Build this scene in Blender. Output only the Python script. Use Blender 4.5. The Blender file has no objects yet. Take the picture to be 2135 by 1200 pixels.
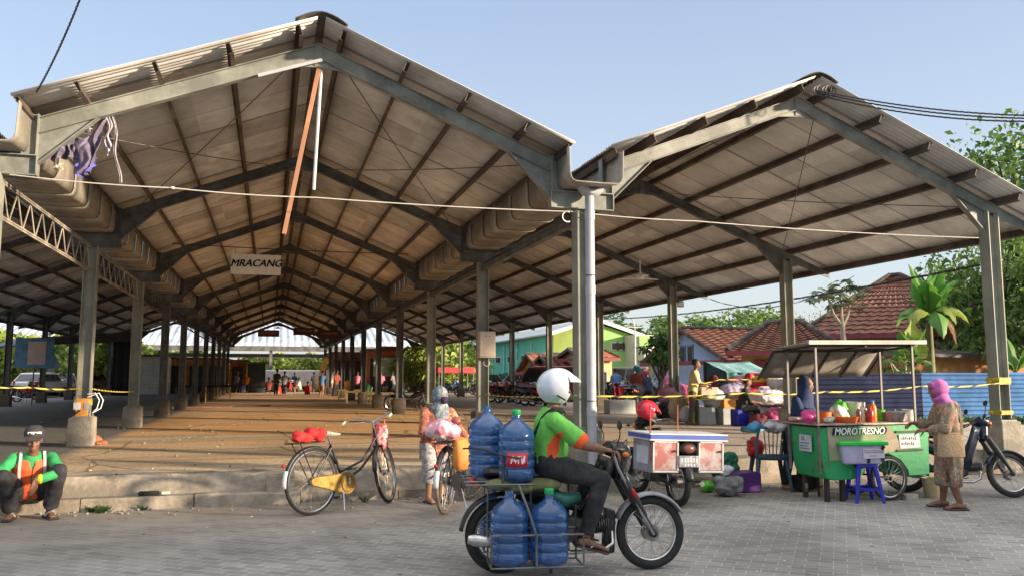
import bpy, bmesh, math, random
from mathutils import Vector, Matrix, noise as mnoise
random.seed(7)
R = math.radians
PI = math.pi
K = 0.91
scene = bpy.context.scene
COL = scene.collection
# ---------------- camera model (same numbers as the camera below)
H = 1.65 * K
FPX = 1709.2
_pi, _ya = R(6.218), R(16.344)
FW = Vector((math.sin(_ya) * math.cos(_pi), math.cos(_ya) * math.cos(_pi), math.sin(_pi)))
RT = Vector((math.cos(_ya), -math.sin(_ya), 0))
UPV = RT.cross(FW)


def ray(x, y):
    return FW + RT * ((x - 1067.5) / FPX) - UPV * ((y - 600) / FPX)


def gz(x, y, z=0.0):
    d = ray(x, y)
    return Vector((0, 0, H)) + d * ((z - H) / d.z)


def gy(x, y, Y):
    d = ray(x, y)
    return Vector((0, 0, H)) + d * (Y / d.y)


def gd(x, y, D):
    return Vector((0, 0, H)) + ray(x, y) * D


# ---------------- mesh builder
class MB:
    def __init__(s):
        s.v = []
        s.f = []
        s.m = []
        s.mi = 0

    def add(s, vs, fs):
        b = len(s.v)
        s.v.extend([tuple(v) for v in vs])
        s.f.extend([tuple(b + i for i in f) for f in fs])
        s.m.extend([s.mi] * len(fs))
        return s

    def box(s, c, d, rot=None):
        x, y, z = d[0] / 2, d[1] / 2, d[2] / 2
        vs = [Vector(p) for p in ((-x, -y, -z), (x, -y, -z), (x, y, -z), (-x, y, -z), (-x, -y, z), (x, -y, z), (x, y, z), (-x, y, z))]
        if rot is not None:
            m = rot if isinstance(rot, Matrix) else Matrix.Rotation(rot, 3, 'Z')
            vs = [m @ v for v in vs]
        c = Vector(c)
        return s.add([v + c for v in vs], [(0, 3, 2, 1), (4, 5, 6, 7), (0, 1, 5, 4), (1, 2, 6, 5), (2, 3, 7, 6), (3, 0, 4, 7)])

    def bar(s, a, b, w, h, up=(0, 0, 1)):
        a, b = Vector(a), Vector(b)
        d = (b - a)
        L = d.length
        if L < 1e-6:
            return s
        d.normalize()
        u = Vector(up)
        r = d.cross(u)
        if r.length < 1e-4:
            r = d.cross(Vector((1, 0, 0)))
        r.normalize()
        u = r.cross(d)
        vs = []
        for p in (a, b):
            for sx, sz in ((-1, -1), (1, -1), (1, 1), (-1, 1)):
                vs.append(p + r * (sx * w / 2) + u * (sz * h / 2))
        return s.add(vs, [(0, 1, 2, 3), (7, 6, 5, 4), (0, 4, 5, 1), (1, 5, 6, 2), (2, 6, 7, 3), (3, 7, 4, 0)])

    def loft(s, pts, rx, ry=None, n=12, right=None, caps=True):
        """tube through pts; rx, ry radii per point"""
        pts = [Vector(p) for p in pts]
        N = len(pts)
        if not hasattr(rx, '__len__'):
            rx = [rx] * N
        if ry is None:
            ry = rx
        if not hasattr(ry, '__len__'):
            ry = [ry] * N
        vs = []
        pr = Vector(right) if right is not None else None
        for i, p in enumerate(pts):
            t = (pts[min(i + 1, N - 1)] - pts[max(i - 1, 0)])
            if t.length < 1e-9:
                t = Vector((0, 0, 1))
            t.normalize()
            if pr is None:
                pr = Vector((0, 0, 1)) if abs(t.z) < 0.9 else Vector((1, 0, 0))
                pr = t.cross(pr)
            r = pr - t * pr.dot(t)
            if r.length < 1e-5:
                r = t.orthogonal()
            r.normalize()
            if right is None:
                pr = r
            u = r.cross(t)
            for k in range(n):
                a = 2 * PI * k / n
                vs.append(p + r * (math.cos(a) * rx[i]) + u * (math.sin(a) * ry[i]))
        fs = []
        for i in range(N - 1):
            for k in range(n):
                k2 = (k + 1) % n
                fs.append((i * n + k, i * n + k2, (i + 1) * n + k2, (i + 1) * n + k))
        if caps:
            fs.append(tuple(range(n - 1, -1, -1)))
            fs.append(tuple((N - 1) * n + k for k in range(n)))
        # orientation: reverse all (r x u handedness)
        fs = [tuple(reversed(f)) for f in fs]
        return s.add(vs, fs)

    def cyl(s, a, b, r, r2=None, n=12, caps=True):
        return s.loft([a, b], [r, r if r2 is None else r2], n=n, caps=caps)

    def tube(s, pts, r, n=8):
        return s.loft(pts, r, n=n)

    def capsule(s, a, b, ra, rb=None, n=10):
        a, b = Vector(a), Vector(b)
        rb = ra if rb is None else rb
        d = b - a
        if d.length < 1e-6:
            d = Vector((0, 0, 1e-3))
            b = a + d
        d.normalize()
        pts, rs = [], []
        for t in (88, 65, 40, 18, 0):
            pts.append(a - d * ra * math.sin(R(t)))
            rs.append(ra * math.cos(R(t)))
        for t in (0, 18, 40, 65, 88):
            pts.append(b + d * rb * math.sin(R(t)))
            rs.append(rb * math.cos(R(t)))
        return s.loft(pts, rs, n=n)

    def ball(s, c, r, n=14, m=9, rot=None):
        if not hasattr(r, '__len__'):
            r = (r, r, r)
        c = Vector(c)
        vs = [Vector((0, 0, -r[2]))]
        for j in range(1, m):
            a = -PI / 2 + PI * j / m
            for k in range(n):
                b = 2 * PI * k / n
                vs.append(Vector((math.cos(a) * math.cos(b) * r[0], math.cos(a) * math.sin(b) * r[1], math.sin(a) * r[2])))
        vs.append(Vector((0, 0, r[2])))
        if rot is not None:
            vs = [rot @ v for v in vs]
        vs = [v + c for v in vs]
        fs = []
        for k in range(n):
            k2 = (k + 1) % n
            fs.append((0, 1 + k2, 1 + k))
            fs.append((len(vs) - 1, 1 + (m - 2) * n + k, 1 + (m - 2) * n + k2))
            for j in range(m - 2):
                a0 = 1 + j * n
                fs.append((a0 + k, a0 + k2, a0 + n + k2, a0 + n + k))
        return s.add(vs, fs)

    def lathe(s, prof, c=(0, 0, 0), n=24, rot=None, caps=True):
        """prof: (r, z) from bottom to top"""
        c = Vector(c)
        vs = []
        for r, z in prof:
            for k in range(n):
                a = 2 * PI * k / n
                v = Vector((r * math.cos(a), r * math.sin(a), z))
                if rot is not None:
                    v = rot @ v
                vs.append(v + c)
        fs = []
        for i in range(len(prof) - 1):
            for k in range(n):
                k2 = (k + 1) % n
                fs.append((i * n + k, i * n + k2, (i + 1) * n + k2, (i + 1) * n + k))
        if caps:
            fs.append(tuple(range(n - 1, -1, -1)))
            fs.append(tuple((len(prof) - 1) * n + k for k in range(n)))
        return s.add(vs, fs)

    def torus(s, c, Rr, r, axis='Y', n=40, m=8, flat=1.0, a0=0, a1=360):
        """ring whose axis is axis; flat scales the tube along the axis; a0..a1 degrees measured from +X towards +Z (axis Y)"""
        c = Vector(c)
        full = abs(a1 - a0) >= 359.9
        nn = n if full else n + 1
        vs = []
        for i in range(nn):
            a = R(a0 + (a1 - a0) * i / n)
            for k in range(m):
                b = 2 * PI * k / m
                rr = Rr + r * math.cos(b)
                h = r * flat * math.sin(b)
                if axis == 'Y':
                    vs.append(c + Vector((rr * math.cos(a), h, rr * math.sin(a))))
                elif axis == 'Z':
                    vs.append(c + Vector((rr * math.cos(a), rr * math.sin(a), h)))
                else:
                    vs.append(c + Vector((h, rr * math.cos(a), rr * math.sin(a))))
        fs = []
        for i in range(n):
            i2 = (i + 1) % nn
            for k in range(m):
                k2 = (k + 1) % m
                fs.append((i * m + k, i * m + k2, i2 * m + k2, i2 * m + k))
        if not full:
            fs.append(tuple(range(m)))
            fs.append(tuple(n * m + k for k in range(m - 1, -1, -1)))
        return s.add(vs, fs)

    def prism(s, poly, thick, origin=(0, 0, 0), ax=(1, 0, 0), ay=(0, 0, 1)):
        """flat outline poly (u, v) in the plane ax, ay, extruded by thick along ax x ay, centred"""
        ax, ay, o = Vector(ax).normalized(), Vector(ay).normalized(), Vector(origin)
        nz = ax.cross(ay)
        n = len(poly)
        vs = [o + ax * u + ay * v - nz * thick / 2 for u, v in poly] + [o + ax * u + ay * v + nz * thick / 2 for u, v in poly]
        fs = [tuple(range(n - 1, -1, -1)), tuple(range(n, 2 * n))]
        for i in range(n):
            j = (i + 1) % n
            fs.append((i, j, n + j, n + i))
        return s.add(vs, fs)

    def grid(s, fn, nu, nv):
        vs = [fn(i / nu, j / nv) for j in range(nv + 1) for i in range(nu + 1)]
        fs = [(j * (nu + 1) + i, j * (nu + 1) + i + 1, (j + 1) * (nu + 1) + i + 1, (j + 1) * (nu + 1) + i) for j in range(nv) for i in range(nu)]
        return s.add(vs, fs)

    def xf(s, m):
        s.v = [tuple(m @ Vector(v)) for v in s.v]
        return s

    def mesh(s, name, mats, smooth=True, ang=38):
        me = bpy.data.meshes.new(name)
        me.from_pydata(s.v, [], s.f)
        if not isinstance(mats, (list, tuple)):
            mats = [mats]
        for m in mats:
            me.materials.append(m)
        if any(s.m):
            me.polygons.foreach_set('material_index', s.m)
        if smooth:
            me.polygons.foreach_set('use_smooth', [True] * len(me.polygons))
            try:
                me.set_sharp_from_angle(angle=R(ang))
            except Exception:
                pass
        me.update()
        return me

    def build(s, name, mats, parent=None, smooth=True, ang=38, bevel=0, seg=2, solid=0, sub=0, lab=None):
        o = bpy.data.objects.new(name, s.mesh(name, mats, smooth, ang))
        COL.objects.link(o)
        if parent is not None:
            o.parent = parent
        if solid:
            md = o.modifiers.new('t', 'SOLIDIFY')
            md.thickness = solid
            md.offset = 0
        if bevel:
            md = o.modifiers.new('b', 'BEVEL')
            md.width = bevel
            md.segments = seg
            md.limit_method = 'ANGLE'
            md.angle_limit = R(40)
        if sub:
            md = o.modifiers.new('s', 'SUBSURF')
            md.levels = sub
            md.render_levels = sub
        if lab:
            o['label'] = lab
        return o

    def remesh(s, name, mats, parent=None, vox=0.012, sm=6, disp=None, dec=0):
        """union of all closed shapes into one continuous skin"""
        me = s.mesh('tmp', mats, False)
        o = bpy.data.objects.new('tmp', me)
        COL.objects.link(o)
        md = o.modifiers.new('r', 'REMESH')
        md.mode = 'VOXEL'
        md.voxel_size = vox
        md2 = o.modifiers.new('sm', 'SMOOTH')
        md2.factor = 0.5
        md2.iterations = sm
        dg = bpy.context.evaluated_depsgraph_get()
        ev = o.evaluated_get(dg)
        nm = bpy.data.meshes.new_from_object(ev, depsgraph=dg)
        nm.name = name
        bpy.data.objects.remove(o)
        bpy.data.meshes.remove(me)
        nm.materials.clear()
        for m in (mats if isinstance(mats, (list, tuple)) else [mats]):
            nm.materials.append(m)
        if disp:
            for v in nm.vertices:
                v.co = disp(v.co.copy(), v.normal)
        nm.polygons.foreach_set('use_smooth', [True] * len(nm.polygons))
        nm.polygons.foreach_set('material_index', [0] * len(nm.polygons))
        o = bpy.data.objects.new(name, nm)
        COL.objects.link(o)
        if parent is not None:
            o.parent = parent
        return o


def tag(o, label=None, cat=None, group=None, kind=None):
    if label:
        o['label'] = label
    if cat:
        o['category'] = cat
    if group:
        o['group'] = group
    if kind:
        o['kind'] = kind
    return o


def thing(name, label, cat, loc=(0, 0, 0), rz=0.0, group=None, scale=None):
    o = bpy.data.objects.new(name, None)
    o.empty_display_size = 0.1
    COL.objects.link(o)
    o.location = loc
    o.rotation_euler = (0, 0, rz)
    if scale:
        o.scale = (scale,) * 3 if not hasattr(scale, '__len__') else scale
    return tag(o, label, cat, group)


CH = {}


def copy_tree(o, parent=None):
    c = o.copy()
    COL.objects.link(c)
    c.parent = parent
    for ch in [x for x in bpy.data.objects if x.parent == o]:
        copy_tree(ch, c)
    return c


def dup(o, loc, rz=0.0, label=None, scale=None):
    c = copy_tree(o)
    c.location = loc
    c.rotation_euler = (0, 0, rz)
    if label:
        c['label'] = label
    if scale:
        c.scale = (scale,) * 3 if not hasattr(scale, '__len__') else scale
    return c


# ---------------- materials
def _nt(name):
    m = bpy.data.materials.new(name)
    m.use_nodes = True
    nt = m.node_tree
    b = nt.nodes['Principled BSDF']
    return m, nt, b


def _n(nt, t, **kw):
    n = nt.nodes.new(t)
    for k, v in kw.items():
        if k.startswith('i_'):
            key = k[2:]
            key = int(key) if key.isdigit() else key.replace('_', ' ')
            n.inputs[key].default_value = v
        else:
            setattr(n, k, v)
    return n


def c4(c):
    return (c[0], c[1], c[2], 1.0)


_mats = {}


def mat(name, col, rough=0.6, metal=0.0, var=0.25, scale=3.0, col2=None, bump=0.0, bscale=40.0, spec=0.5, detail=6.0, edge=(0.42, 0.62), emit=None, alpha=None, trans=0, coat=0, stretch=None):
    if name in _mats:
        return _mats[name]
    m, nt, b = _nt(name)
    L = nt.links
    tc = _n(nt, 'ShaderNodeTexCoord')
    vec = tc.outputs['Object']
    if stretch:
        mp = _n(nt, 'ShaderNodeMapping')
        mp.inputs['Scale'].default_value = stretch
        L.new(vec, mp.inputs['Vector'])
        vec = mp.outputs['Vector']
    nz = _n(nt, 'ShaderNodeTexNoise', i_Scale=scale, i_Detail=detail, i_Roughness=0.65)
    L.new(vec, nz.inputs['Vector'])
    rp = _n(nt, 'ShaderNodeValToRGB')
    rp.color_ramp.elements[0].position = edge[0]
    rp.color_ramp.elements[1].position = edge[1]
    if col2 is None:
        rp.color_ramp.elements[0].color = c4([max(0, x * (1 - var)) for x in col])
        rp.color_ramp.elements[1].color = c4([min(1, x * (1 + var * 0.6)) for x in col])
    else:
        rp.color_ramp.elements[0].color = c4(col)
        rp.color_ramp.elements[1].color = c4(col2)
    L.new(nz.outputs[0], rp.inputs[0])
    L.new(rp.outputs[0], b.inputs['Base Color'])
    b.inputs['Roughness'].default_value = rough
    b.inputs['Metallic'].default_value = metal
    b.inputs['Specular IOR Level'].default_value = spec
    if coat:
        b.inputs['Coat Weight'].default_value = coat
        b.inputs['Coat Roughness'].default_value = 0.08
    if trans:
        b.inputs['Transmission Weight'].default_value = trans
    if alpha is not None:
        b.inputs['Alpha'].default_value = alpha
    if bump:
        n2 = _n(nt, 'ShaderNodeTexNoise', i_Scale=bscale, i_Detail=4.0)
        L.new(vec, n2.inputs['Vector'])
        bp = _n(nt, 'ShaderNodeBump', i_Strength=bump, i_Distance=0.02)
        L.new(n2.outputs[0], bp.inputs['Height'])
        L.new(bp.outputs[0], b.inputs['Normal'])
    if emit:
        b.inputs['Emission Color'].default_value = c4(emit[0])
        b.inputs['Emission Strength'].default_value = emit[1]
    _mats[name] = m
    return m


def pattern_mat(name, cols, scale=22.0, rough=0.85, wav=0.0):
    """printed cloth: voronoi blotches through several colours"""
    if name in _mats:
        return _mats[name]
    m, nt, b = _nt(name)
    L = nt.links
    tc = _n(nt, 'ShaderNodeTexCoord')
    nz = _n(nt, 'ShaderNodeTexNoise', i_Scale=scale * 0.6, i_Detail=2.0)
    L.new(tc.outputs['Object'], nz.inputs['Vector'])
    mx = _n(nt, 'ShaderNodeMixRGB')
    mx.inputs[0].default_value = 0.12
    L.new(tc.outputs['Object'], mx.inputs[1])
    L.new(nz.outputs['Color'], mx.inputs[2])
    vo = _n(nt, 'ShaderNodeTexVoronoi', i_Scale=scale)
    L.new(mx.outputs[0], vo.inputs['Vector'])
    sp = _n(nt, 'ShaderNodeSeparateColor')
    L.new(vo.outputs['Color'], sp.inputs[0])
    rp = _n(nt, 'ShaderNodeValToRGB')
    rp.color_ramp.interpolation = 'CONSTANT'
    while len(rp.color_ramp.elements) < len(cols):
        rp.color_ramp.elements.new(0.5)
    for i, c in enumerate(cols):
        rp.color_ramp.elements[i].position = i / len(cols)
        rp.color_ramp.elements[i].color = c4(c)
    L.new(sp.outputs[0], rp.inputs[0])
    L.new(rp.outputs[0], b.inputs['Base Color'])
    b.inputs['Roughness'].default_value = rough
    bp = _n(nt, 'ShaderNodeBump', i_Strength=0.4, i_Distance=0.02)
    n3 = _n(nt, 'ShaderNodeTexNoise', i_Scale=9.0, i_Detail=3.0)
    L.new(tc.outputs['Object'], n3.inputs['Vector'])
    L.new(n3.outputs[0], bp.inputs['Height'])
    L.new(bp.outputs[0], b.inputs['Normal'])
    _mats[name] = m
    return m


def stripe_tape_mat():
    m, nt, b = _nt('caution_tape')
    L = nt.links
    tc = _n(nt, 'ShaderNodeTexCoord')
    sx = _n(nt, 'ShaderNodeSeparateXYZ')
    L.new(tc.outputs['UV'], sx.inputs[0])
    ad = _n(nt, 'ShaderNodeMath', operation='ADD')
    L.new(sx.outputs[0], ad.inputs[0])
    L.new(sx.outputs[1], ad.inputs[1])
    fr = _n(nt, 'ShaderNodeMath', operation='FRACT')
    L.new(ad.outputs[0], fr.inputs[0])
    gt = _n(nt, 'ShaderNodeMath', operation='GREATER_THAN')
    gt.inputs[1].default_value = 0.68
    L.new(fr.outputs[0], gt.inputs[0])
    mx = _n(nt, 'ShaderNodeMixRGB')
    mx.inputs[1].default_value = (0.62, 0.50, 0.08, 1)
    mx.inputs[2].default_value = (0.03, 0.03, 0.03, 1)
    L.new(gt.outputs[0], mx.inputs[0])
    L.new(mx.outputs[0], b.inputs['Base Color'])
    b.inputs['Roughness'].default_value = 0.4
    return m


def text(s, name, parent, loc, rot, size, m, ext=0.004, shear=0.0, bold=0.0, sx=1.0):
    cu = bpy.data.curves.new(name, 'FONT')
    cu.body = s
    cu.size = size
    cu.extrude = ext
    cu.shear = shear
    cu.offset = bold
    cu.align_x = 'CENTER'
    cu.align_y = 'CENTER'
    cu.materials.append(m)
    o0 = bpy.data.objects.new(name, cu)
    COL.objects.link(o0)
    dg = bpy.context.evaluated_depsgraph_get()
    me = bpy.data.meshes.new_from_object(o0.evaluated_get(dg), depsgraph=dg)
    bpy.data.objects.remove(o0)
    bpy.data.curves.remove(cu)
    o = bpy.data.objects.new(name, me)
    COL.objects.link(o)
    o.parent = parent
    o.location = loc
    o.rotation_euler = rot
    o.scale = (sx, 1, 1)
    return o


def sag(a, b, drop, n=24, wob=0.0):
    a, b = Vector(a), Vector(b)
    out = []
    for i in range(n + 1):
        t = i / n
        p = a.lerp(b, t)
        p.z -= drop * 4 * t * (1 - t)
        if wob:
            p += Vector((mnoise.noise((t * 9, 1.3, a.x)), mnoise.noise((t * 9, 4.3, a.x)), mnoise.noise((t * 9, 7.7, a.x)))) * wob
        out.append(p)
    return out
# ================= camera, world, sun
cd = bpy.data.cameras.new('camera')
cd.sensor_width = 36
cd.sensor_fit = 'HORIZONTAL'
cd.lens = 36 * FPX / 2135
cd.clip_start = 0.05
cd.clip_end = 3000
cam = bpy.data.objects.new('camera', cd)
COL.objects.link(cam)
cam.location = (0, 0, H)
cam.matrix_world = Matrix.Translation((0, 0, H)) @ Matrix((RT, UPV, -FW)).transposed().to_4x4()
scene.camera = cam

SUN_EL, SUN_AZ = R(10.5), R(-36)   # azimuth measured from +X; negative = behind the camera to the right
SV = Vector((math.cos(SUN_EL) * math.cos(SUN_AZ), math.cos(SUN_EL) * math.sin(SUN_AZ), math.sin(SUN_EL)))
w = bpy.data.worlds.new('World')
scene.world = w
w.use_nodes = True
nt = w.node_tree
bg = nt.nodes['Background']
sky = nt.nodes.new('ShaderNodeTexSky')
sky.sky_type = 'NISHITA'
sky.sun_disc = False
sky.sun_elevation = SUN_EL
sky.sun_rotation = PI / 2 - SUN_AZ
sky.altitude = 20
sky.air_density = 1.0
sky.dust_density = 1.6
sky.ozone_density = 3.0
# low dusty haze paling the sky towards the horizon
tcw = nt.nodes.new('ShaderNodeTexCoord')
sxw = nt.nodes.new('ShaderNodeSeparateXYZ')
nt.links.new(tcw.outputs['Generated'], sxw.inputs[0])
rpw = nt.nodes.new('ShaderNodeValToRGB')
ew = rpw.color_ramp.elements
ew[0].position, ew[0].color = 0.0, (0.52, 0.51, 0.50, 1)
ew[1].position, ew[1].color = 0.85, (1.5, 1.45, 1.40, 1)  # overhead sky brightened out of view as added fill light
for p_, c_ in ((0.10, (0.50, 0.515, 0.53)), (0.26, (0.42, 0.47, 0.54)), (0.42, (0.33, 0.40, 0.52)), (0.52, (0.40, 0.46, 0.55))):
    x_ = ew.new(p_)
    x_.color = c4b = (c_[0], c_[1], c_[2], 1)
nt.links.new(sxw.outputs[2], rpw.inputs[0])
scw = nt.nodes.new('ShaderNodeVectorMath')
scw.operation = 'SCALE'
scw.inputs['Scale'].default_value = 2.9
nt.links.new(rpw.outputs[0], scw.inputs[0])
mxw = nt.nodes.new('ShaderNodeMixRGB')
mxw.inputs[0].default_value = 0.8
nt.links.new(sky.outputs[0], mxw.inputs[1])
nt.links.new(scw.outputs[0], mxw.inputs[2])
nt.links.new(mxw.outputs[0], bg.inputs[0])
bg.inputs[1].default_value = 0.15
sl = bpy.data.lights.new('sun', 'SUN')
sl.energy = 3.1
sl.angle = R(2.6)
sl.color = (1.0, 0.80, 0.58)
so = bpy.data.objects.new('sun', sl)
COL.objects.link(so)
so.rotation_euler = (-SV).to_track_quat('-Z', 'Y').to_euler()
so.location = SV * 60
vs = scene.view_settings
vs.view_transform = 'Standard'
vs.look = 'None'
vs.exposure = 1.74
vs.gamma = 1
scene.cycles.max_bounces = 9
scene.cycles.diffuse_bounces = 6
scene.cycles.transparent_max_bounces = 12
scene.cycles.use_denoising = True


# ================= ground materials
def paving_mat():
    m, nt, b = _nt('grey_paving_blocks')
    L = nt.links
    tc = _n(nt, 'ShaderNodeTexCoord')
    mp = _n(nt, 'ShaderNodeMapping')
    mp.inputs['Rotation'].default_value = (0, 0, R(38))
    L.new(tc.outputs['Object'], mp.inputs['Vector'])
    br = _n(nt, 'ShaderNodeTexBrick', i_Scale=1.0, i_Mortar_Size=0.005, i_Mortar_Smooth=0.4, i_Brick_Width=0.21, i_Row_Height=0.105)
    br.inputs['Color1'].default_value = (0.215, 0.213, 0.208, 1)
    br.inputs['Color2'].default_value = (0.32, 0.315, 0.30, 1)
    br.inputs['Mortar'].default_value = (0.50, 0.47, 0.42, 1)
    L.new(mp.outputs[0], br.inputs['Vector'])
    n1 = _n(nt, 'ShaderNodeTexNoise', i_Scale=0.55, i_Detail=7.0, i_Roughness=0.62)
    L.new(tc.outputs['Object'], n1.inputs['Vector'])
    r1 = _n(nt, 'ShaderNodeValToRGB')
    r1.color_ramp.elements[0].position = 0.34
    r1.color_ramp.elements[0].color = (0.60, 0.585, 0.57, 1)
    r1.color_ramp.elements[1].position = 0.68
    r1.color_ramp.elements[1].color = (1.25, 1.2, 1.12, 1)
    L.new(n1.outputs[0], r1.inputs[0])
    mu = _n(nt, 'ShaderNodeMixRGB', blend_type='MULTIPLY')
    mu.inputs[0].default_value = 1
    L.new(br.outputs[0], mu.inputs[1])
    L.new(r1.outputs[0], mu.inputs[2])
    # dust gathered towards the kerb
    sx = _n(nt, 'ShaderNodeSeparateXYZ')
    L.new(tc.outputs['Object'], sx.inputs[0])
    mr = _n(nt, 'ShaderNodeMapRange', i_1=7.2, i_2=10.4)
    L.new(sx.outputs[1], mr.inputs[0])
    n2 = _n(nt, 'ShaderNodeTexNoise', i_Scale=1.3, i_Detail=8.0, i_Roughness=0.7)
    L.new(tc.outputs['Object'], n2.inputs['Vector'])
    mm = _n(nt, 'ShaderNodeMath', operation='MULTIPLY')
    L.new(mr.outputs[0], mm.inputs[0])
    L.new(n2.outputs[0], mm.inputs[1])
    mx_ = _n(nt, 'ShaderNodeMapRange', i_1=-1.5, i_2=3.5, i_3=1.25, i_4=0.15)
    L.new(sx.outputs[0], mx_.inputs[0])
    m3 = _n(nt, 'ShaderNodeMath', operation='MULTIPLY')
    m3.use_clamp = True
    L.new(mm.outputs[0], m3.inputs[0])
    L.new(mx_.outputs[0], m3.inputs[1])
    md = _n(nt, 'ShaderNodeMixRGB')
    md.inputs[2].default_value = (0.33, 0.26, 0.19, 1)
    L.new(m3.outputs[0], md.inputs[0])
    L.new(mu.outputs[0], md.inputs[1])
    mpp = _n(nt, 'ShaderNodeMapping')
    mpp.inputs['Scale'].default_value = (0.10, 0.9, 1.0)
    mpp.inputs['Rotation'].default_value = (0, 0, R(4))
    L.new(tc.outputs['Object'], mpp.inputs['Vector'])
    n9 = _n(nt, 'ShaderNodeTexNoise', i_Scale=1.6, i_Detail=8.0, i_Roughness=0.7)
    L.new(mpp.outputs[0], n9.inputs['Vector'])
    r9 = _n(nt, 'ShaderNodeMapRange', i_1=0.52, i_2=0.68, i_3=0.0, i_4=0.30)
    L.new(n9.outputs[0], r9.inputs[0])
    m9 = _n(nt, 'ShaderNodeMixRGB')
    m9.inputs[2].default_value = (0.44, 0.42, 0.38, 1)
    L.new(r9.outputs[0], m9.inputs[0])
    L.new(md.outputs[0], m9.inputs[1])
    n10 = _n(nt, 'ShaderNodeTexNoise', i_Scale=4.0, i_Detail=9.0, i_Roughness=0.8)
    L.new(tc.outputs['Object'], n10.inputs['Vector'])
    r10 = _n(nt, 'ShaderNodeMapRange', i_1=0.60, i_2=0.68, i_3=0.0, i_4=0.5)
    L.new(n10.outputs[0], r10.inputs[0])
    m10 = _n(nt, 'ShaderNodeMixRGB')
    m10.inputs[2].default_value = (0.09, 0.085, 0.08, 1)
    L.new(r10.outputs[0], m10.inputs[0])
    L.new(m9.outputs[0], m10.inputs[1])
    L.new(m10.outputs[0], b.inputs['Base Color'])
    b.inputs['Roughness'].default_value = 0.85
    n4 = _n(nt, 'ShaderNodeTexNoise', i_Scale=60.0, i_Detail=3.0)
    L.new(tc.outputs['Object'], n4.inputs['Vector'])
    ma = _n(nt, 'ShaderNodeMath', operation='MULTIPLY_ADD')
    ma.inputs[1].default_value = 0.25
    L.new(n4.outputs[0], ma.inputs[0])
    iv = _n(nt, 'ShaderNodeMath', operation='SUBTRACT')
    iv.inputs[0].default_value = 1.0
    L.new(br.outputs['Fac'], iv.inputs[1])
    L.new(iv.outputs[0], ma.inputs[2])
    bp = _n(nt, 'ShaderNodeBump', i_Strength=0.5, i_Distance=0.006)
    L.new(ma.outputs[0], bp.inputs['Height'])
    L.new(bp.outputs[0], b.inputs['Normal'])
    return m


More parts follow.
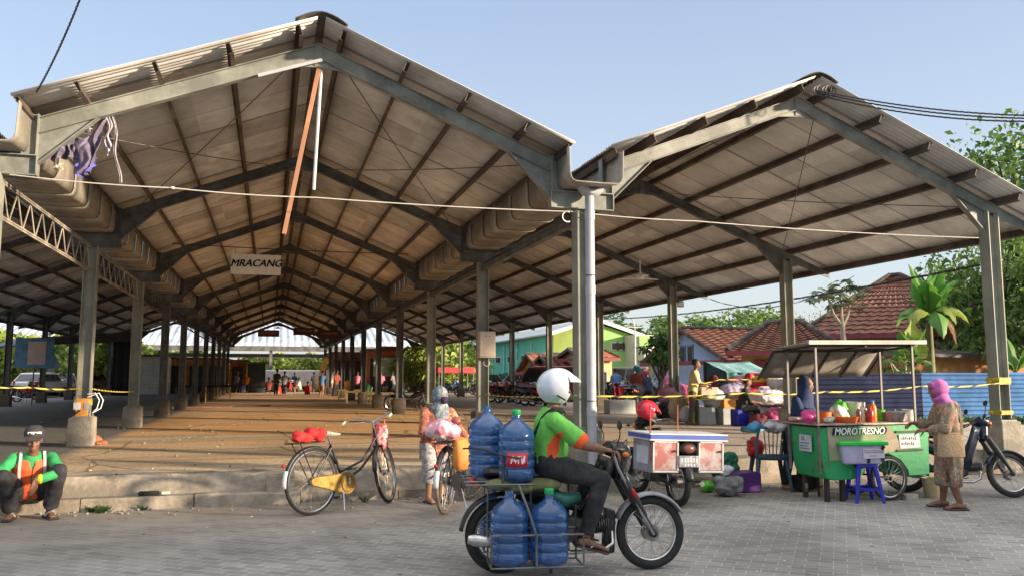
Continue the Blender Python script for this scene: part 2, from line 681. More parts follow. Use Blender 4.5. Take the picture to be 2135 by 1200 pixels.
def floor_mat():
    m, nt, b = _nt('dusty_concrete_floor')
    L = nt.links
    tc = _n(nt, 'ShaderNodeTexCoord')
    mp = _n(nt, 'ShaderNodeMapping')
    mp.inputs['Scale'].default_value = (0.16, 1.0, 1.0)
    L.new(tc.outputs['Object'], mp.inputs['Vector'])
    n1 = _n(nt, 'ShaderNodeTexNoise', i_Scale=1.1, i_Detail=9.0, i_Roughness=0.68)
    L.new(mp.outputs[0], n1.inputs['Vector'])
    r1 = _n(nt, 'ShaderNodeValToRGB')
    e = r1.color_ramp.elements
    e[0].position = 0.30
    e[0].color = (0.34, 0.27, 0.19, 1)
    e[1].position = 0.72
    e[1].color = (0.70, 0.57, 0.40, 1)
    x = e.new(0.5)
    x.color = (0.58, 0.45, 0.29, 1)
    L.new(n1.outputs[0], r1.inputs[0])
    # earth and sunlit orange painted into the deeper floor, shade into the grey aisle
    sx = _n(nt, 'ShaderNodeSeparateXYZ')
    L.new(tc.outputs['Object'], sx.inputs[0])
    my = _n(nt, 'ShaderNodeMapRange', i_1=11.0, i_2=20.0)
    L.new(sx.outputs[1], my.inputs[0])
    n3 = _n(nt, 'ShaderNodeTexNoise', i_Scale=0.5, i_Detail=6.0)
    L.new(mp.outputs[0], n3.inputs['Vector'])
    mrn = _n(nt, 'ShaderNodeMapRange', i_1=0.35, i_2=0.6)
    L.new(n3.outputs[0], mrn.inputs[0])
    mm = _n(nt, 'ShaderNodeMath', operation='MULTIPLY')
    L.new(my.outputs[0], mm.inputs[0])
    L.new(mrn.outputs[0], mm.inputs[1])
    wr = _n(nt, 'ShaderNodeMixRGB')
    wr.inputs[2].default_value = (0.74, 0.42, 0.17, 1)
    L.new(mm.outputs[0], wr.inputs[0])
    L.new(r1.outputs[0], wr.inputs[1])
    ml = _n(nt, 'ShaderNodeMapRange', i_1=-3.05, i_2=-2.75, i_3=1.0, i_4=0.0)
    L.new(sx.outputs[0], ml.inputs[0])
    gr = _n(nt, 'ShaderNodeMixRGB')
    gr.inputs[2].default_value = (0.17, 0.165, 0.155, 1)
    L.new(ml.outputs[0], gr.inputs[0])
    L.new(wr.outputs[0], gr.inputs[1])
    # grey concrete again below the outer aisle
    m5 = _n(nt, 'ShaderNodeMapRange', i_1=4.2, i_2=7.5, i_3=0.0, i_4=0.75)
    L.new(sx.outputs[0], m5.inputs[0])
    g2 = _n(nt, 'ShaderNodeMixRGB')
    g2.inputs[2].default_value = (0.46, 0.41, 0.34, 1)
    L.new(m5.outputs[0], g2.inputs[0])
    L.new(gr.outputs[0], g2.inputs[1])
    # old slab joints across the hall
    md = _n(nt, 'ShaderNodeMath', operation='MODULO')
    n6 = _n(nt, 'ShaderNodeTexNoise', i_Scale=0.7, i_Detail=3.0)
    L.new(tc.outputs['Object'], n6.inputs['Vector'])
    a6 = _n(nt, 'ShaderNodeMath', operation='MULTIPLY_ADD')
    a6.inputs[1].default_value = 0.35
    L.new(n6.outputs[0], a6.inputs[0])
    L.new(sx.outputs[1], a6.inputs[2])
    L.new(a6.outputs[0], md.inputs[0])
    md.inputs[1].default_value = 1.82
    lt = _n(nt, 'ShaderNodeMath', operation='LESS_THAN')
    lt.inputs[1].default_value = 0.12
    L.new(md.outputs[0], lt.inputs[0])
    js = _n(nt, 'ShaderNodeMath', operation='MULTIPLY')
    js.inputs[1].default_value = 0.45
    L.new(lt.outputs[0], js.inputs[0])
    jm = _n(nt, 'ShaderNodeMixRGB')
    jm.inputs[2].default_value = (0.12, 0.08, 0.05, 1)
    L.new(js.outputs[0], jm.inputs[0])
    L.new(g2.outputs[0], jm.inputs[1])
    L.new(jm.outputs[0], b.inputs['Base Color'])
    b.inputs['Roughness'].default_value = 0.72
    # hairline cracks and dark damp patches
    vo = _n(nt, 'ShaderNodeTexVoronoi', feature='DISTANCE_TO_EDGE', i_Scale=0.55)
    mvv = _n(nt, 'ShaderNodeMixRGB')
    mvv.inputs[0].default_value = 0.25
    L.new(tc.outputs['Object'], mvv.inputs[1])
    L.new(n6.outputs['Color'], mvv.inputs[2])
    L.new(mvv.outputs[0], vo.inputs['Vector'])
    cl = _n(nt, 'ShaderNodeMath', operation='LESS_THAN')
    cl.inputs[1].default_value = 0.010
    L.new(vo.outputs['Distance'], cl.inputs[0])
    n8 = _n(nt, 'ShaderNodeTexNoise', i_Scale=1.7, i_Detail=9.0, i_Roughness=0.75)
    L.new(tc.outputs['Object'], n8.inputs['Vector'])
    r8 = _n(nt, 'ShaderNodeMapRange', i_1=0.56, i_2=0.66, i_3=0.0, i_4=0.45)
    L.new(n8.outputs[0], r8.inputs[0])
    mc = _n(nt, 'ShaderNodeMath', operation='MULTIPLY')
    mc.inputs[1].default_value = 0.6
    L.new(cl.outputs[0], mc.inputs[0])
    mmx = _n(nt, 'ShaderNodeMath', operation='MAXIMUM')
    L.new(mc.outputs[0], mmx.inputs[0])
    L.new(r8.outputs[0], mmx.inputs[1])
    cm = _n(nt, 'ShaderNodeMixRGB')
    cm.inputs[2].default_value = (0.13, 0.095, 0.065, 1)
    L.new(mmx.outputs[0], cm.inputs[0])
    L.new(jm.outputs[0], cm.inputs[1])
    L.new(cm.outputs[0], b.inputs['Base Color'])
    n4 = _n(nt, 'ShaderNodeTexNoise', i_Scale=14.0, i_Detail=6.0)
    L.new(tc.outputs['Object'], n4.inputs['Vector'])
    bp = _n(nt, 'ShaderNodeBump', i_Strength=0.5, i_Distance=0.03)
    L.new(n4.outputs[0], bp.inputs['Height'])
    L.new(bp.outputs[0], b.inputs['Normal'])
    return m


FZ = 0.38 * K
PAVING, FLOOR = paving_mat(), floor_mat()
EARTH = mat('dry_earth_ground', (0.20, 0.16, 0.11), 0.95, var=0.4, scale=0.3)
g = MB().grid(lambda u, v: ((u - 0.5) * 1400, -150 + v * 1400, -0.02), 8, 8).build('ground', EARTH, smooth=False)
tag(g, 'flat earth ground reaching to the horizon', None, None, 'structure')
g = MB().grid(lambda u, v: (-60 + u * 120, -30 + v * (30 + 11.5 * K), 0.0), 4, 4).build('road', PAVING, smooth=False)
tag(g, 'grey paving block road in front of the market', None, None, 'structure')

KERB = mat('old_kerb_concrete', (0.37, 0.31, 0.235), 0.9, var=0.38, scale=2.2, bump=0.6, bscale=18)
yk, ye = 11.42 * K, 11.80 * K


def rough_block(mb, x0, x1, y0, y1, z0, z1, seed, n=None, amp=0.012, toe=0.0):
    """a worn block: top and front broken up by small bumps"""
    n = n or max(4, int((x1 - x0) / 0.12))
    prof = [(y0 - toe, z0), (y0 + 0.004, z1 - 0.02), (y0 + 0.02, z1), (y1, z1), (y1, z0)]
    vs = []
    for i in range(n + 1):
        x = x0 + (x1 - x0) * i / n
        for j, (y, z) in enumerate(prof):
            a = amp * mnoise.noise((x * 3.1, j * 1.7, seed)) + amp * 0.6 * mnoise.noise((x * 11, j, seed + 4))
            fy = 1 if j in (1, 2) else 0
            fz = 1 if j in (1, 2, 3) else 0
            vs.append((x, y + a * fy, z + a * fz))
    fs = []
    for i in range(n):
        for j in range(4):
            fs.append((i * 5 + j, (i + 1) * 5 + j, (i + 1) * 5 + j + 1, i * 5 + j + 1))
    fs.append((4, 3, 2, 1, 0))
    fs.append(tuple(n * 5 + j for j in range(5)))
    mb.add(vs, fs)


kb = MB()
x = -14.0
i = 0
while x < 16:
    L_ = 1.2
    protr = 0.0 if x < -0.1 else 0.12
    rough_block(kb, x, x + L_ - 0.012, yk + protr + 0.01 * math.sin(i * 2.1), ye + 0.05, -0.01, (0.155 if x < 0 else 0.14) * K + 0.006 * math.sin(i * 1.3), i)
    x += L_
    i += 1
o = kb.build('kerb', KERB, ang=30)
tag(o, 'worn concrete step along the front of the market floor', None, None, 'structure')
fb = MB()
rough_block(fb, -14, 0.0, ye + .05, ye + 0.3, 0.09, FZ, 9, amp=.02, toe=.26)
rough_block(fb, 0.0, 0.32, yk + 0.02, ye + 0.3, 0.0, FZ - 0.004, 12)
rough_block(fb, 0.32, 16, ye - 0.08, ye + 0.3, 0.09, FZ, 10, amp=0.025, toe=.14)
o = fb.build('floor_edge', KERB, ang=30)
tag(o, 'broken upper step at the edge of the market floor', None, None, 'structure')


def fl(u, v):
    x = -16 + u * 34
    y = ye + 0.28 + v * 75
    return (x, y, FZ + 0.008 * mnoise.noise((x * 0.8, y * 0.8, 0)) - 0.004)


o = MB().grid(fl, 90, 160).build('floor', FLOOR)
tag(o, 'dusty concrete floor of the market halls', None, None, 'structure')
yard = mat('grey_yard', (0.22, 0.20, 0.17), 0.9, var=0.3, scale=0.5)
o = MB().grid(lambda u, v: (18 + u * 60, 22 * K + v * 90, FZ - 0.03), 2, 2).build('yard', yard, smooth=False)
tag(o, 'grey yard beside the market halls', None, None, 'structure')
o = MB().grid(lambda u, v: (-100 + u * 84, 11.7 * K + v * 90, FZ - 0.03), 2, 2).build('yard', yard, smooth=False)
tag(o, 'grey parking yard beyond the side aisle', None, None, 'structure')
o = MB().grid(lambda u, v: (-16 + u * 34, ye + 75.3 + v * 40, FZ - 0.03), 2, 2).build('yard', yard, smooth=False)
tag(o, 'grey yard behind the market halls', None, None, 'structure')
# ================= market halls
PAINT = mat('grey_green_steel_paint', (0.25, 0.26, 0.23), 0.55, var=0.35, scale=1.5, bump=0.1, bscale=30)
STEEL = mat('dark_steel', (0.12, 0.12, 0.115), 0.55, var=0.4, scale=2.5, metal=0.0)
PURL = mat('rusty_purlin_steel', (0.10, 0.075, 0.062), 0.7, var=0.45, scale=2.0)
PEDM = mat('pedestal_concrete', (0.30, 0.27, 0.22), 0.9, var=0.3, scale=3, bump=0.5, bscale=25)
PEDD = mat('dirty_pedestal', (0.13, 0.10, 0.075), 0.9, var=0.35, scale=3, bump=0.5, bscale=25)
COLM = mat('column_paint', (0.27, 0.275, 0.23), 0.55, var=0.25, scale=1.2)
GUT = mat('gutter_fibre_cement', (0.33, 0.30, 0.25), 0.8, var=0.35, scale=1.6, bump=0.2)
RUSTED = mat('weathered_ridge_sheet', (0.11, 0.095, 0.085), 0.75, var=0.5, scale=2)


def sheet_mat(name, c, dark, rusty=0.0):
    m, nt, b = _nt(name)
    L = nt.links
    tc = _n(nt, 'ShaderNodeTexCoord')
    sx = _n(nt, 'ShaderNodeSeparateXYZ')
    L.new(tc.outputs['Object'], sx.inputs[0])
    n1 = _n(nt, 'ShaderNodeTexNoise', i_Scale=0.7, i_Detail=8.0, i_Roughness=0.7)
    L.new(tc.outputs['Object'], n1.inputs['Vector'])
    r1 = _n(nt, 'ShaderNodeValToRGB')
    r1.color_ramp.elements[0].position = 0.3
    r1.color_ramp.elements[0].color = c4([q * 0.62 for q in c])
    r1.color_ramp.elements[1].position = 0.7
    r1.color_ramp.elements[1].color = c4([min(1, q * 1.15) for q in c])
    L.new(n1.outputs[0], r1.inputs[0])
    # each sheet weathers a little differently
    dv = _n(nt, 'ShaderNodeMath', operation='DIVIDE')
    dv.inputs[1].default_value = 0.91
    L.new(sx.outputs[1], dv.inputs[0])
    flr = _n(nt, 'ShaderNodeMath', operation='FLOOR')
    L.new(dv.outputs[0], flr.inputs[0])
    wn = _n(nt, 'ShaderNodeTexWhiteNoise', noise_dimensions='2D')
    dx_ = _n(nt, 'ShaderNodeMath', operation='DIVIDE')
    dx_.inputs[1].default_value = 1.6
    L.new(sx.outputs[0], dx_.inputs[0])
    fx_ = _n(nt, 'ShaderNodeMath', operation='FLOOR')
    L.new(dx_.outputs[0], fx_.inputs[0])
    cb_ = _n(nt, 'ShaderNodeCombineXYZ')
    L.new(flr.outputs[0], cb_.inputs[0])
    L.new(fx_.outputs[0], cb_.inputs[1])
    L.new(cb_.outputs[0], wn.inputs['Vector'])
    mr = _n(nt, 'ShaderNodeMapRange', i_3=0.72, i_4=1.08)
    L.new(wn.outputs[0], mr.inputs[0])
    mu = _n(nt, 'ShaderNodeVectorMath', operation='SCALE')
    L.new(r1.outputs[0], mu.inputs[0])
    L.new(mr.outputs[0], mu.inputs['Scale'])
    # shadow lines at the sheet laps painted in as dark stripes
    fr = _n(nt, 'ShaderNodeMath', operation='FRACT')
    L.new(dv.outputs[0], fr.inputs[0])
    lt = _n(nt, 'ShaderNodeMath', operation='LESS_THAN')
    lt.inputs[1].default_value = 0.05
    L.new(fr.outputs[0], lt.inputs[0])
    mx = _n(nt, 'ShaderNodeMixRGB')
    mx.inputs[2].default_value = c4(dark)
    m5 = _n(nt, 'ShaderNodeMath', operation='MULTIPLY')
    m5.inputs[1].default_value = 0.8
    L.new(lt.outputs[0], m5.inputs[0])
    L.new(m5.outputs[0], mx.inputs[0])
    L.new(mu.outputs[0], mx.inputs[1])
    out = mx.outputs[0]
    if rusty:
        n2 = _n(nt, 'ShaderNodeTexNoise', i_Scale=2.5, i_Detail=6.0)
        L.new(tc.outputs['Object'], n2.inputs['Vector'])
        r2 = _n(nt, 'ShaderNodeMapRange', i_1=0.5, i_2=0.66, i_3=0.0, i_4=rusty)
        L.new(n2.outputs[0], r2.inputs[0])
        m2 = _n(nt, 'ShaderNodeMixRGB')
        m2.inputs[2].default_value = (0.30, 0.15, 0.06, 1)
        L.new(r2.outputs[0], m2.inputs[0])
        L.new(out, m2.inputs[1])
        out = m2.outputs[0]
    L.new(out, b.inputs['Base Color'])
    b.inputs['Roughness'].default_value = 0.75
    return m


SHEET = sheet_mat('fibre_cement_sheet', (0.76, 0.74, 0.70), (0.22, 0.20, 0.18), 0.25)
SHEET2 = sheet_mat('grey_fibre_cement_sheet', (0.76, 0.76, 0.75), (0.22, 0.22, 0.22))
aL, aM, aR, t0, sp = -3.385 * K, 4.42 * K, 12.13 * K, 11.36 * K, 6 * K
aO = -11.2 * K
NF = 11
FY = [t0 + sp * n for n in range(NF)]
ZB, ZBT = 4.16 * K, 4.41 * K
SLOPE = 0.40
YF, YE = 10.78 * K, FY[-1] + 0.8
GW = 0.49 * K          # half width of the gutter bracket


def halls(cx, hw_l, hw_r, name, label, over_r=False, over_l=False, nf=NF, sheetm=SHEET):
    """cx ridge; hw_l/hw_r distance from ridge to rafter end on each side"""
    t = thing(name, label, 'market hall', (cx, t0, 0))
    B = lambda: MB()
    za = 6.27 * K      # top of rafter at apex

    def zt(d):
        return za - SLOPE * d
    dep = 0.185
    for n in range(nf):
        y = FY[n] - t0
        for sgn, hw, ov in ((-1, hw_l, over_l), (1, hw_r, over_r)):
            end = hw + (1.25 * K if ov else 0)
            rf = B()
            poly = [(0, zt(0)), (sgn * end, zt(end)), (sgn * end, zt(end) - (0.10 if ov else dep)), (sgn * (hw if ov else end), zt(hw if ov else end) - dep), (0, zt(0) - dep)]
            if sgn < 0:
                poly = poly[::-1]
            rf.prism(poly, 0.014, (0, y, 0))
            dn = (Vector((sgn * end, 0, -SLOPE * end))).normalized()
            a, b_ = Vector((0, y, zt(0))), Vector((sgn * end, y, zt(end)))
            rf.bar(a, b_, 0.10, 0.012)
            c_ = Vector((sgn * hw, y, zt(hw)))
            rf.bar(a - Vector((0, 0, dep)), c_ - Vector((0, 0, dep)), 0.10, 0.012)
            # haunch at the eaves
            h0, h1 = 0.62, 0.36
            hx = hw - (0.09 if ov else 0.0)
            pts = [(sgn * hx, zt(hx) - dep), (sgn * (hx - h0), zt(hx - h0) - dep), (sgn * hx, zt(hx) - dep - h1)]
            if sgn > 0:
                pts = pts[::-1]
            rf.prism(pts, 0.014, (0, y, 0))
            rf.bar((sgn * (hx - h0), y, zt(hx - h0) - dep), (sgn * hx, y, zt(hx) - dep - h1), 0.10, 0.012)
            if ov:
                pts = [(sgn * (hx + .12), zt(hx + .12) - dep + .02), (sgn * (hx + .12), zt(hx) - dep - .2), (sgn * (hx + 0.5), zt(hx + 0.5) - 0.13)]
                if sgn < 0:
                    pts = pts[::-1]
                rf.prism(pts, 0.012, (0, y, 0))
            rf.build('rafter', PAINT if n == 0 else STEEL, t, ang=25)  # frames behind the first get darker steel, their shade put into the colour
        # apex gusset
        ap = B()
        w_ = 0.34
        ap.prism([(-w_, zt(w_) - dep - .004), (0, zt(0) - dep - 0.11), (w_, zt(w_) - dep - .004), (0, zt(0) - dep + 0.02)], 0.02, (0, y, 0))
        ap.bar((0, y, zt(0) + 0.01), (0, y, zt(0) - dep - 0.1), 0.05, 0.10, (1, 0, 0))
        ap.build('apex_plate', PAINT if n == 0 else STEEL, t, ang=25)
    y0, y1 = YF - t0 + 0.05, YE - t0
    for sgn, hw, ov in ((-1, hw_l, over_l), (1, hw_r, over_r)):
        ds = [0.26 * K, 1.13 * K, 2.0 * K, 2.87 * K, 3.50 * K]
        if ov:
            ds = [0.26 * K, 1.2 * K, 2.15 * K, 3.1 * K, 4.0 * K, 5.05 * K]
        for d in ds:
            p = B()
            zz = zt(d) + 0.068
            up = Vector((sgn * SLOPE, 0, 1)).normalized()
            o_ = Vector((sgn * d, 0, zz))
            p.bar(o_ + Vector((0, y0, 0)), o_ + Vector((0, y1, 0)), 0.012, 0.125, up)
            for q in (-1, 1):
                oo = o_ + up * (q * 0.062) + Vector((sgn * 0.022, 0, -sgn * sgn * SLOPE * 0.022))
                p.bar(oo + Vector((0, y0, 0)), oo + Vector((0, y1, 0)), 0.045, 0.006, up)
            p.build('purlin', PURL, t, ang=25)
        # corrugated slope
        end = (5.22 if ov else 3.60) * K
        nu = int((y1 - y0 + 0.1) / 0.0147)
        rows = 5 if ov else 4

        def fn(u, v, sgn=sgn, end=end):
            y = (YF - t0) + u * (YE - YF)
            d = 0.05 + (end - 0.05) * v
            lap = 0.012 * (((y + t0) / 0.91) % 1.0)
            z = zt(d) + 0.150 + 0.010 * math.cos(2 * PI * y / 0.088) + lap
            dz = 0.014 * mnoise.noise((y * 0.7, d * 0.8, cx + sgn))
            return (sgn * d, y, z + dz)
        sh = B().grid(fn, nu, rows)
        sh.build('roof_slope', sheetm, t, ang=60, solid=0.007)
    # ridge cap
    rc = B()

    def rcf(u, v):
        y = (YF - t0) - 0.04 + u * (YE - YF + 0.06)
        a = (v - 0.5) * 2
        d = a * 0.34 * K
        z = zt(abs(d)) + 0.17 + 0.05 * math.cos(a * PI / 2) ** 0.7 - (0.035 * (1 - abs(a)) if False else 0) + 0.006 * math.cos(2 * PI * y / 0.15)
        z = zt(0) + 0.205 - 0.125 * abs(a) ** 1.7 - 0.012 * (((y + t0) / 0.91) % 1.0)
        return (d, y, z)
    rc.grid(rcf, int((YE - YF) / 0.3), 10)
    rc.build('ridge_cap', RUSTED, t, ang=60, solid=0.012)
    # sag rods and wind bracing
    for bay in (0, 4, 8):
        if bay + 1 >= nf:
            continue
        for sgn, hw in ((-1, hw_l), (1, hw_r)):
            for q in (0, 1):
                a = Vector((sgn * 0.3, FY[bay + q] - t0, zt(0.3) - 0.12))
                b_ = Vector((sgn * (hw - 0.1), FY[bay + 1 - q] - t0, zt(hw - 0.1) - 0.12))
                B().tube(sag(a, b_, 0.05, 10), 0.008, 5).build('brace_rod', STEEL, t)
    return t


hw = (aM - aL) / 2 - GW
cM, cR_, cL = (aM + aL) / 2, (aM + aR) / 2, (aL + aO) / 2
hall_m = halls(cM, hw, hw, 'market_hall', 'middle gabled steel market hall with rusty corrugated roof, the one hung with torn cloth')
hwR = (aR - aM) / 2
hall_r = halls(cR_, hwR - GW, hwR, 'market_hall', 'open market hall roof on the side of the food cart and tiled houses', over_r=True, sheetm=SHEET2)
hwL = (aL - aO) / 2
hall_l = halls(cL, hwL, hwL - GW, 'market_hall', 'dark shaded market hall beside the lattice girder', over_l=True, sheetm=SHEET2)


# columns: an H section on a concrete pedestal, each one a thing that stands on the floor
def column_bm(x, y, ztop, w_=0.20):
    mb = MB()
    z0, z1 = FZ + 0.48, ztop
    mb.box((0, 0, (z0 + z1) / 2), (w_, 0.014, z1 - z0))
    mb.box((-w_ / 2, 0, (z0 + z1) / 2), (0.014, w_, z1 - z0))
    mb.box((w_ / 2, 0, (z0 + z1) / 2), (0.014, w_, z1 - z0))
    mb.box((0, 0, z0 + 0.012), (w_ + 0.1, w_ + 0.1, 0.024))
    for sx in (-1, 1):
        for sy in (-1, 1):
            mb.cyl((sx * (w_ / 2 + 0.028), sy * (w_ / 2 + .025), z0), (sx * (w_ / 2 + 0.028), sy * (w_ / 2 + .025), z0 + 0.05), 0.01, n=6)
    return mb


ords = ['first', 'second', 'third', 'fourth', 'fifth', 'sixth', 'seventh', 'eighth', 'ninth', 'tenth', 'eleventh']
rows = [('M', aM, ZB, 'gutter column between the two front gables'), ('L', aL, ZB, 'column in the row under the lattice girder'), ('R', aR, 4.55 * K, 'column in the outer row beside the fence'), ('O', aO, 4.55 * K, 'column in the outer row beyond the shaded hall')]
for key, X, zt_, desc in rows:
    for n in range(NF):
        if key == 'O' and n < 4:
            continue
        t = thing('steel_column', 'grey steel H %s, %s from the road' % (desc, ords[n]), 'column', (X, FY[n], 0), 0, 'steel columns of the market halls')
        t['kind'] = 'thing'
        body = column_bm(X, FY[n], zt_)
        body.build('shaft', COLM if n < 3 or key == 'R' else STEEL, t, ang=25)  # inner columns coloured darker to paint in the shade they stand in
        ph = FZ + 0.485
        pm = MB()
        zb = 0.1 if n == 0 else FZ - 0.03
        pm.lathe([(0.285, zb), (0.27, ph - 0.02), (0.26, ph)], n=4, rot=Matrix.Rotation(R(45), 3, 'Z'))
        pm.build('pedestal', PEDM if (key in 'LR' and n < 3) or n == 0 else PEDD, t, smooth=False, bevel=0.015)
        if key in 'ML':
            br = MB()
            zc, hb = (ZB + ZBT) / 2, (ZBT - ZB)
            br.box((0, 0, zc), (2 * GW, 0.014, hb))
            for q in (-1, 1):
                br.box((0, 0, zc + q * hb / 2), (2 * GW + 0.03, 0.13, 0.012))
                br.box((q * (GW + 0.006), 0, zc), (0.012, 0.13, hb))
            br.build('gutter_bracket', PAINT if n == 0 else STEEL, t, ang=25)
            for q in (-1, 1):
                st = MB()
                zs = 4.95 * K
                xs = q * (GW - 0.08)
                st.box((xs, 0, (ZBT + zs) / 2), (0.15, 0.012, zs - ZBT))
                for e_ in (-1, 1):
                    st.box((xs + e_ * 0.075, 0, (ZBT + zs) / 2 + 0.002), (0.012, 0.12, zs - ZBT - 0.01))
                st.build('stub_post', PAINT if n == 0 else STEEL, t, ang=25)
    # eaves beam / gutter
for X, lab in ((aM, 'fibre cement box gutter between the two front gables'), (aL, 'fibre cement box gutter above the lattice girder')):
    t = thing('roof_gutter', lab, 'gutter', (X, t0, 0))
    y = YF - t0 - 0.05
    k = 0
    while y < YE - t0:
        L_ = 0.92
        prof = []
        for (px, pz) in ((-0.40, 0.50), (-0.385, 0.10), (-0.36, 0.035), (-0.31, 0.008), (0, 0.004), (0.31, 0.008), (0.36, 0.035), (0.385, 0.10), (0.40, 0.50)):
            prof.append((px * K, ZBT + 0.012 + pz * K))
        mb = MB()
        rings = []
        for (yy, gsc) in ((y, 1.045), (y + 0.10, 1.045), (y + 0.11, 1.0), (y + L_ + 0.05, 0.985)):
            rings.append([(px * gsc, yy, ZBT + 0.012 + (pz - ZBT - 0.012) + (0.0 if gsc > 1 else 0.012) * 1) for px, pz in prof])
        vs_, fs_ = [], []
        m_ = len(prof)
        for r_ in rings:
            vs_ += r_
        for i in range(len(rings) - 1):
            for j in range(m_ - 1):
                fs_.append((i * m_ + j, (i + 1) * m_ + j, (i + 1) * m_ + j + 1, i * m_ + j + 1))
        mb.add(vs_, fs_)
        if k < 60:
            mb.build('gutter_segment', GUT, t, ang=50, solid=0.012)
        y += L_
        k += 1
# lattice girder under the left gutter
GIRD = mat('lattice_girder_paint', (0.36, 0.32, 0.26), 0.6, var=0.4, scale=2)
for n in range(NF - 1):
    t = thing('lattice_girder', 'steel lattice girder spanning the %s bay of the row beside the shaded hall' % ords[n], 'girder', (aL, FY[n], 0), 0, 'lattice girders under the gutter')
    za_, zb_ = 4.20 * K, 3.68 * K
    for z, nm in ((za_ - 0.06, 'top_chord'), (zb_, 'bottom_chord')):
        mb = MB()
        mb.bar((0, 0.1, z), (0, sp - 0.1, z), 0.06, 0.008)
        mb.bar((0.027, 0.1, z), (0.027, sp - 0.1, z), 0.006, 0.05)
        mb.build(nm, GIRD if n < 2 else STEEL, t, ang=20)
    mb = MB()
    nn = 9
    for i in range(nn):
        a = 0.12 + (sp - 0.24) * i / nn
        c = 0.12 + (sp - 0.24) * (i + 1) / nn
        m_ = (a + c) / 2
        mb.cyl((0, a, zb_), (0, m_, za_ - 0.06), 0.009, n=5)
        mb.cyl((0, m_, za_ - 0.06), (0, c, zb_), 0.009, n=5)
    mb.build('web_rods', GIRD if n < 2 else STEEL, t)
for n in range(NF - 1):
    t = MB().bar((0, 0.1, 0), (0, sp - 0.1, 0), 0.10, 0.10).bar((0, 0.1, 0.09), (0, sp - .1, 0.09), .16, .012).build('eaves_beam', STEEL, None, ang=20)
    t.location = (aM, FY[n], ZB - 0.12)
    tag(t, 'dark eaves beam below the gutter between the gables, %s bay from the road' % ords[n], 'beam', 'eaves beams under the gutter')
# downpipe
t = thing('downpipe', 'grey plastic rainwater pipe strapped to the nearest gutter column', 'pipe', (aM + 0.035, t0 - 0.215, 0))
PIPE = mat('grey_pvc_pipe', (0.42, 0.43, 0.46), 0.35, var=0.08)
mb = MB()
mb.cyl((0, 0, 0.22), (0, 0, ZBT + 0.02), 0.062, n=20)
for z in (1.0, 2.6, 3.6):
    mb.cyl((0, 0, z), (0, 0, z + 0.12), 0.069, n=20)
mb.build('pipe', PIPE, t)
mb = MB()
mb.torus((0.02, 0, ZBT + 0.10), 0.14, 0.07, 'Y', 14, 10, 1.4, 200, 340)
mb.build('pipe_elbow', PIPE, t)
mb = MB()
for z in (1.2, 2.85):
    mb.torus((0, 0, z), 0.067, 0.007, 'Z', 20, 6)
mb.build('strap', STEEL, t)
# ================= people
SKIN = mat('brown_skin', (0.22, 0.105, 0.06), 0.5, var=0.28, scale=14, bump=0.25, bscale=90)
SKIN2 = mat('light_brown_skin', (0.34, 0.18, 0.11), 0.55, var=0.12, scale=8)
HAIR = mat('black_hair', (0.015, 0.013, 0.012), 0.5, var=0.3, scale=30)
EYEW = mat('eye_white', (0.30, 0.27, 0.24), 0.3, var=0.02)
EYEB = mat('eye_dark', (0.02, 0.012, 0.01), 0.2, var=0.02)
LIPM = mat('lips', (0.25, 0.08, 0.06), 0.5, var=0.1)
V = Vector


def hand_mb(mb, wr, d, nrm, curl=0.4, thumb=1, s=1.0, spread=0.25):
    """palm, four fingers and a thumb; d along the hand, nrm out of the palm, thumb = +1/-1 picks the side"""
    d = d.normalized()
    nrm = (nrm - d * nrm.dot(d)).normalized()
    side = d.cross(nrm) * thumb
    kn = wr + d * 0.085 * s
    mb.loft([wr - d * 0.01 * s, wr + d * 0.025 * s, wr + d * 0.06 * s, kn], [0.024 * s, 0.034 * s, 0.039 * s, 0.036 * s], [0.019 * s, 0.016 * s, 0.015 * s, 0.012 * s], n=12, right=side)
    for i, (o, L_) in enumerate(((0.029, 0.072), (0.010, 0.08), (-0.010, 0.075), (-0.028, 0.058))):
        p = kn + side * o * s - d * abs(o) * 0.15 * s
        dd = (d + side * o * 3 * spread).normalized()
        seg = L_ * s / 3 * 1.1
        for j in range(3):
            ang = curl * (0.7 + 0.35 * j) * (1 + 0.08 * i)
            dd = (dd * math.cos(ang) + nrm * math.sin(ang)).normalized()
            q = p + dd * seg
            mb.capsule(p, q, (0.0092 - 0.001 * j) * s, (0.0084 - 0.001 * j) * s, n=8)
            p = q
    p = wr + d * 0.028 * s + side * 0.028 * s
    dd = (side * 0.75 + d * 0.6 + nrm * 0.3).normalized()
    for j in range(3):
        q = p + dd * 0.026 * s
        mb.capsule(p, q, (0.0125 - 0.0015 * j) * s, (0.011 - 0.0015 * j) * s, n=8)
        dd = (dd + d * 0.35 + nrm * (0.25 + curl * 0.5)).normalized()
        p = q


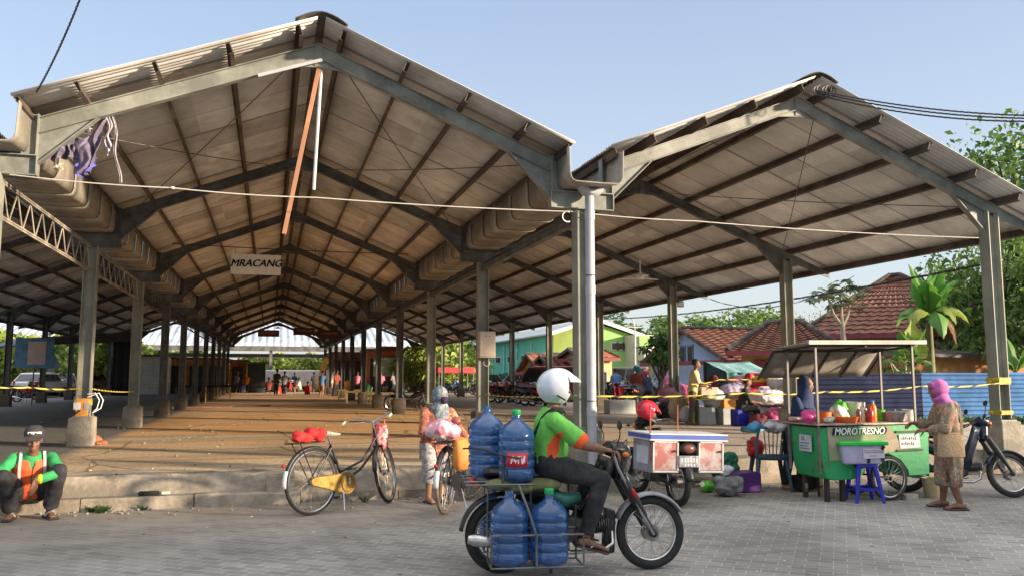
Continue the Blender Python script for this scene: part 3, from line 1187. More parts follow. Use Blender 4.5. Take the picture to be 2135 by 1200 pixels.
def head_mb(mb, c, f, u, s=1.0):
    f = f.normalized()
    u = (u - f * u.dot(f)).normalized()
    r = f.cross(u)
    M = Matrix((f, r, u)).transposed()
    mb.ball(c + u * 0.025 * s - f * 0.012 * s, (0.094 * s, 0.074 * s, 0.092 * s), 18, 12, M)
    mb.ball(c - u * 0.035 * s + f * 0.020 * s, (0.066 * s, 0.056 * s, 0.075 * s), 16, 10, M)
    mb.ball(c - u * 0.085 * s + f * 0.058 * s, (0.022 * s, 0.024 * s, 0.018 * s), 10, 8, M)
    mb.capsule(c + u * 0.018 * s + f * 0.083 * s, c - u * 0.022 * s + f * 0.103 * s, 0.008 * s, 0.012 * s, 8)
    for q in (-1, 1):
        mb.ball(c - u * 0.024 * s + f * 0.096 * s + r * q * 0.011 * s, 0.008 * s, 8, 6)
        mb.ball(c - u * 0.005 * s - f * 0.008 * s + r * q * 0.076 * s, (0.018 * s, 0.008 * s, 0.030 * s), 10, 8, M)
        mb.ball(c + u * 0.032 * s + f * 0.072 * s + r * q * 0.030 * s, (0.014 * s, 0.024 * s, 0.008 * s), 10, 6, M)
        mb.ball(c - u * 0.018 * s + f * 0.058 * s + r * q * 0.036 * s, (0.02 * s, 0.018 * s, 0.018 * s), 10, 6, M)
    mb.ball(c - u * 0.052 * s + f * 0.084 * s, (0.010 * s, 0.024 * s, 0.006 * s), 10, 6, M)
    mb.ball(c - u * 0.062 * s + f * 0.082 * s, (0.010 * s, 0.020 * s, 0.006 * s), 10, 6, M)


def face_parts(c, f, u, root, s=1.0, mouth=True):
    f = f.normalized()
    u = (u - f * u.dot(f)).normalized()
    r = f.cross(u)
    M = Matrix((f, r, u)).transposed()
    for q in (-1, 1):
        e = MB().ball(c + u * 0.014 * s + f * 0.0745 * s + r * q * 0.030 * s, (0.009 * s, 0.014 * s, 0.008 * s), 12, 8, M).build('eye', EYEW, root)
        MB().ball(c + u * 0.014 * s + f * 0.081 * s + r * q * 0.030 * s, (0.004 * s, 0.0065 * s, 0.0065 * s), 10, 6, M).build('iris', EYEB, e)
        MB().capsule(c + u * 0.036 * s + f * 0.083 * s + r * q * 0.016 * s, c + u * 0.036 * s + f * 0.074 * s + r * q * 0.044 * s, 0.004 * s, 0.003 * s, 6).build('eyebrow', HAIR, root)
    if mouth:
        MB().ball(c - u * 0.057 * s + f * 0.0925 * s, (0.004 * s, 0.022 * s, 0.006 * s), 10, 6, M).build('mouth', LIPM, root)


def limb_mb(mb, pts, rad, n=12):
    for i in range(len(pts) - 1):
        mb.capsule(pts[i], pts[i + 1], rad[i], rad[i + 1], n)


def torso_mb(mb, pel, che, nk, right, k=1.0, infl=0.0, low=0.10, belly=0.0, top=True):
    """ellipse loft from the seat to the neck base; right = unit vector across the body"""
    up = (che - pel).normalized()
    fw = up.cross(right)
    if fw.dot(V((1, 0, 0))) < 0 and False:
        fw = -fw
    P = [pel - up * low * k, pel, pel + up * 0.10 * k, pel.lerp(che, 0.55), che - up * 0.02, che + up * 0.08 * k, nk - (nk - che).normalized() * 0.035]
    RX = [0.135, 0.165, 0.150, 0.150, 0.165, 0.165, 0.095]
    RY = [0.095, 0.115, 0.105 + belly, 0.105 + belly, 0.110, 0.095, 0.065]
    if top:
        P.append(nk)
        RX.append(0.055)
        RY.append(0.055)
    mb.loft(P, [x * k + infl for x in RX], [x * k + infl for x in RY], n=20, right=right)


def helmet(parent, c, f, u, m, s=1.0, open_=True, visor=None, name='helmet', label=None):
    f = f.normalized()
    u = (u - f * u.dot(f)).normalized()
    r = f.cross(u)
    mb = MB()
    n, mm = 40, 26
    idx = {}
    vs, fs = [], []
    rad = (0.145 * s, 0.122 * s, 0.130 * s)

    def pt(a, b):
        x, y, z = math.cos(b) * math.cos(a), math.cos(b) * math.sin(a), math.sin(b)
        k_ = 1.0 - 0.10 * max(0, -z) ** 2
        return c + f * (x * rad[0] * k_) + r * (y * rad[1] * k_) + u * (z * rad[2])
    for j in range(mm + 1):
        b = R(-58) + (PI / 2 - R(-58)) * j / mm
        for i in range(n):
            vs.append(pt(2 * PI * i / n, b))
    for j in range(mm):
        b = R(-58) + (PI / 2 - R(-58)) * (j + .5) / mm
        for i in range(n):
            a = 2 * PI * (i + .5) / n
            a = a - 2 * PI if a > PI else a
            if abs(a) < R(66 if b > R(-20) else 58) and b < R(26):
                continue
            i2 = (i + 1) % n
            fs.append((j * n + i, j * n + i2, (j + 1) * n + i2, (j + 1) * n + i))
    mb.add(vs, fs)
    o = mb.build(name, m, parent, solid=0.022 * s)
    if visor:
        vm = MB()

        def vf(a_, b_):
            a = R(-62 + 124 * a_)
            b = R(20 - 34 * b_) if not open_ else R(44 - 28 * b_)
            k_ = 1.06 + (0.20 * b_ * math.cos(a) if open_ else 0)
            x, y, z = math.cos(b) * math.cos(a), math.cos(b) * math.sin(a), math.sin(b)
            return c + (f * (x * rad[0]) + r * (y * rad[1]) + u * (z * rad[2])) * k_
        vm.grid(vf, 16, 6)
        vo = vm.build('visor', visor, o if parent is not None else o, solid=0.004)
    # rubber edge round the neck
    em = MB()
    ring = [pt(R(62 + (360 - 124) * i / 28), R(-58)) for i in range(29)]
    em.tube(ring, 0.009 * s, 6)
    em.build('rim', BLACKP, o)
    return o


BLACKP = mat('black_plastic', (0.018, 0.018, 0.019), 0.42, var=0.2, scale=12)
RUBBER = mat('black_rubber', (0.022, 0.021, 0.020), 0.8, var=0.3, scale=10)
CHROME = mat('dull_chrome', (0.55, 0.54, 0.52), 0.25, metal=0.9, var=0.15, scale=15)
ALU = mat('cast_aluminium', (0.30, 0.29, 0.28), 0.45, metal=0.7, var=0.3, scale=15)
DKMET = mat('greasy_engine_metal', (0.06, 0.057, 0.052), 0.5, metal=0.5, var=0.5, scale=12)
REDL = mat('red_lamp_plastic', (0.45, 0.015, 0.01), 0.2, var=0.1)
CLEAR = mat('lamp_glass', (0.6, 0.6, 0.58), 0.1, var=0.05)
ORNG = mat('orange_lamp_plastic', (0.6, 0.17, 0.02), 0.25, var=0.1)
BROWNSOLE = mat('sandal_sole', (0.06, 0.045, 0.04), 0.8, var=0.2)


def simple_person(loc, rz, label, top, bottom, head=None, pose='stand', h=1.6, skin=None, vox=0.03, group=None, longd=False, lean=0.0, headk='hair', rot_arm=0.25):
    """small distant figure, local +X is forward"""
    skin = skin or SKIN
    s = h / 1.6
    root = thing('person', label, 'person', loc, rz, group)
    hipz = 0.82
    if pose == 'sit':
        hipz = 0.42
    elif pose == 'squat':
        hipz = 0.22
    pel = V((0, 0, hipz))
    che = pel + V((0.05 + lean, 0, 0.34))
    nk = che + V((0.02 + lean * .3, 0, 0.17))
    hc = nk + V((0.035, 0, 0.145))
    right = V((0, 1, 0))
    b, sh, tr = MB(), MB(), MB()
    torso_mb(b, pel, che, nk, right)
    torso_mb(sh, pel, che, nk, right, infl=0.018, low=0.14 if not longd else 0.2)
    b.capsule(nk - V((0, 0, .05)), hc, 0.05, 0.05)
    head_mb(b, hc, V((1, 0, -0.1)), V((0, 0, 1)))
    rnd = random.random
    for q in (-1, 1):
        so_ = che + V((0, q * 0.165, 0.095))
        a1 = so_ + V((0.02 + rot_arm * rnd() * 0.4, q * 0.06, -0.25))
        a2 = a1 + V((0.20, -q * 0.06, -0.02 - 0.08 * rnd()))
        limb_mb(b, [so_, a1, a2], [0.05, 0.038, 0.026])
        hand_mb(b, a2, (a2 - a1), V((0, -q, 0)), 0.4, q)
        limb_mb(sh, [so_, so_.lerp(a1, 0.95)] if rnd() > 0.4 else [so_, a1, a1.lerp(a2, .9)], [0.066, 0.056, 0.045])
        hp = pel + V((0, q * 0.09, -0.03))
        if pose == 'stand':
            kn_, an = V((0.03 + 0.05 * q, q * 0.10, 0.44)), V((-0.02 + 0.06 * q, q * 0.11, 0.07))
        elif pose == 'sit':
            kn_, an = V((0.40, q * 0.13, 0.44)), V((0.36, q * 0.13, 0.07))
        else:
            kn_, an = V((0.36, q * 0.17, 0.46)), V((0.10, q * 0.14, 0.07))
        limb_mb(b, [hp, kn_, an], [0.075, 0.052, 0.036])
        b.loft([an + V((-.05, 0, -0.035)), an + V((.05, 0, -.03)), an + V((.15, 0, -.05))], [.035, .04, .035], [.035, .032, .018], n=10, right=V((0, 1, 0)))
        limb_mb(tr, [hp, kn_, an.lerp(kn_, 0.12)], [0.098, 0.072, 0.058])
    if longd:
        tr.loft([pel + V((0, 0, .02)), V((pel.x + .02, 0, hipz * .55)), V((.02, 0, .12))], [0.19, 0.22, 0.25], [0.15, 0.19, 0.21], n=18, right=V((0, 1, 0)))
    else:
        tr.loft([pel + V((0, 0, .05)), pel - V((0, 0, .06))], [0.175, 0.175], [0.125, 0.125], n=16, right=V((0, 1, 0)))
    b.remesh('body', skin, root, vox, 2)
    sh.remesh('shirt', top, root, vox, 2)
    tr.remesh('trousers' if not longd else 'skirt', bottom, root, vox, 2)
    hm = MB()
    if headk == 'hijab':
        hm.ball(hc + V((-0.025, 0, 0.01)), (0.105, 0.095, 0.125), 16, 10)
        hm.loft([hc + V((-.02, 0, -.05)), nk + V((0.01, 0, 0.0)), che + V((0.02, 0, 0.02))], [.095, .13, .20], [.085, .11, .15], n=16, right=V((0, 1, 0)))
        hm.remesh('headscarf', head or HAIR, root, vox * 0.8, 2)
    elif headk == 'helmet':
        helmet(root, hc + V((-.01, 0, .02)), V((1, 0, 0)), V((0, 0, 1)), head)
    elif headk == 'cap':
        hm.ball(hc + V((-0.015, 0, 0.045)), (0.104, 0.084, 0.085), 14, 9)
        hm.loft([hc + V((0.06, 0, .05)), hc + V((0.17, 0, .035))], [.07, .055], [.008, .006], n=12, right=V((0, 1, 0)))
        hm.build('cap', head or BLACKP, root)
    else:
        hm.ball(hc + V((-0.022, 0, 0.040)), (0.098, 0.083, 0.092), 14, 9)
        hm.build('hair', head or HAIR, root)
    root.scale = (s, s, s)
    return root
# ================= two wheelers
def steer_m(pivot, axis, ang):
    return Matrix.Translation(pivot) @ Matrix.Rotation(ang, 4, axis) @ Matrix.Translation(-V(pivot))


def wheel(parent, c, r, tr, xf=None, spokes=18, rimm=None, tyrem=None, hubm=None, cast=0, hw=0.045, drum=0.0, seg=44, spokem=None):
    rimm, tyrem, hubm = rimm or CHROME, tyrem or RUBBER, hubm or ALU
    c = V(c)
    xf = xf or Matrix.Identity(4)
    hub = MB()
    hub.cyl(c + V((0, -hw, 0)), c + V((0, hw, 0)), 0.028, n=14)
    hub.cyl(c + V((0, -hw - .03, 0)), c + V((0, hw + .03, 0)), 0.009, n=8)
    for q in (-1, 1):
        hub.cyl(c + V((0, q * hw * .8, 0)), c + V((0, q * hw, 0)), 0.042 if not drum else drum, n=20)
    if drum:
        hub.cyl(c + V((0, -hw * .75, 0)), c + V((0, hw * .75, 0)), drum * .92, n=20)
    w_ = hub.xf(xf).build('wheel', hubm, parent)
    t = MB().torus(c, r - tr, tr, 'Y', seg, 10, 0.92)
    # raised tread
    t.torus(c, r - tr * 0.35, tr * 0.42, 'Y', seg, 6, 1.7)
    t.xf(xf).build('tyre', tyrem, w_)
    rm = MB().torus(c, r - tr * 1.95, 0.013, 'Y', seg, 8, 1.5)
    rm.xf(xf).build('rim', rimm, w_)
    sp_ = MB()
    ri = r - tr * 1.95
    if cast:
        for i in range(cast):
            a = 2 * PI * i / cast
            sp_.bar(c + V((math.cos(a) * .03, 0, math.sin(a) * .03)), c + V((math.cos(a) * ri, 0, math.sin(a) * ri)), 0.022, 0.03, (0, 1, 0))
    else:
        hr = max(0.038, drum * .95)
        for i in range(spokes * 2):
            a = 2 * PI * i / (spokes * 2)
            q = 1 if i % 2 else -1
            a2 = a + (0.42 if (i // 2) % 2 else -0.42)
            sp_.cyl(c + V((math.cos(a2) * hr, q * hw * .8, math.sin(a2) * hr)), c + V((math.cos(a) * ri, q * 0.004, math.sin(a) * ri)), 0.0016 if seg > 30 else 0.003, n=4, caps=False)
    sp_.xf(xf).build('spokes', spokem or rimm, w_)
    return w_


def fender(c, R_, wd, a0, a1, n=18, lip=0.02):
    """curved mudguard with turned down sides"""
    mb = MB()

    def fn(u, v):
        a = R(a0 + (a1 - a0) * u)
        t = (v - 0.5) * 2
        rr = R_ - lip * abs(t) ** 2.2 * 1.2
        return c + V((rr * math.cos(a), t * wd, rr * math.sin(a)))
    return mb.grid(fn, n, 6)


def motorbike(loc, rz, label, body, seatm=None, shield=None, steer=0.0, near=True, lean=0.0, group=None, cast=0, mirrors=True, fend=None, wb=1.19, style='bebek', rimm=None, name='motorcycle', basket=False, hubm=None, exhaust=True):
    seatm = seatm or BLACKP
    shield = shield or body
    fend = fend or body
    r = 0.282
    root = thing(name, label, 'motorcycle', loc, rz, group)
    root.rotation_euler = (lean, 0, rz)
    seg = 44 if near else 24
    axt = V((wb - 0.33, 0, 0.90))
    axl = V((wb, 0, r))
    sm = steer_m(axt, (axt - axl).normalized(), steer)
    wheel(root, (0, 0, r), r, 0.040, None, 18 if near else 9, cast=cast, drum=0.075, seg=seg, rimm=rimm, hubm=hubm)
    wheel(root, axl, r, 0.036, sm, 18 if near else 9, cast=cast, drum=0.065, seg=seg, rimm=rimm, hubm=hubm)
    # fork
    fk = MB()
    for q in (-1, 1):
        p0, p1 = axl + V((0, q * .085, 0)), V((wb - 0.25, q * .075, 0.72))
        fk.cyl(p0, p0.lerp(p1, .45), 0.020, n=10)
        fk.loft([p0.lerp(p1, .3), p0.lerp(p1, .62), p1], [.028, .034, .030], [.028, .040, .034], n=10)
        fk.ball(p0, (.032, .02, .032), 10, 8)
    fk.bar((wb - .25, -.1, .72), (wb - .25, .1, .72), .05, .05)
    fk.xf(sm).build('fork', BLACKP, root)
    fender(axl, r + 0.032, 0.055, 28, 158).xf(sm).build('front_fender', fend, root, solid=.006)
    # frame tube and swing arm
    fr = MB()
    fr.tube([(wb - .32, 0, .84), (wb - .42, 0, .60), (.62, 0, .47), (.45, 0, .52), (.2, 0, .66), (-.12, 0, .68)], .028, 10)
    for q in (-1, 1):
        fr.bar((0, q * .07, r), (.42, q * .07, .32), .02, .035)
    fr.cyl((.5, -.02, .5), (.46, -.02, .28), .03, n=8)
    fr.build('frame', BLACKP, root)
    # body side panels under the seat
    bd = MB()
    bd.loft([(-.2, 0, .705), (0, 0, .68), (.2, 0, .63), (.4, 0, .56), (.52, 0, .50)], [.05, .095, .11, .095, .05], [.035, .06, .085, .09, .06], n=14, right=(0, 1, 0))
    bd.build('side_panels', body, root)
    se = MB()
    se.loft([(-.14, 0, .765), (-.10, 0, .775), (.1, 0, .765), (.28, 0, .745), (.44, 0, .74), (.52, 0, .725)], [.05, .105, .12, .115, .085, .04], [.02, .035, .04, .04, .035, .015], n=14, right=(0, 1, 0))
    se.build('seat', seatm, root)
    rf = fender(V((0, 0, r)), r + .05, .055, 55, 172)
    rf.build('rear_fender', BLACKP, root, solid=.006)
    tl = MB()
    tl.ball((-.235, 0, .69), (.035, .075, .035), 12, 8)
    tl.build('tail_light', REDL, root)
    for q in (-1, 1):
        MB().ball((-.2, q * .115, .675), (.03, .03, .02), 10, 6).build('turn_signal', ORNG, root)
    sk = MB()
    for q in (-1, 1):
        a, b_ = V((.02, q * .11, r + .01)), V((.1, q * .12, .62))
        sk.cyl(a, b_, .012, n=8)
        for i in range(9 if near else 4):
            p = a.lerp(b_, .25 + .6 * i / (9 if near else 4))
            sk.torus(p, .024, .006, 'Z', 10, 4)
    sk.build('shock_absorbers', CHROME, root)
    en = MB()
    en.loft([(.42, 0, .34), (.50, 0, .33), (.66, 0, .31), (.72, 0, .32)], [.06, .10, .10, .06], [.07, .105, .10, .07], n=16, right=(0, 1, 0))
    for q in (-1, 1):
        en.cyl((.52, q * .10, .31), (.52, q * .135, .31), .075, .068, 18)
        en.cyl((.64, q * .10, .30), (.64, q * .125, .30), .06, .052, 18)
    for i in range(8):
        x = .71 + i * .018
        en.cyl((x, 0, .345 + i * .002), (x + .007, 0, .345 + i * .002), .068, n=14)
    en.cyl((.7, 0, .34), (.87, 0, .36), .048, n=14)
    en.ball((.87, 0, .362), (.04, .055, .055), 12, 8)
    en.cyl((.68, 0, .40), (.66, 0, .50), .025, n=10)
    en.build('engine', mat('dull_engine_casing', (.13, .125, .12), .5, metal=.5, var=.5, scale=14) if near else DKMET, root)
    if exhaust:
        ex = MB()
        ex.tube([(.87, -.03, .31), (.86, -.09, .22), (.78, -.12, .175), (.5, -.14, .17), (.3, -.15, .20), (.22, -.16, .225)], .016, 10)
        ex.loft([(.24, -.16, .22), (.2, -.16, .23), (-.22, -.17, .285), (-.27, -.17, .29)], [.02, .044, .048, .03], n=16)
        ex.build('exhaust', CHROME, root)
    mb = MB()
    mb.loft([(0, .105, r), (.2, .11, .30), (.46, .115, .32)], [.045, .04, .06], [.012, .012, .012], n=10, right=(0, 0, 1))
    mb.build('chain_case', DKMET, root)
    # leg shield
    ls = MB()
    if style == 'scooter':
        ls.grid(lambda u, v: V((wb - .30 - .12 * v + .05 * abs(u - .5) * -2, (u - .5) * .42 * (1 - .25 * v), .86 - .56 * v)), 10, 8)
        ls.build('leg_shield', shield, root, solid=.02)
        fb_ = MB().loft([(wb - .42, 0, .30), (.7, 0, .25), (.5, 0, .26), (.4, 0, .34)], [.12, .15, .15, .12], [.03, .035, .04, .05], n=12, right=(0, 1, 0))
        fb_.build('footboard', body, root)
    else:
        for q in (-1, 1):
            def lf(u, v, q=q):
                w0 = .05 + (.15 if v < .8 else .10) * (1 - abs(v - .45) * .8)
                return V((wb - .29 - .15 * v - .08 * u * u, q * (.03 + w0 * u), .84 - .52 * v + 0.04 * u))
            ls.grid(lf, 5, 8)
        ls.bar((wb - .37, 0, .80), (wb - .50, 0, .52), .10, .03, (1, 0, 0))
        ls.build('leg_shield', shield, root, solid=.010)
    # handlebar, headlight, dials
    hb = MB()
    hx, hz = wb - .30, .925
    hb.tube([(hx - .10, -.33, hz + .01), (hx - .03, -.2, hz + .02), (hx + .02, 0, hz), (hx - .03, .2, hz + .02), (hx - .10, .33, hz + .01)], .012, 8)
    hb.xf(sm).build('handlebar', CHROME, root)
    for q in (-1, 1):
        gp = MB().cyl((hx - .055, q * .24, hz + .017), (hx - .10, q * .34, hz + .01), .018, n=10)
        gp.bar((hx - .01, q * .2, hz + .01), (hx - .03, q * .33, hz), .006, .014)
        gp.xf(sm).build('grip', RUBBER, root)
    hd = MB()
    hd.loft([(hx - .08, 0, hz + .0), (hx - .03, 0, hz + .015), (hx + .06, 0, hz), (hx + .13, 0, hz - .03)], [.07, .13, .12, .06], [.03, .06, .07, .05], n=16, right=(0, 1, 0))
    hd.loft([(hx + .05, 0, hz - .02), (hx + .04, 0, hz - .22)], [.07, .05], [.06, .05], n=12, right=(0, 1, 0))
    hd.xf(sm).build('handlebar_cover', body if body is not None else BLACKP, root)
    MB().ball((hx + .115, 0, hz - .012), (.035, .065, .055), 14, 8).xf(sm).build('headlight', CLEAR, root)
    for q in (-1, 1):
        MB().ball((hx + .07, q * .12, hz - .03), (.03, .028, .022), 10, 6).xf(sm).build('turn_signal', ORNG, root)
        if mirrors:
            mm = MB().tube([(hx - .02, q * .17, hz + .02), (hx, q * .20, hz + .12), (hx - .01, q * .23, hz + .17)], .005, 6)
            mm.ball((hx - .015, q * .24, hz + .20), (.012, .055, .035), 12, 8)
            mm.xf(sm).build('mirror', BLACKP, root)
    pg = MB()
    pg.cyl((.55, -.22, .24), (.55, .22, .24), .012, n=8)
    for q in (-1, 1):
        pg.cyl((.55, q * .14, .24), (.55, q * .22, .24), .017, n=8)
        pg.cyl((.30, q * .12, .36), (.30, q * .2, .36), .014, n=8)
    pg.tube([(.62, .13, .24), (.70, .17, .20), (.74, .2, .21)], .008, 6)
    pg.build('foot_pegs', BLACKP, root)
    if lean:
        MB().tube([(.5, .10, .22), (.44, .2, .01)], .010, 6).build('kickstand', BLACKP, root)
    else:
        st = MB()
        for q in (-1, 1):
            st.tube([(.42, 0, .24), (.42, q * .09, .24), (.36, q * .15, .02)], .011, 6)
        st.build('centre_stand', BLACKP, root)
    return root


def bicycle(loc, rz, label, steer=0.0, rimm=None, tyrem=None, case=None, framem=None, lean=0.0, saddle=None):
    framem = framem or BLACKP
    r, wb = 0.362, 1.13
    root = thing('bicycle', label, 'bicycle', loc, rz)
    root.rotation_euler = (lean, 0, rz)
    axl = V((wb, 0, r))
    hb0, ht = V((wb - .13, 0, .68)), V((wb - .20, 0, .90))
    sm = steer_m(hb0, (ht - hb0).normalized(), steer)
    sp_m = mat('spoke_steel', (0.5, 0.47, 0.4), 0.35, metal=0.7, var=0.1)
    wheel(root, (0, 0, r), r, 0.020, None, 18, rimm=rimm, tyrem=tyrem, hw=.03, spokem=sp_m)
    wheel(root, axl, r, 0.020, sm, 16, rimm=rimm, tyrem=tyrem, hw=.03, spokem=sp_m)
    bb, st_ = V((.46, 0, .30)), V((.26, 0, .76))
    f = MB()
    f.cyl(bb, st_, .015, n=10)
    f.cyl(hb0, ht, .019, n=10)
    f.tube([hb0 + V((-.01, 0, .01)), (.72, 0, .44), bb + V((.03, 0, .03))], .015, 10)
    f.tube([hb0.lerp(ht, .5), (.74, 0, .53), bb.lerp(st_, .28)], .013, 10)
    for q in (-1, 1):
        f.tube([(0, q * .05, r), bb + V((0, q * .03, 0))], .009, 8)
        f.tube([(0, q * .05, r), bb.lerp(st_, .93) + V((0, q * .02, 0))], .008, 8)
    f.build('frame', framem, root)
    fk = MB()
    for q in (-1, 1):
        fk.tube([axl + V((0, q * .05, 0)), axl + V((-.05, q * .05, .15)), hb0 + V((0, q * .045, -.01))], .011, 8)
    fk.bar(hb0 + V((0, -.06, 0)), hb0 + V((0, .06, 0)), .035, .03)
    fk.tube([axl + V((0, .07, .0)), hb0 + V((.12, .06, -.02))], .004, 5)
    fk.xf(sm).build('fork', framem, root)
    fender(V((0, 0, r)), r + .025, .028, 25, 185).build('rear_fender', framem, root, solid=.003)
    fender(axl, r + .025, .028, 60, 175).xf(sm).build('front_fender', framem, root, solid=.003)
    WHT = mat('white_tail_paint', (0.6, 0.62, 0.63), 0.4, var=0.15)
    fender(V((0, 0, r)), r + .030, .030, 158, 186, 6).build('white_tail_patch', WHT, root, solid=.003)
    MB().ball((-.385, 0, .56), (.02, .022, .022), 10, 6).build('reflector', REDL, root)
    # chain case: a long rounded tin
    cs = MB()
    poly = []
    for i in range(13):
        a = R(-90 + 180 * i / 12)
        poly.append((.46 + .125 * math.cos(a), .30 + .125 * math.sin(a)))
    for i in range(9):
        a = R(90 + 180 * i / 8)
        poly.append((-.0 + .06 * math.cos(a), r + .05 * math.sin(a)))
    cs.prism(poly, .035, (0, -.055, 0))
    cs.build('chain_case', case or framem, root, bevel=.008)
    MB().torus((.46, -.078, .30), .09, .008, 'Y', 24, 6).build('chain_case_ring', case or framem, root)
    # cranks, pedals
    ck = MB()
    ck.cyl(bb + V((0, -.10, 0)), bb + V((0, .08, 0)), .012, n=8)
    ck.bar(bb + V((0, -.10, 0)), bb + V((-.02, -.10, .17)), .014, .018, (0, 1, 0))
    ck.bar(bb + V((0, .08, 0)), bb + V((.02, .08, -.17)), .014, .018, (0, 1, 0))
    ck.build('cranks', CHROME, root)
    for p in (bb + V((-.02, -.15, .17)), bb + V((.02, .13, -.17))):
        MB().box(p, (.07, .09, .022)).build('pedal', RUBBER, root, bevel=.004)
    sd = MB()
    sd.loft([st_ + V((-.17, 0, .105)), st_ + V((-.12, 0, .115)), st_ + V((-.03, 0, .11)), st_ + V((.07, 0, .10)), st_ + V((.14, 0, .095))], [.05, .095, .085, .035, .018], [.02, .035, .03, .02, .012], n=14, right=(0, 1, 0))
    sd.build('saddle', saddle or BROWNSOLE, root)
    sp2 = MB().cyl(st_, st_ + V((-.03, 0, .09)), .013, n=8)
    for q in (-1, 1):
        sp2.tube([st_ + V((-.02, 0, .06)), st_ + V((-.1, q * .05, .065)), st_ + V((-.1, q * .05, .10))], .007, 5)
    sp2.build('seat_post', CHROME, root)
    # carrier
    cr = MB()
    z = .79
    for q in (-.07, -.035, 0, .035, .07):
        cr.tube([(-.30, q, z), (.12, q, z)], .006, 6)
    for x in (-.30, -.1, .12):
        cr.tube([(x, -.075, z), (x, .075, z)], .007, 6)
    for q in (-1, 1):
        cr.tube([(-.22, q * .075, z), (0, q * .06, r)], .006, 6)
    cr.build('carrier', BLACKP, root)
    hb = MB()
    q0 = ht + V((-.02, 0, .07))
    hb.cyl(ht, q0, .013, n=8)
    for q in (-1, 1):
        hb.tube([q0, q0 + V((.05, q * .10, .05)), q0 + V((.02, q * .24, .09)), q0 + V((-.14, q * .29, .05)), q0 + V((-.24, q * .29, .02))], .011, 8)
        hb.tube([q0 + V((.03, q * .1, .02)), q0 + V((-.10, q * .25, .01)), q0 + V((-.2, q * .26, -.02))], .005, 6)
    hb.xf(sm).build('handlebar', CHROME, root)
    for q in (-1, 1):
        MB().cyl(q0 + V((-.14, q * .29, .05)), q0 + V((-.25, q * .29, .018)), .016, n=10).xf(sm).build('grip', mat('cream_grip', (.5, .45, .36), .6), root)
    MB().cyl(q0 + V((.08, 0, .0)), q0 + V((.14, 0, -.005)), .03, .042, 16).xf(sm).build('front_lamp', CHROME, root)
    st = MB()
    st.tube([(.40, -.06, .25), (.34, -.15, .02)], .008, 6)
    st.tube([(.40, .06, .25), (.34, .13, .02)], .008, 6)
    st.build('kickstand', CHROME, root)
    return root, sm


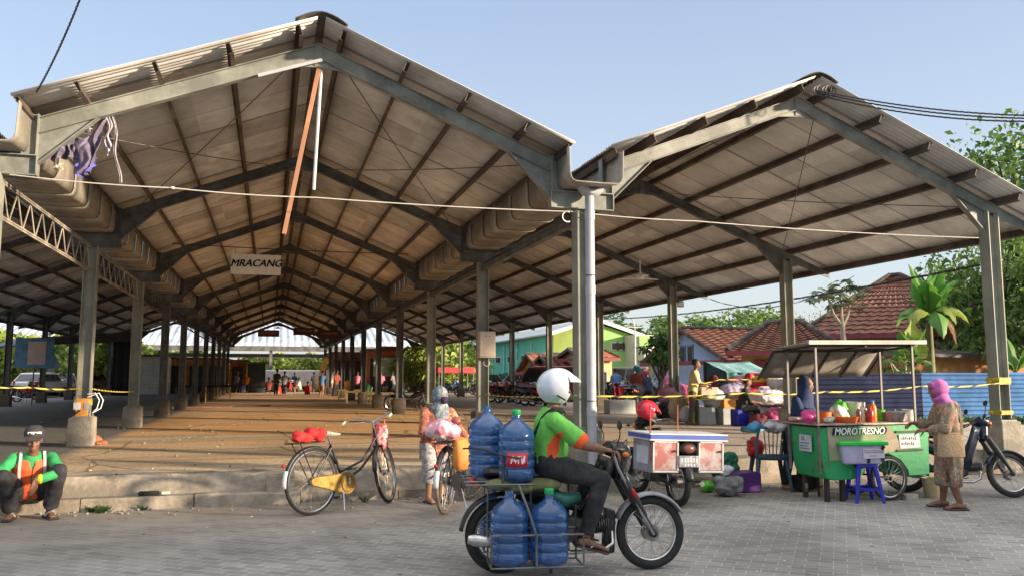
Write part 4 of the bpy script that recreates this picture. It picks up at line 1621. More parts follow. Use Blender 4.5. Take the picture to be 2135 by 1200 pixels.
def car(loc, rz, label, body, van=False, L_=3.9, W_=1.62, Hh=1.5, suv=False):
    root = thing('parked_car', label, 'car', loc, rz)
    glass = mat('dark_car_glass', (.03, .035, .045), .08, var=.1)
    if van:
        prof = [(0, .32), (0, .95), (.10, 1.15), (.55, Hh - .04), (.8, Hh), (L_ - .12, Hh), (L_ - .02, 1.1), (L_, .35)]
    elif suv:
        prof = [(0, .38), (0, .82), (.08, .92), (.9, 1.0), (1.5, Hh - .05), (1.8, Hh), (L_ - .35, Hh - .02), (L_ - .05, 1.05), (L_, .9), (L_, .4)]
    else:
        prof = [(0, .3), (0, .68), (.06, .78), (.95, .92), (1.6, Hh - .06), (1.95, Hh), (L_ - .8, Hh - .04), (L_ - .12, .98), (L_, .88), (L_, .34)]
    # station loft along y: narrower on top
    mb = MB()
    m_ = len(prof)
    ys = [(-1, .0), (-.96, .5), (-.9, 1.0), (0, 1), (.9, 1.0), (.96, .5), (1, .0)]
    n_ = 7
    rings = []
    for (yy, k_) in ((-1.0, 0.35), (-.97, .8), (-.55, 1.0), (0, 1.02), (.55, 1.0), (.97, .8), (1.0, .35)):
        ring = []
        for (x, z) in prof:
            tum = max(0, (z - .9)) / max(.3, Hh - .9)
            y = yy * W_ / 2 * (1 - .14 * tum)
            ins = (1 - k_) * .06
            cx, cz = L_ / 2, .7
            ring.append((x - L_ / 2 + (cx - x) / L_ * ins * 2, y, z + (cz - z) * ins))
        rings.append(ring)
    vs_, fs_ = [], []
    for r_ in rings:
        vs_ += r_
    for i in range(len(rings) - 1):
        for j in range(m_):
            j2 = (j + 1) % m_
            fs_.append((i * m_ + j, (i + 1) * m_ + j, (i + 1) * m_ + j2, i * m_ + j2))
    fs_.append(tuple(range(m_)))
    fs_.append(tuple((len(rings) - 1) * m_ + j for j in range(m_ - 1, -1, -1)))
    mb.add(vs_, fs_)
    b = mb.build('body', body, root, ang=30, bevel=.03)
    # windows proud of the body by 4 mm
    zt_, zb_ = Hh - .13, 0.98

    def side_x(z, front):
        best = None
        for i in range(m_ - 1):
            (x0, z0), (x1, z1) = prof[i], prof[i + 1]
            if min(z0, z1) <= z <= max(z0, z1) and abs(z1 - z0) > 1e-6:
                x = x0 + (x1 - x0) * (z - z0) / (z1 - z0)
                best = x if best is None else (min(best, x) if front else max(best, x))
        return (best if best is not None else L_ / 2) - L_ / 2
    fa, fb_, ra, rb = side_x(zb_, True), side_x(zt_, True), side_x(zb_, False), side_x(zt_, False)
    for q in (-1, 1):
        def ypos(z):
            return q * (W_ / 2 * (1 - .14 * max(0, (z - .9)) / max(.3, Hh - .9)) + .006)
        cuts = [0, .30, .62, 1]
        for i in range(3):
            a, c_ = cuts[i] + .015, cuts[i + 1] - .015
            w_ = MB()
            xa0, xa1 = fa + .14 + (ra - fa - .24) * a, fb_ + .10 + (rb - fb_ - .18) * a
            xb0, xb1 = fa + .14 + (ra - fa - .24) * c_, fb_ + .10 + (rb - fb_ - .18) * c_
            vs__ = [(xa0, ypos(zb_), zb_), (xb0, ypos(zb_), zb_), (xb1, ypos(zt_), zt_), (xa1, ypos(zt_), zt_)]
            w_.add(vs__, [(0, 1, 2, 3) if q < 0 else (3, 2, 1, 0)])
            w_.build('side_window', glass, root, smooth=False, solid=.008)
    for (x0, x1, nm, d) in ((fa, fb_, 'windscreen', -1), (ra, rb, 'rear_window', 1)):
        hw0, hw1 = W_ / 2 * .84, W_ / 2 * .78
        n_ = V((x1 - x0, 0, zt_ - zb_)).normalized()
        off = V((d * n_.z, 0, -d * n_.x)) * .012
        if off.x * d < 0:
            off = -off
        MB().add([V((x0, -hw0, zb_)) + off, V((x0, hw0, zb_)) + off, V((x1, hw1, zt_)) + off, V((x1, -hw1, zt_)) + off], [(0, 1, 2, 3)]).build(nm, glass, root, smooth=False, solid=.01)
    for x in (-L_ / 2 + .72, L_ / 2 - .68):
        for q in (-1, 1):
            c = V((x, q * (W_ / 2 - .08), .30))
            w_ = MB().torus(c, .225, .075, 'Y', 24, 8, 1.15).build('wheel', RUBBER, root)
            h = MB().cyl(c - V((0, .07, 0)), c + V((0, .07, 0)), .17, n=18)
            h.build('rim', ALU, w_)
            MB().torus(c + V((0, q * .07, 0)), .315, .02, 'Y', 24, 6, 1.2, 0, 180).build('wheel_arch', BLACKP, root)
    for q in (-1, 1):
        MB().ball((-L_ / 2 + .04, q * W_ * .36, .72), (.06, .14, .08), 12, 8).build('headlight', CLEAR, root)
        MB().box((L_ / 2 - .03, q * W_ * .41, .88), (.06, .12, .22)).build('tail_light', REDL, root, bevel=.015)
        MB().ball((fa + .3, q * (W_ / 2 + .08), 1.0), (.05, .09, .06), 10, 6).build('mirror', body, root)
    MB().box((-L_ / 2 + .0, 0, .42), (.14, W_ * .95, .16)).build('bumper', BLACKP, root, bevel=.04)
    MB().box((L_ / 2 - .0, 0, .45), (.14, W_ * .95, .18)).build('bumper', BLACKP, root, bevel=.04)
    MB().box((-L_ / 2 - .075, 0, .48), (.01, .42, .12)).build('number_plate', BLACKP, root)
    return root
# ================= rider with water bottles
WHITEP = mat('white_helmet_paint', (0.62, 0.66, 0.72), 0.18, var=0.06, scale=6, coat=.5)
DENIM = mat('black_denim', (0.032, 0.033, 0.037), 0.85, var=0.5, scale=7, bump=0.8, bscale=9)
GREENS = mat('green_shirt_cloth', (0.13, 0.46, 0.07), 0.8, var=0.12, scale=5, bump=0.7, bscale=7)
ORANGES = mat('orange_shirt_cloth', (0.72, 0.10, 0.02), 0.8, var=0.12, scale=5, bump=0.7, bscale=7)
WATERB = mat('blue_bottle_plastic', (0.065, 0.20, 0.52), 0.09, var=0.30, scale=6, trans=0.60, coat=0.3)
GREENCAP = mat('green_bottle_cap', (0.02, 0.42, 0.12), 0.35, var=0.1)
BLUECAP = mat('blue_bottle_cap', (0.05, 0.16, 0.4), 0.35, var=0.1)
REDLAB = mat('red_label', (0.62, 0.02, 0.03), 0.4, var=0.05)
WHITE = mat('white_print', (0.8, 0.8, 0.78), 0.6, var=0.03)
BLACKC = mat('black_cloth', (0.02, 0.02, 0.022), 0.9, var=0.3, scale=10, bump=.4, bscale=15)
STEELR = mat('rack_steel', (0.16, 0.17, 0.17), 0.4, metal=.6, var=.3, scale=8)
pr, pf = gz(1045, 1193), gz(1360, 1184)
d_ = pf - pr
RB_RZ = math.atan2(d_.y, d_.x)
BIKEB = mat('worn_black_bike_paint', (0.022, 0.022, 0.024), 0.35, var=0.5, scale=6)
GREYP = mat('grey_silver_trim', (0.28, 0.28, 0.29), 0.4, var=0.3, scale=6)
mb_ = motorbike(pr, RB_RZ, 'worn black underbone motorcycle carrying six blue water bottles on steel side racks', BIKEB, steer=0.10, wb=1.19, shield=BIKEB, fend=GREYP)
RBM = mb_
# silver trim down the front and mud flap
MB().tube([(.86, -.13, .93), (.91, -.10, .80), (1.0, -.095, .62), (1.10, -.10, .44), (1.19, -.10, .28)], .013, 6).build('fork_trim', GREYP, mb_)
MB().prism([(0, 0), (.09, .02), (.10, .34), (.02, .36)], .10, (.80, 0, .12)).build('mud_flap', BIKEB, mb_, bevel=.01)
MB().ball((1.035, -.115, .60), (.018, .008, .045), 10, 6, Matrix.Rotation(R(-28), 3, 'Y')).build('reflector', REDL, mb_)
rk = MB()
for q in (-1, 1):
    y0, y1 = q * .15, q * .44
    for z in (.13, .36):
        rk.tube([(-.12, y0, z), (-.12, y1, z), (.56, y1, z), (.56, y0, z), (-.12, y0, z)], .008, 6)
    for x in (-.12, .21, .56):
        rk.tube([(x, y0, .70), (x, y0, .13)], .008, 6)
        rk.tube([(x, y0, .13), (x, y1, .13)], .007, 6)
    for x in (-.12, .56):
        rk.tube([(x, y1, .36), (x, y1, .13)], .007, 6)
for x in (-.28, -.05, .18):
    rk.tube([(x, -.3, .70), (x, .3, .70)], .009, 6)
for q in (-.3, -.1, .1, .3):
    rk.tube([(-.30, q, .705), (.22, q, .705)], .009, 6)
rk.tube([(.21, -.45, .13), (.21, -.45, .36), (.16, -.42, .52), (.1, -.30, .70)], .010, 6)
rk.build('bottle_rack', STEELR, mb_)


def bottle(parent_loc, rz, lx, ly, lz, label, cap=True, red=False, tilt=0.0, sc=1.0):
    M = Matrix.Translation(parent_loc) @ Matrix.Rotation(rz, 4, 'Z')
    p = M @ V((lx, ly, lz))
    t = thing('water_bottle', label, 'water bottle', p, rz + random.random(), 'blue water bottles on the motorcycle')
    t.rotation_euler = (tilt, 0, rz)
    prof = [(.02, .012), (.085, .0), (.120, .010), (.133, .035)]
    z = .035
    for i in range(4):
        h_ = .068
        prof += [(.136, z + .008), (.136, z + h_ - .018), (.129, z + h_ - .012), (.127, z + h_ - .006), (.130, z + h_)]
        z += h_
    prof += [(.135, z + .008), (.134, z + .03), (.125, z + .065), (.098, z + .10), (.060, z + .125), (.036, z + .145), (.031, z + .165), (.031, z + .20), (.030, z + .202)]
    prof = [(a * sc, b * sc) for a, b in prof]
    MB().lathe(prof, n=36).build('bottle_body', WATERB, t, ang=50)
    zt_ = (z + .178) * sc
    if cap:
        MB().lathe([(.034 * sc, zt_), (.036 * sc, zt_ + .004), (.035 * sc, zt_ + .036), (.030 * sc, zt_ + .042)], n=20).build('cap', GREENCAP, t)
    if red:
        def lf(u, v):
            a = R(-128 + 66 * u)
            return V((.139 * sc * math.cos(a), .139 * sc * math.sin(a), (.115 + .10 * v) * sc))
        lb = MB().grid(lf, 12, 2).build('label', REDLAB, t, solid=.001)
        # white lettering strokes on the red label
        st = MB()
        for (u0, v0, u1, v1) in ((.22, .25, .32, .8), (.32, .8, .44, .3), (.2, .5, .52, .45), (.56, .25, .56, .78), (.56, .78, .64, .72), (.68, .78, .74, .22), (.74, .22, .84, .8), (.84, .8, .84, .3)):
            a, b_ = lf(u0, v0), lf(u1, v1)
            st.bar(a * 1.0 + V((a.x, a.y, 0)) * .012, b_ + V((b_.x, b_.y, 0)) * .012, .004, .009)
        st.build('lettering', WHITE, t)
    return t


BZ = .142
bottle(pr, RB_RZ, .025, -.325, BZ - .01, 'blue ribbed water bottle low on the near rack beside the rear wheel', cap=False, sc=1.05)
bottle(pr, RB_RZ, .325, -.325, BZ - .01, 'green capped water bottle low on the near rack by the engine', sc=1.04)
bottle(pr, RB_RZ, .10, -.15, .715, 'green capped water bottle with a red label high behind the rider', red=True, sc=1.03)
bottle(pr, RB_RZ, -.10, .15, .715, 'uncapped water bottle standing highest at the tail of the motorcycle', cap=False, sc=1.1)
bottle(pr, RB_RZ, -.02, .30, BZ, 'water bottle on the far rack seen behind the rear wheel', cap=False, sc=1.0)
bottle(pr, RB_RZ, .30, .30, BZ, 'water bottle on the far rack mostly hidden behind the engine', cap=False, sc=1.0)
# ropes round the bottles
o = MB()
o.tube(sag((-.30, .0, .95), (-.02, -.31, .92), -.02, 10), .008, 6)
o.tube([(-.02, -.31, .92), (.10, -.31, .90), (.25, -.15, .92)], .008, 6)
o.tube([(-.02, -.02, 1.05), (-.0, -.2, .98), (-.02, -.30, .72)], .012, 6)
o = o.build('lashing_rope', BLACKP)
o.location, o.rotation_euler = pr, (0, 0, RB_RZ)
tag(o, 'black rubber rope lashing the two upper water bottles', 'rope')
OLIVE = mat('olive_cushion_cloth', (0.16, 0.17, 0.07), 0.9, var=.3, scale=8, bump=.5, bscale=12)
cu = MB()
for (x, y, z, a, b_, c_) in ((-.02, -.16, .69, .13, .12, .045), (.30, -.13, .68, .16, .12, .055), (.12, -.16, .66, .12, .12, .045)):
    cu.ball((x, y, z), (a, b_, c_), 14, 8)
o = cu.remesh('cushion_cloth', OLIVE, None, .012, 4)
o.location, o.rotation_euler = pr, (0, 0, RB_RZ)
tag(o, 'olive cloth padding folded over the motorcycle rack', 'cloth')
TEAL = mat('dark_teal_plastic', (0.015, 0.13, 0.09), 0.4, var=.3, scale=8)
o = MB().loft([(.36, -.12, .60), (.48, -.13, .56), (.60, -.12, .58)], [.05, .07, .04], [.05, .06, .04], n=12).build('plastic_bag', TEAL)
o.location, o.rotation_euler = pr, (0, 0, RB_RZ)
tag(o, 'dark teal plastic bag tucked under the rider on the motorcycle', 'bag')

# control cables looping at the handlebar, number plate and dirt guard
MB().tube([(.86, -.2, .95), (.97, -.16, 1.02), (1.0, -.05, .9), (.93, -.02, .75)], .004, 5).build('brake_cable', BLACKP, mb_)
MB().tube([(.86, .2, .95), (.96, .12, 1.0), (.98, .03, .88), (.9, .02, .7)], .004, 5).build('clutch_cable', BLACKP, mb_)
# the rider
rd = thing('person', 'motorcycle rider in white helmet and green shirt with orange side panels', 'person', pr, RB_RZ)
pel, che, nk, hc = V((.385, 0, .83)), V((.385, 0, 1.08)), V((.405, 0, 1.265)), V((.455, 0, 1.40))
rt_ = V((0, 1, 0))
b, sh, tr = MB(), MB(), MB()
torso_mb(b, pel, che, nk, rt_)
torso_mb(sh, pel, che, nk, rt_, infl=.022, low=.09, belly=.02)
b.capsule(nk - V((.01, 0, .06)), hc - V((.02, 0, .03)), .052, .052)
HF = V((1, -.05, -.06))
head_mb(b, hc, HF, V((0, 0, 1)))
for q in (-1, 1):
    so_ = V((.405, q * .175, 1.165))
    el = V((.61, q * .275, .99)) if q < 0 else V((.60, q * .29, .98))
    wr = V((.765, q * .300, .955))
    limb_mb(b, [so_, el], [.050, .042])
    b.loft([el, el.lerp(wr, .3), wr], [.043, .044, .027], [.040, .040, .023], n=12)
    hd_ = V((.085, q * .02, -.012)).normalized()
    hand_mb(b, wr, hd_, V((.25, 0, -1)), .85, -q, 1.0, .1)
    limb_mb(sh, [V((.39, q * .13, 1.17)), so_, so_.lerp(el, .80)], [.075, .075, .072])
    hp = pel + V((.0, q * .085, -.02))
    kn_ = V((.755, q * .215, .725))
    an = V((.625, q * .20, .295))
    b.loft([hp, hp.lerp(kn_, .5), kn_], [.09, .075, .055], [.09, .075, .058], n=14)
    b.loft([kn_, kn_.lerp(an, .35), an], [.052, .054, .034], [.05, .054, .036], n=14)
    b.ball(kn_, (.056, .055, .058), 12, 8)
    # foot on the peg
    b.loft([an + V((-.055, 0, -.045)), an + V((.0, 0, -.035)), an + V((.08, 0, -.065)), an + V((.155, 0, -.095))], [.030, .034, .040, .034], [.032, .036, .024, .014], n=12, right=V((0, 1, 0)))
    for i in range(5):
        o_ = an + V((.15, 0, -.095)) + V((0, (.028 - i * .014) * (-q), .0))
        b.capsule(o_, o_ + V((.035 - .004 * i, 0, -.008)), .010 if i == 0 else .008, n=7)
    tr.loft([pel + V((-.03, q * .07, .04)), hp + V((.02, 0, 0)), hp.lerp(kn_, .35), hp.lerp(kn_, .75), kn_ + V((.0, 0, .0))], [.11, .118, .100, .080, .070], [.11, .115, .098, .078, .070], n=18)
    tr.ball(kn_, (.072, .068, .072), 14, 10)
    tr.loft([kn_, kn_.lerp(an, .3), kn_.lerp(an, .65), kn_.lerp(an, .93)], [.068, .068, .060, .055], [.068, .070, .062, .056], n=18)
    tr.loft([kn_.lerp(an, .85), kn_.lerp(an, .95)], [.058, .057], n=14)
tr.loft([pel + V((-.02, 0, .09)), pel + V((-.01, 0, 0)), pel + V((.0, 0, -.09))], [.17, .185, .17], [.125, .145, .12], n=20, right=rt_)
b.remesh('body', SKIN, rd, .0062, 3)
tr.remesh('trousers', DENIM, rd, .010, 8, disp=lambda p, n: p + n * .006 * mnoise.noise((p.x * 16, p.y * 14, p.z * 22)))
so2 = sh.remesh('shirt', [GREENS, ORANGES], rd, .0085, 6, disp=lambda p, n: p + n * (.011 * mnoise.noise((p.x * 9, p.y * 9, p.z * 6)) + .006 * mnoise.noise((p.x * 24, p.y * 20, p.z * 11))))
elb = V((.61, .275, .99))
for po in so2.data.polygons:
    c = po.center
    on_arm = abs(c.y) > .19 + max(0, (1.10 - c.z)) * .0 and c.x > .43
    t_ = (V((c.x, abs(c.y), c.z)) - V((.405, .175, 1.165))).dot((elb - V((.405, .175, 1.165))).normalized()) / (elb - V((.405, .175, 1.165))).length
    if on_arm and t_ > .80 and c.z > .9:
        po.material_index = 1
    elif c.z < 1.085 and abs(c.y) > .075 and t_ < .55 or (c.z < .9 and abs(c.y) > .075):
        xl_ = .335 + max(0, (c.z - .98)) * .75
        xr_ = .455 - .02 * math.sin((c.z - .75) * 8)
        if xl_ < c.x < xr_ and c.z < 1.09:
            po.material_index = 1
helmet(rd, hc + V((-.005, 0, .028)), HF, V((0, 0, 1)), WHITEP, 1.08, visor=WHITEP)
dm_ = mat('grey_helmet_decal', (.25, .30, .40), .35)
for (x0, z0, x1, z1) in ((-.10, .05, -.02, .075), (-.02, .075, .06, .06), (-.09, .02, .0, .04)):
    MB().bar(hc + V((x0, -.127 + abs(x0) * .25, z0)), hc + V((x1, -.127 + abs(x1) * .25, z1)), .004, .012, (0, 0, 1)).build('helmet_decal', dm_, rd)
# dark vent slot, chin strap
MB().bar(hc + V((-.03, -.133, -.035)), hc + V((.035, -.132, -.075)), .012, .02, (0, -1, 0)).build('helmet_vent', BLACKP, rd)
MB().tube([hc + V((.03, -.09, -.06)), hc + V((.055, -.03, -.115)), hc + V((.055, .03, -.115)), hc + V((.03, .09, -.06))], .008, 6).build('chin_strap', BLACKP, rd)
face_parts(hc, HF, V((0, 0, 1)), rd, 1.0)
MB().ball(hc + V((.078, 0, -.045)), (.038, .052, .042), 14, 9).build('face_mask', BLACKC, rd)
bs = MB()
pth = [V((.50, -.03, 1.22)), V((.475, -.12, 1.245)), V((.40, -.125, 1.262)), V((.32, -.115, 1.20)), V((.265, -.08, 1.08)), V((.25, -.0, .97))]
for i in range(len(pth) - 1):
    bs.bar(pth[i], pth[i + 1], .035, .010, (0, -1, .5))
bs.build('bag_strap', BLACKC, rd)
sd_ = MB()
for q in (-1, 1):
    an = V((.625, q * .20, .295))
    poly = [(-.13, -.035), (-.10, -.045), (0, -.03), (.10, -.045), (.13, -.02), (.12, .025), (.06, .045), (-.02, .036), (-.10, .04), (-.13, .02)]
    so_ = MB().prism(poly, .016, an + V((.05, 0, -.095)), (.93, 0, -.25), (0, 1, 0))
    so_.build('sandal', BROWNSOLE, rd, bevel=.004)
    MB().tube([an + V((.03, -.04, -.075)), an + V((.08, -.02, -.045)), an + V((.115, .0, -.085)), an + V((.08, .025, -.045)), an + V((.03, .042, -.075))], .006, 6).build('sandal_strap', mat('grey_strap', (.3, .3, .34), .7), rd)

# ================= bicycles
GOLDM = mat('brassy_chain_case', (0.55, 0.36, 0.10), 0.35, metal=.75, var=.35, scale=7)
TANT = mat('tan_old_tyre', (0.30, 0.20, 0.13), .8, var=.3, scale=9)
REDCL = mat('red_cloth', (0.55, 0.02, 0.02), .85, var=.3, scale=7, bump=.6, bscale=14)
CREAMS = mat('cream_saddle_cover', (.42, .34, .27), .8, var=.25, scale=12)
b1a, b1b = gz(650, 1073), gz(812, 1046)
rz1 = math.atan2((b1b - b1a).y, (b1b - b1a).x)
bk1, sm1 = bicycle(b1a, rz1, 'old city bicycle with brass chain case and a red cloth on its carrier', steer=.50, case=GOLDM, saddle=CREAMS, lean=R(-2))
MM = Matrix.Translation(b1a) @ Matrix.Rotation(rz1, 4, 'Z')
c = MB()
for (x, y, z, a, b_, c_, rr) in ((-.16, 0, .86, .13, .085, .055, .3), (-.02, .02, .89, .09, .09, .07, -.2), (.05, -.05, .87, .07, .06, .085, .5), (-.24, -.03, .84, .07, .07, .035, 0)):
    c.ball((x, y, z), (a, b_, c_), 14, 9, Matrix.Rotation(rr, 3, 'Y'))
o = c.remesh('cloth_bundle', REDCL, None, .012, 3, disp=lambda p, n: p + n * .022 * mnoise.noise((p.x * 13, p.y * 13, p.z * 15)))
o.matrix_world = MM
tag(o, 'crumpled red cloth tied on the carrier of the brass cased bicycle', 'cloth')
FLO = pattern_mat('red_white_floral_print', [(0.55, .04, .05), (.62, .45, .42), (.45, .03, .06), (.7, .2, .2)], 34)
c = MB()
c.loft([(0, 0, -.15), (0, 0, -.11), (0, 0, .02), (0, 0, .11), (0, 0, .14)], [.075, .10, .105, .085, .05], [.06, .07, .075, .05, .02], n=18, right=(0, 1, 0))
c.tube([(0, -.07, .12), (-.03, -.05, .21), (-.03, .05, .21), (0, .07, .12)], .007, 6)
o = c.build('floral_bag', FLO)
hbp = MM @ (sm1 @ V((1.06, 0, .80)))
o.location = hbp
o.rotation_euler = (0, 0, rz1 + .5)
tag(o, 'red and white floral bag hanging from the handlebar of the brass cased bicycle', 'bag')

b2a, b2b = gz(928, 1070), gz(985, 1036)
dd2 = V((.55, 1, 0)).normalized()
rz2 = math.atan2(dd2.y, dd2.x)
bk2, sm2 = bicycle(b2a, rz2, 'bicycle with tan tyres seen from its rear wheel beside the veiled woman', steer=-.25, tyrem=TANT, lean=R(1))
M2 = Matrix.Translation(b2a) @ Matrix.Rotation(rz2, 4, 'Z')
PINKP = pattern_mat('pink_plastic_with_white', [(0.75, .25, .32), (.8, .42, .46), (.78, .55, .56), (.72, .12, .25)], 11, rough=.35)
c = MB()
for (x, y, z, a) in ((-.12, .0, .93, .135), (-.14, .11, .93, .095), (-.12, -.11, .91, .10), (-.02, .02, .97, .09)):
    c.ball((x, y, z), (a, a, a * .9), 16, 10)
o = c.remesh('plastic_bag', PINKP, None, .012, 3, disp=lambda p, n: p + n * .012 * mnoise.noise((p.x * 22, p.y * 22, p.z * 18)))
o.matrix_world = M2
tag(o, 'bulging pink plastic bag tied on the carrier of the tan tyred bicycle', 'bag')
c = MB()
c.loft([(-.02, -.20, .50), (-.02, -.20, .54), (-.02, -.205, .68), (-.02, -.17, .80), (-.02, -.12, .85)], [.16, .19, .20, .15, .06], [.07, .10, .11, .07, .02], n=18, right=(1, 0, 0))
c.tube([(-.08, -.13, .82), (-.05, -.06, .90), (.05, -.06, .90), (.08, -.13, .82)], .007, 6)
o = c.build('handbag', mat('orange_fabric_bag', (.62, .24, .05), .75, var=.15, bump=.3, bscale=20))
o.matrix_world = M2
tag(o, 'orange cloth bag slung on the side of the tan tyred bicycle', 'bag')

# the veiled woman at that bicycle
BATO = pattern_mat('orange_brown_batik', [(.30, .09, .045), (.42, .15, .08), (.20, .05, .05), (.5, .25, .14), (.26, .10, .08)], 26)
GREYF = pattern_mat('grey_flowered_scarf', [(.12, .16, .20), (.20, .24, .27), (.30, .32, .32), (.14, .19, .24), (.10, .12, .14)], 30)
GREYB = pattern_mat('grey_batik_trousers', [(.28, .28, .29), (.45, .42, .40), (.2, .2, .23)], 34)
wp = gz(906, 1046)
wf = V((.30, -1, 0)).normalized()
wrz = math.atan2(wf.y, wf.x)
wm = thing('person', 'woman in grey flowered veil, dark mask and orange batik holding a bicycle', 'person', wp, wrz)
pel, che, nk, hc = V((-.02, 0, .74)), V((.04, 0, 1.0)), V((.09, 0, 1.16)), V((.14, 0, 1.27))
b, sh, tr = MB(), MB(), MB()
torso_mb(b, pel, che, nk, rt_)
torso_mb(sh, pel, che, nk, rt_, infl=.028, low=.24, belly=.03, k=1.0)
b.capsule(nk - V((0, 0, .05)), hc, .05, .05)
HFW = V((1, .15, -.12))
head_mb(b, hc, HFW, V((0, 0, 1)), .95)
for q in (-1, 1):
    so_ = che + V((.02, q * .165, .085))
    el = V((.10, q * .215, .84)) if q < 0 else V((.16, .25, .86))
    wr = V((.27, q * .13, .79)) if q < 0 else V((.26, .34, .70))
    limb_mb(b, [so_, el, wr], [.045, .04, .026])
    hand_mb(b, wr, wr - el, V((0, -q, -.3)), .7, q, .95)
    limb_mb(sh, [so_, el, el.lerp(wr, .75)], [.068, .064, .055])
    hp = pel + V((0, q * .09, -.03))
    kn_, an = V((.03, q * .09, .42)), V((.0, q * .085, .075))
    limb_mb(b, [hp, kn_, an], [.08, .05, .036])
    b.loft([an + V((-.05, 0, -.04)), an + V((.05, 0, -.035)), an + V((.14, 0, -.055))], [.03, .038, .032], [.03, .03, .016], n=10, right=rt_)
    tr.loft([hp, kn_, V((.0, q * .09, .24))], [.11, .085, .082], [.11, .085, .082], n=14)
    MB().box(an + V((.05, 0, -.065)), (.25, .09, .018)).build('sandal', BROWNSOLE, wm, bevel=.006)
b.remesh('body', SKIN2, wm, .0075, 3)
sh.remesh('blouse', BATO, wm, .011, 5, disp=lambda p, n: p + n * .014 * mnoise.noise((p.x * 9, p.y * 9, p.z * 6)))
tr.remesh('trousers', GREYB, wm, .012, 5)
hm = MB()
hm.ball(hc + V((-.025, -.004, .012)), (.108, .094, .124), 18, 12)
hm.loft([hc + V((-.01, 0, -.07)), nk + V((.03, 0, -.02)), che + V((.07, 0, .05)), che + V((.10, 0, -.06))], [.085, .12, .12, .05], [.08, .10, .09, .05], n=16, right=rt_)
hm.remesh('headscarf', GREYF, wm, .009, 3, disp=lambda p, n: p + n * .010 * mnoise.noise((p.x * 18, p.y * 18, p.z * 10)))
face_parts(hc, HFW, V((0, 0, 1)), wm, .95, False)
MB().ball(hc + V((.078, .01, -.038)), (.034, .052, .044), 14, 9).build('face_mask', mat('navy_mask', (.02, .015, .05), .8), wm)

# ================= squatting man
VEST = mat('orange_vest', (0.85, 0.13, 0.04), .7, var=.12, bump=.6, bscale=8)
GREENL = mat('green_long_sleeve', (0.03, 0.33, 0.10), .8, var=.15, bump=.6, bscale=9)
CAPM = mat('dark_grey_cap', (.035, .032, .035), .85, var=.3)
sp_ = gz(60, 1082)
sf = V((-sp_.x + .3, -sp_.y, 0)).normalized()
srz = math.atan2(sf.y, sf.x)
sq = thing('person', 'squatting man in orange vest, green sleeves and dark cap at the kerb', 'person', sp_, srz, None, (1.02, 0.98, 1.06))
pel, che, nk, hc = V((-.20, 0, .26)), V((-.06, 0, .49)), V((.03, 0, .66)), V((.10, 0, .79))
b, sh, ve, tr = MB(), MB(), MB(), MB()
torso_mb(b, pel, che, nk, rt_)
torso_mb(sh, pel, che, nk, rt_, infl=.016, low=.06, belly=.02)
torso_mb(ve, pel, che, nk - (nk - che) * .05, rt_, infl=.032, low=.02, belly=.02, top=False)
b.capsule(nk - V((0, 0, .05)), hc, .05, .05)
HFS = V((1, -.02, -.30))
head_mb(b, hc, HFS, V((0, 0, 1)))
arms = {1: (V((-.02, .18, .60)), V((.22, .27, .47)), V((.34, .03, .42))), -1: (V((-.02, -.18, .60)), V((.12, -.36, .42)), V((.36, -.40, .33)))}
for q in (-1, 1):
    so_, el, wr = arms[q]
    limb_mb(b, [so_, el, wr], [.048, .042, .028])
    dh = V((.15, -.12, -.5)) if q > 0 else V((.3, .1, -.4))
    hand_mb(b, wr, dh, V((-.6, -q * .5, 0)), .35, q)
    limb_mb(sh, [so_, el, el.lerp(wr, .86)], [.066, .056, .042])
    hp = pel + V((.02, q * .09, .0))
    kn_ = V((.22, q * .25, .48)) if q > 0 else V((.20, -.27, .44))
    an = V((.02, q * .19, .085)) if q > 0 else V((-.08, -.17, .085))
    limb_mb(b, [hp, kn_, an], [.08, .055, .036])
    fd = V((1, q * .25, 0)).normalized()
    b.loft([an - fd * .06 + V((0, 0, -.04)), an + fd * .04 + V((0, 0, -.035)), an + fd * .15 + V((0, 0, -.06))], [.032, .04, .036], [.032, .032, .016], n=12, right=V((-fd.y, fd.x, 0)))
    tr.loft([hp, hp.lerp(kn_, .5), kn_], [.115, .10, .085], n=16)
    tr.ball(kn_, (.088, .088, .085), 14, 10)
    tr.loft([kn_, kn_.lerp(an, .5), kn_.lerp(an, .9)], [.082, .085, .082], n=16)
    MB().box(an + fd * .05 + V((0, 0, -.07)), (.27, .10, .022), Matrix.Rotation(math.atan2(fd.y, fd.x), 3, 'Z')).build('sandal', BROWNSOLE, sq, bevel=.008)
    MB().tube([an + fd * .03 + V((fd.y * .05, -fd.x * .05, -.05)), an + fd * .07 + V((0, 0, .005)), an + fd * .03 + V((-fd.y * .05, fd.x * .05, -.05))], .014, 6).build('sandal_strap', mat('grey_strap', (.3, .3, .34), .7), sq)
tr.loft([pel + V((-.03, 0, .08)), pel, pel + V((.06, 0, -.07))], [.17, .18, .15], [.13, .14, .11], n=18, right=rt_)
b.remesh('body', SKIN, sq, .007, 3)
sh.remesh('shirt', GREENL, sq, .010, 4, disp=lambda p, n: p + n * .009 * mnoise.noise((p.x * 14, p.y * 14, p.z * 12)))
tr.remesh('trousers', DENIM, sq, .011, 5, disp=lambda p, n: p + n * .012 * mnoise.noise((p.x * 10, p.y * 10, p.z * 14)))
vo = ve.remesh('vest', VEST, sq, .010, 3, disp=lambda p, n: p + n * .006 * mnoise.noise((p.x * 12, p.y * 12, p.z * 9)))
